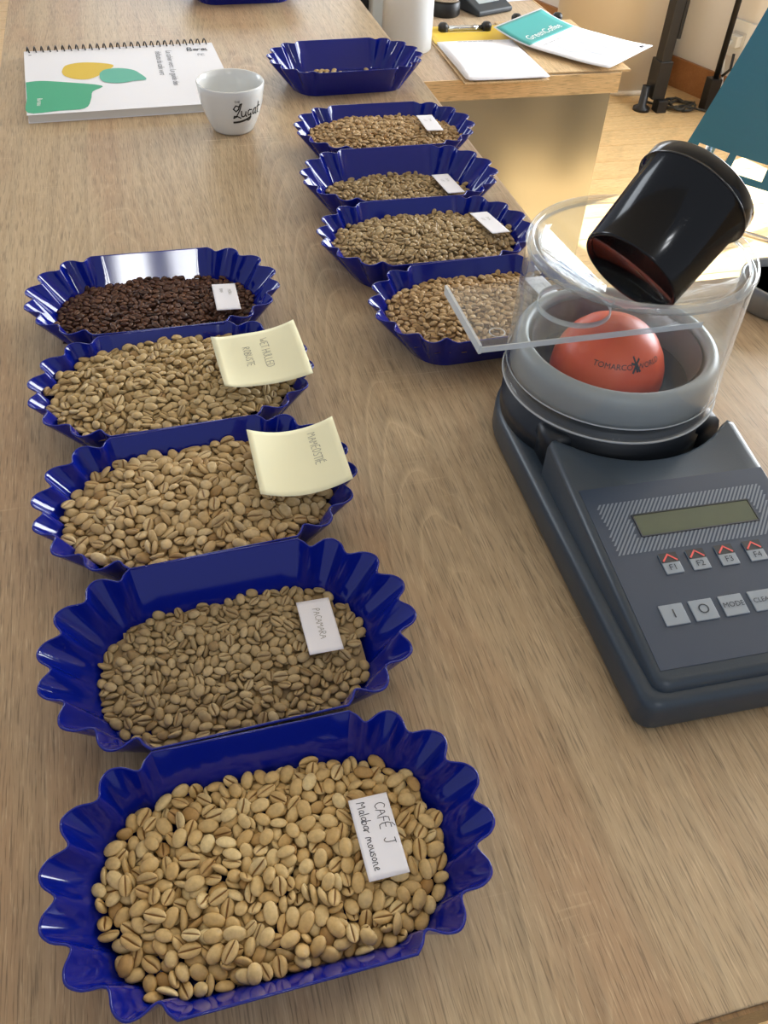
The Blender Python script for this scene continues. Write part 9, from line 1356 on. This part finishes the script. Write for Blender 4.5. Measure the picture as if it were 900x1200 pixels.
for key, lx, ly, z, rz, tl, lab in (('b', .062, .000, .0385, 0, (-2, 3), 'white paper label on the beans before the nearly empty tray'),
                             ('c', .062, -.003, .0225, 6, (-2, 4), 'white paper label in the sparsely filled far tray'),
                             ('d', .078, .009, .0360, 8, (-3, 5), 'white paper label in the third tray of the far row'),
                             ('e', .062, .000, .0388, 4, (-3, 4), 'white paper label seen through the side of the clear hopper')):
    paper_label('paper_label', lab, 'label', key, lx, ly, z, rz, .0225, .056, flat, M_PAPER, [('JAVA', .0032, .002, .014), ('LOT', .0032, -.005, .012)], M_PENCIL, LBL, .0003, tl)
curl2 = lambda x, y: .006 * max(0, (x + .002) / .038) ** 2 * (1 + .5 * (y / .038)) + .003 * max(0, (-x - .02) / .018) ** 2 + .002 * math.sin((x + y) * 40)
curl3 = lambda x, y: .011 * (x / .038) ** 2 * (1 if x < 0 else .8)
paper_label('sticky_note', 'pale yellow sticky note with two pencil lines, on the fourth tray', 'note', 't2', .076, -.006, .0495, 0, .076, .078, curl2, M_STICKY, [('WET HULLED', .0068, .003, .026), ('ROBUSTE', .0062, -.013, .018)], M_PENCIL, 'yellow sticky notes', .0005, (-2, 0))
paper_label('sticky_note', 'pale yellow sticky note with one pencil word, on the third tray', 'note', 't3', .079, .002, .0440, -4, .070, .079, curl3, M_STICKY, [('MAMEOSTIE^', .0068, .012, .030)], M_PENCIL, 'yellow sticky notes', .0005, (-2, -4))

# ================================================================== notebook
nb = thing('spiral_notebook', 'white wire-bound notebook with green and yellow leaf print', 'notebook', (0, 0, 0))
def nbq(u, v, z):   # u 0..1 along the binding, v 0..1 from the binding to the front edge
    A = Vector((-.1531, 1.5968)); B = Vector((.1427, 1.6081)); C = Vector((-.1426, 1.3346))
    p = A + (B - A) * u + (C - A) * v; return (p.x, p.y, z)
NBZ = .0115
def slab(mb, z0, z1, e=0.0):
    V = [nbq(u, v, z) for z in (z0, z1) for v in (0 - e, 1 + e) for u in (0 - e, 1 + e)]
    return mb.add(V, [(0, 2, 3, 1), (4, 5, 7, 6), (0, 1, 5, 4), (2, 6, 7, 3), (0, 4, 6, 2), (1, 3, 7, 5)])
slab(MB(), .0012, NBZ - .0006, -.004).build('pages', plain('page_block', srgb(214, 212, 206), .8), nb, fix=True)
slab(MB(), .0002, .0011).build('back_cover', M_PAPER, nb, fix=True)
slab(MB(), NBZ - .0005, NBZ).build('front_cover', plain('cover_card', srgb(226, 227, 232), .5), nb, fix=True)
pth = []; loops = 27
for k in range(loops * 14 + 1):
    a = 2 * math.pi * k / 14; u = .012 + .976 * k / (loops * 14); c0 = nbq(u, .012, 0)
    pth.append((c0[0], c0[1] + .0085 * math.cos(a) + .004, .0088 + .0085 * math.sin(a)))
MB().tube(pth, .0011, 6).build('wire_binding', M_WIRE, nb, 'black wire spiral')
def poly_print(pts, name, mat, label, dz):
    pts = catmull(pts + [pts[0]], 4)[:-1]; n = len(pts); cx = sum(p[0] for p in pts) / n; cy = sum(p[1] for p in pts) / n
    return MB().add([(cx, cy, NBZ + dz)] + [(x, y, NBZ + dz) for x, y in pts], [(0, 1 + (k + 1) % n, 1 + k) for k in range(n)]).build(name, mat, nb, label, fix=False)
poly_print([(-.0959, 1.4988), (-.0905, 1.5246), (-.0701, 1.5357), (-.0428, 1.5325), (-.0195, 1.5202), (-.0258, 1.4995), (-.04, 1.4789), (-.0581, 1.4630), (-.0777, 1.4669), (-.092, 1.4815)], 'leaf_print', M_YELPR, 'yellow leaf print', .0003)
poly_print([(-.0406, 1.4855), (-.0325, 1.5003), (-.012, 1.5045), (.008, 1.4954), (.0184, 1.4783), (.0268, 1.4516), (.0076, 1.4474), (-.0105, 1.4409), (-.0322, 1.4461), (-.0405, 1.4623)], 'leaf_print', M_TEALPR, 'teal leaf print', .0005)
poly_print([(-.1470, 1.4608), (-.1275, 1.4643), (-.0973, 1.4568), (-.0392, 1.4345), (-.0528, 1.4118), (-.0557, 1.3825), (-.0648, 1.3494), (-.1, 1.345), (-.1415, 1.3432), (-.1440, 1.40)], 'leaf_print', M_GREEN, 'green leaf print', .0003)
def nb_text(txt, size, x, y, mat, rz=-90):
    V, F = text_mesh(txt, size)
    MB().add(V, F).xform(Matrix.Translation((x, y, NBZ + .0006)) @ Matrix.Rotation(math.radians(rz), 4, 'Z')).build('lettering', mat, nb)
nb_text('Le cahier vert : Le guide des', .0135, .0690, 1.498, M_GREYINK); nb_text('defauts du cafe vert', .0135, .0522, 1.520, M_GREYINK)
nb_text('Bureau', .010, -.1265, 1.380, M_WHITEPR)
st_, wd = hand_strokes('Boroi', .014, seed=4); ribbon(MB(), st_, .0016, lambda a, b_: (.100 + a, 1.570 + b_ * 1.2, NBZ + .0006)).build('logo', M_INK, nb)
st_, wd = hand_strokes('FE', .010, seed=5); ribbon(MB(), st_, .0008, lambda a, b_: (.114 + a, 1.546 + b_, NBZ + .0006)).build('logo', M_GREYINK, nb)
MB().box(-.1455, -.1415, 1.5775, 1.580, NBZ, NBZ + .0002).build('printed_mark', M_GREYINK, nb)

# ================================================================== porcelain cup
cp = thing('tasting_cup', 'white porcelain tasting cup with black script lettering beside the notebook', 'cup', (.134, 1.28, .0002))
prof_out = [(0, .0), (.024, .0), (.028, .0012), (.0295, .004), (.0335, .012), (.0385, .024), (.0425, .038), (.045, .054), (.0462, .063)]
prof_in = [(.0452, .0648), (.0440, .0640), (.0425, .056), (.0400, .042), (.0355, .027), (.028, .015), (.018, .0105), (0, .010)]
MB().lathe(prof_out + prof_in, 64).build('body', M_PORC, cp)
MB().lathe([(0, .0150), (.0275, .0150)], 48).build('coffee_residue', plain('residue', srgb(196, 182, 150), .25, noise=.3, nscale=120), cp, 'thin pale residue in the cup')
def cup_pt(a, z):
    zs = [p[1] for p in prof_out[2:]]; rs = [p[0] for p in prof_out[2:]]
    r = float(np.interp(z, zs, rs)) + .0005; return (r * math.cos(a), r * math.sin(a), z)
A0 = math.radians(-92)
def cupmap(s, zz): return cup_pt(A0 + s / .044, zz)
st_, wd = hand_strokes('Lugat', .017, jit=.02, seed=9)
st_[0] = [(.0062, .0150), (.0020, .0165), (-.0012, .0120), (.0022, .0085), (.0050, .0110), (.0075, .0180), (.0095, .0185), (.0070, .0100), (.0022, .0005), (-.0012, -.0010), (-.0005, .0018), (.0040, .0012), (.0085, -.0015)]
ribbon(MB(), st_, .0016, lambda s, t_: cupmap(s * 1.05, .030 + t_)).build('lettering', M_BLACK, cp, 'black script lettering')
ribbon(MB(), [[(-.001 + .0022 * k, -.0075 + .0001 * k * k * .35) for k in range(13)]], .0030, lambda s, t_: cupmap(s, .030 + t_)).build('underline', M_BLACK, cp)
V, F = text_mesh('THE', .0042); MB().add([cupmap(x + .004, .0515 + y) for x, y, z in V], F).build('lettering', M_BLACK, cp)

# ================================================================== grey dish at the right edge
gd = thing('grey_dish', 'grey round metal dish with dark inside beyond the clear hopper', 'dish', (.655, .717, .0002))
MB().lathe([(0, 0), (.040, 0), (.044, .003), (.046, .030), (.0445, .032), (.042, .030), (.040, .022)], 56, caps=False).build('body', M_GREYDISH, gd)
MB().lathe([(.0402, .0225), (0, .0225)], 56).build('dark_inside', M_CHAR, gd, 'charcoal dark inside')

# ================================================================== moisture meter
mt = thing('moisture_meter', 'slate grey grain moisture meter with keypad and clear round hopper', 'moisture meter', (.260, .254, .0003), -1.5)
MW = .1806; HC = (.0903, .2945)
def arc(cx, cy, r, a0, a1, n): return [(cx + r * math.cos(math.radians(a0 + (a1 - a0) * k / n)), cy + r * math.sin(math.radians(a0 + (a1 - a0) * k / n))) for k in range(n + 1)]
def base_outline(e):
    r = .012
    return arc(e + r, e + r, r, 180, 270, 5) + arc(MW - e - r, e + r, r, 270, 360, 5) + arc(HC[0], HC[1], MW / 2 - e, 0, 180, 28)
def loft(mb, rings):
    n = len(rings[0]); V = [p for r in rings for p in r]; F = []
    for i in range(len(rings) - 1):
        for k in range(n): F.append((i * n + k, i * n + (k + 1) % n, (i + 1) * n + (k + 1) % n, (i + 1) * n + k))
    F.append(tuple(range(n - 1, -1, -1))); F.append(tuple((len(rings) - 1) * n + k for k in range(n)))
    return mb.add(V, F, True)
rings = [[(x, y, z) for x, y in base_outline(e)] for e, z in ((.004, 0), (.0015, .002), (.0, .006), (.0, .022), (.0008, .026), (.0028, .0292), (.006, .0308), (.012, .0312))]
b0 = loft(MB(), rings).build('base', M_METER, mt); es = b0.modifiers.new('es', 'EDGE_SPLIT'); es.split_angle = math.radians(50)
zt = lambda y: .0395 + (y - .015) * .129
# upper housing: sloping top, concave towards the hopper
def upper_outline(e):
    r = .010 - e * .5; Ra = .1010
    x0, x1, y0 = .0095 + e, MW - .0095 - e, .0085 + e
    ys = lambda x: min(.2250, HC[1] - math.sqrt(max(1e-6, Ra * Ra - (x - HC[0]) ** 2))) - e
    right = [(x1, ys(x1) - .004), (x1 - .004, ys(x1 - .004))]
    mid = []
    for k in range(1, 20):
        x = x1 - .004 - (x1 - x0 - .008) * k / 20; mid.append((x, ys(x)))
    left = [(x0 + .004, ys(x0 + .004)), (x0, ys(x0) - .004)]
    return arc(x0 + r, y0 + r, r, 180, 270, 5) + arc(x1 - r, y0 + r, r, 270, 360, 5) + right + mid + left
def up_ring(e, dz, zfix=None): return [(x, y, zfix if zfix is not None else zt(y) + dz) for x, y in upper_outline(e)]
uh = loft(MB(), [up_ring(0, 0, .031), up_ring(0, -.0062), up_ring(.0007, -.0035), up_ring(.0023, -.0011), up_ring(.0048, 0)])
b1 = uh.build('upper_housing', M_METER, mt); es = b1.modifiers.new('es', 'EDGE_SPLIT'); es.split_angle = math.radians(50)
# latch beside the hopper
for sx in (0.0285, MW - .0285):
    loft(MB(), [[(sx + x * k, .246 + y * k, z) for x, y in ((-.014, -.016), (.014, -.016), (.012, .020), (-.014, .020))] for k, z in ((1, .031), (1, .052), (.92, .058), (.75, .0605))]).build('latch', M_METERDK, mt)
# collar, grey ring, chamber
H3 = (HC[0], HC[1], 0)
MB().lathe([(.0872, .031), (.0872, .046), (.0850, .048), (.0850, .071), (.0835, .072)], 72, H3).build('collar', M_METERDK, mt)
MB().lathe([(.0820, .074), (.0845, .076), (.0845, .094), (.0840, .098), (.0815, .1035), (.0770, .1055), (.0735, .1040), (.0722, .100), (.0700, .085), (.0680, .074)], 72, H3, closed=True).build('grey_ring', M_RING, mt, 'light grey plastic ring')
MB().lathe([(.0695, .1), (.0655, .070), (.062, .050), (0, .050)], 72, H3, caps=False).build('chamber', M_CHAMBER, mt)
# clear hopper sleeve and funnel
hop = MB().lathe([(.0893, .066), (.0893, .074), (.0878, .100), (.0868, .176), (.0862, .180), (.0838, .180), (.0835, .176), (.0850, .100), (.0866, .074), (.0866, .066)], 96, H3, closed=True).build('hopper_sleeve', M_CLEAR, mt, 'clear acrylic hopper cylinder')
MB().lathe([(.0868, .1802), (.0878, .1830), (.0868, .1862), (.0842, .1870), (.0818, .1858), (.0812, .1830), (.0822, .1802)], 96, H3, closed=True).build('hopper_rim', M_CLEARRIM, mt, 'thick clear rim of the hopper')
MB().lathe([(.0893, .0655), (.0901, .0668), (.0893, .068), (.0886, .0668)], 96, H3, closed=True).build('hopper_foot', M_FROST, mt)
MB().lathe([(.0880, .0785), (.0886, .0793), (.0880, .080), (.0874, .0793)], 96, H3, closed=True).build('hopper_seam', M_FROST, mt)
MB().lathe([(.0812, .1835), (.074, .178), (.050, .162), (.028, .148), (.0205, .1445), (.0190, .1460), (.0265, .1500), (.049, .164), (.073, .1798), (.0805, .1850)], 96, H3, closed=True).build('funnel', M_CLEAR, mt, 'clear funnel inside the hopper')
# display panel on the sloping top (panel local x, y in the meter frame)
def on_top(x, y, dz): return (x, y, zt(y) + dz)
def patch(mb, x0, x1, y0, y1, z0, z1):
    V = [on_top(x, y, dz) for dz in (z0, z1) for y in (y0, y1) for x in (x0, x1)]
    return mb.add(V, [(0, 2, 3, 1), (4, 5, 7, 6), (0, 1, 5, 4), (2, 6, 7, 3), (0, 4, 6, 2), (1, 3, 7, 5)])
patch(MB(), .0155, MW - .0135, .0195, .170, .0, .0005).build('panel_film', M_PANEL, mt, 'dark blue-grey keypad film', fix=True)
LX0, LX1, LY0, LY1 = .0470, .1400, .1225, .1410
def hatch():
    mb = MB(); X0, X1, Y0, Y1 = .0215, .1590, .1090, .1545; stp = .0033
    k = X0 - (Y1 - Y0)
    while k < X1:
        # slanted bar, clipped to the field and left out behind the display
        for (ya, yb, xa, xb) in ((Y0, LY0 - .0008, X0, X1), (LY1 + .0008, Y1, X0, X1), (LY0 - .0008, LY1 + .0008, X0, LX0 - .001), (LY0 - .0008, LY1 + .0008, LX1 + .001, X1)):
            n = 6
            for i in range(n):
                y0 = ya + (yb - ya) * i / n; y1 = ya + (yb - ya) * (i + 1) / n
                p = [k + (y0 - Y0) * .8, k + (y1 - Y0) * .8]
                if min(p) < xa or max(p) + .0017 > xb: continue
                mb.add([on_top(p[0], y0, .0008), on_top(p[0] + .0017, y0, .0008), on_top(p[1] + .0017, y1, .0008), on_top(p[1], y1, .0008)], [(0, 1, 2, 3)])
        k += stp
    return mb
hatch().build('hatched_print', M_HATCH, mt)
lcd = patch(MB(), LX0, LX1, LY0, LY1, .0002, .0007).build('display', M_LCD, mt, 'olive green liquid crystal display', fix=True)
fr = MB()
for a in ((LX0 - .0008, LX1 + .0008, LY1, LY1 + .001), (LX0 - .0008, LX1 + .0008, LY0 - .001, LY0), (LX0 - .001, LX0, LY0, LY1), (LX1, LX1 + .001, LY0, LY1)): patch(fr, *a, .0004, .0012)
fr.build('display_frame', M_METERDK, mt, fix=True)
def key_text(txt, size, x, y, dz, mat, parent, sx=1.0, bold=0.0):
    V, F = text_mesh(txt, size); 
    MB().add([on_top(x + a * sx, y + b_, dz) for a, b_, c in V], F).build('lettering', mat, parent)
fx = [.0575, .0785, .1010, .1235]; 
for k, x in enumerate(fx):
    kk = patch(MB(), x - .0068, x + .0068, .0880, .1050, .0004, .0016).build('key', M_KEY, mt, fix=True, bevel=.0006)
    patch(MB(), x - .0068, x + .0068, .0972, .1050, .0016, .0018).build('key_top', M_KEYDK, kk, 'black top half of the key', fix=True)
    ribbon(MB(), [[(x - .0050, .0985), (x - .0002, .1035), (x + .0050, .0985)]], .0012, lambda a, b_: on_top(a, b_, .0021)).build('chevron', M_RED, kk, 'red chevron')
    key_text('F%d' % (k + 1), .0068, x, .0926, .0020, M_KEYTXT, kk)
gx = [.0420, .0640, .0865, .1090]
for x, txt, s in zip(gx, ('I', 'O', 'MODE', 'CLEAR'), (.0095, .0105, .0056, .0050)):
    kk = patch(MB(), x - .0088, x + .0088, .0490, .0650, .0004, .0016).build('key', M_KEY, mt, fix=True, bevel=.0007)
    key_text(txt, s, x, .0570, .0020, M_KEYTXT, kk)

# clear sliding plate through the hopper
SL0, SL1, SLY0, SLY1, SLZ = .222, .404, .508, .592, .1345
sl = thing('sliding_plate', 'clear acrylic sliding plate with a round hole passing through the hopper', 'slider', (0, 0, 0))
def plate_with_hole(x0, x1, y0, y1, z0, z1, hx, hy, hr, n=48):
    ang = [2 * math.pi * k / n for k in range(n)]
    inner = [(hx + hr * math.cos(a), hy + hr * math.sin(a)) for a in ang]
    outer = []
    for a in ang:
        c, s = math.cos(a), math.sin(a); t = min(((x1 - hx) / c if c > 1e-9 else (x0 - hx) / c if c < -1e-9 else 1e9), ((y1 - hy) / s if s > 1e-9 else (y0 - hy) / s if s < -1e-9 else 1e9))
        outer.append((hx + c * t, hy + s * t))
    # snap nearest rays to the corners
    for cx, cy in ((x0, y0), (x1, y0), (x1, y1), (x0, y1)):
        i = min(range(n), key=lambda k: (outer[k][0] - cx) ** 2 + (outer[k][1] - cy) ** 2); outer[i] = (cx, cy)
    V = [(x, y, z1) for x, y in inner] + [(x, y, z1) for x, y in outer] + [(x, y, z0) for x, y in inner] + [(x, y, z0) for x, y in outer]; F = []
    for k in range(n):
        j = (k + 1) % n
        F += [(k, n + k, n + j, j), (2 * n + j, 3 * n + j, 3 * n + k, 2 * n + k), (k, j, 2 * n + j, 2 * n + k)]
    return MB().add(V, F)
plate_with_hole(SL0, SL1, SLY0, SLY1, SLZ, SLZ + .004, .315, .552, .028).build('plate', M_CLEAR, sl)
MB().box(SL0 + .0002, SL1, SLY0 - .0012, SLY0, SLZ - .0003, SLZ + .0043).build('front_edge', M_FROST, sl, 'frosted front edge')
MB().box(SL0 - .0022, SL0, SLY0 - .0012, SLY1, SLZ - .001, SLZ + .0065).build('end_edge', M_FROST, sl, 'frosted raised end')
MB().lathe([(.0052, 0), (.0058, .0004), (.0064, 0)], 32, caps=False, c=(.240, .524, SLZ + .0042)).build('ring_mark', M_FROST, sl)
MB().lathe([(.0282, -.0002), (.0292, .0043), (.0296, -.0002)], 48, caps=False, c=(.315, .552, SLZ)).build('hole_edge', M_FROST, sl)

# orange dome in the chamber
od = thing('orange_dome', 'orange plastic dome with black lettering inside the clear hopper', 'dome', (.3545, .5455, .0505))
dprof = [(0, .0), (.040, .0), (.0440, .003), (.0465, .012), (.0475, .024), (.0465, .033), (.043, .044), (.037, .0545), (.029, .0625), (.019, .0680), (.009, .0705), (0, .0712)]
MB().lathe(dprof, 72).build('body', M_ORANGE, od)
def dome_pt(a, z):
    r = float(np.interp(z, [p[1] for p in dprof[4:]], [p[0] for p in dprof[4:]])) + .0005; return (r * math.cos(a), r * math.sin(a), z)
TXT_A = math.radians(-90)
for txt, s0 in (('TOMARCO', -.0165), ('WORLD', .0140)):
    V, F = text_mesh(txt, .0062); MB().add([dome_pt(TXT_A + (x + s0) / .037, .0525 + y * .9) for x, y, z in V], F).build('lettering', M_KEYDK, od)
st_ = [[(-.0022, -.004), (.0004, .001), (-.001, .0055)], [(-.003, .002), (.0004, .001), (.0035, .004)], [(.0004, .001), (.003, -.0035)], [(.0, .0), (.001, -.0035)]]
ribbon(MB(), st_, .0015, lambda s, t_: dome_pt(TXT_A + (s + .0015) / .037, .0530 + t_)).build('emblem', M_KEYDK, od, 'small black emblem')

# glossy black measuring beaker leaning in the funnel
bkx = Vector((.740, .393, .548)).normalized(); low = Vector((.3375, .5225, .1795))
bb = thing('black_beaker', 'glossy black measuring beaker leaning upside down in the hopper', 'beaker', (0, 0, 0))
bb.matrix_world = Matrix.Translation(low) @ bkx.to_track_quat('Z', 'Y').to_matrix().to_4x4()
BR_ = .0402; BLN = .084; flare = .0035
MB().lathe([(BR_ - .0035, .004), (BR_ - .0028, .0005), (BR_ - .0008, .0), (BR_, .002), (BR_ + flare * .84, BLN * .84), (BR_ + flare + .0018, BLN * .85), (BR_ + flare + .0024, BLN * .87), (BR_ + flare + .0022, BLN * .985), (BR_ + flare + .0008, BLN), (0, BLN)], 80).build('body', M_CARBON, bb)
MB().lathe([(BR_ - .0036, .0032), (BR_ - .0040, BLN * .9), (0, BLN * .92)], 80, caps=False).build('inside', M_BLACKP, bb)
MB().tube([((BR_ + flare + .0022) * math.cos(2 * math.pi * k / 72), (BR_ + flare + .0022) * math.sin(2 * math.pi * k / 72), BLN * .862) for k in range(72)], .0009, 6, closed=True).build('ridge', M_BLACKP, bb)
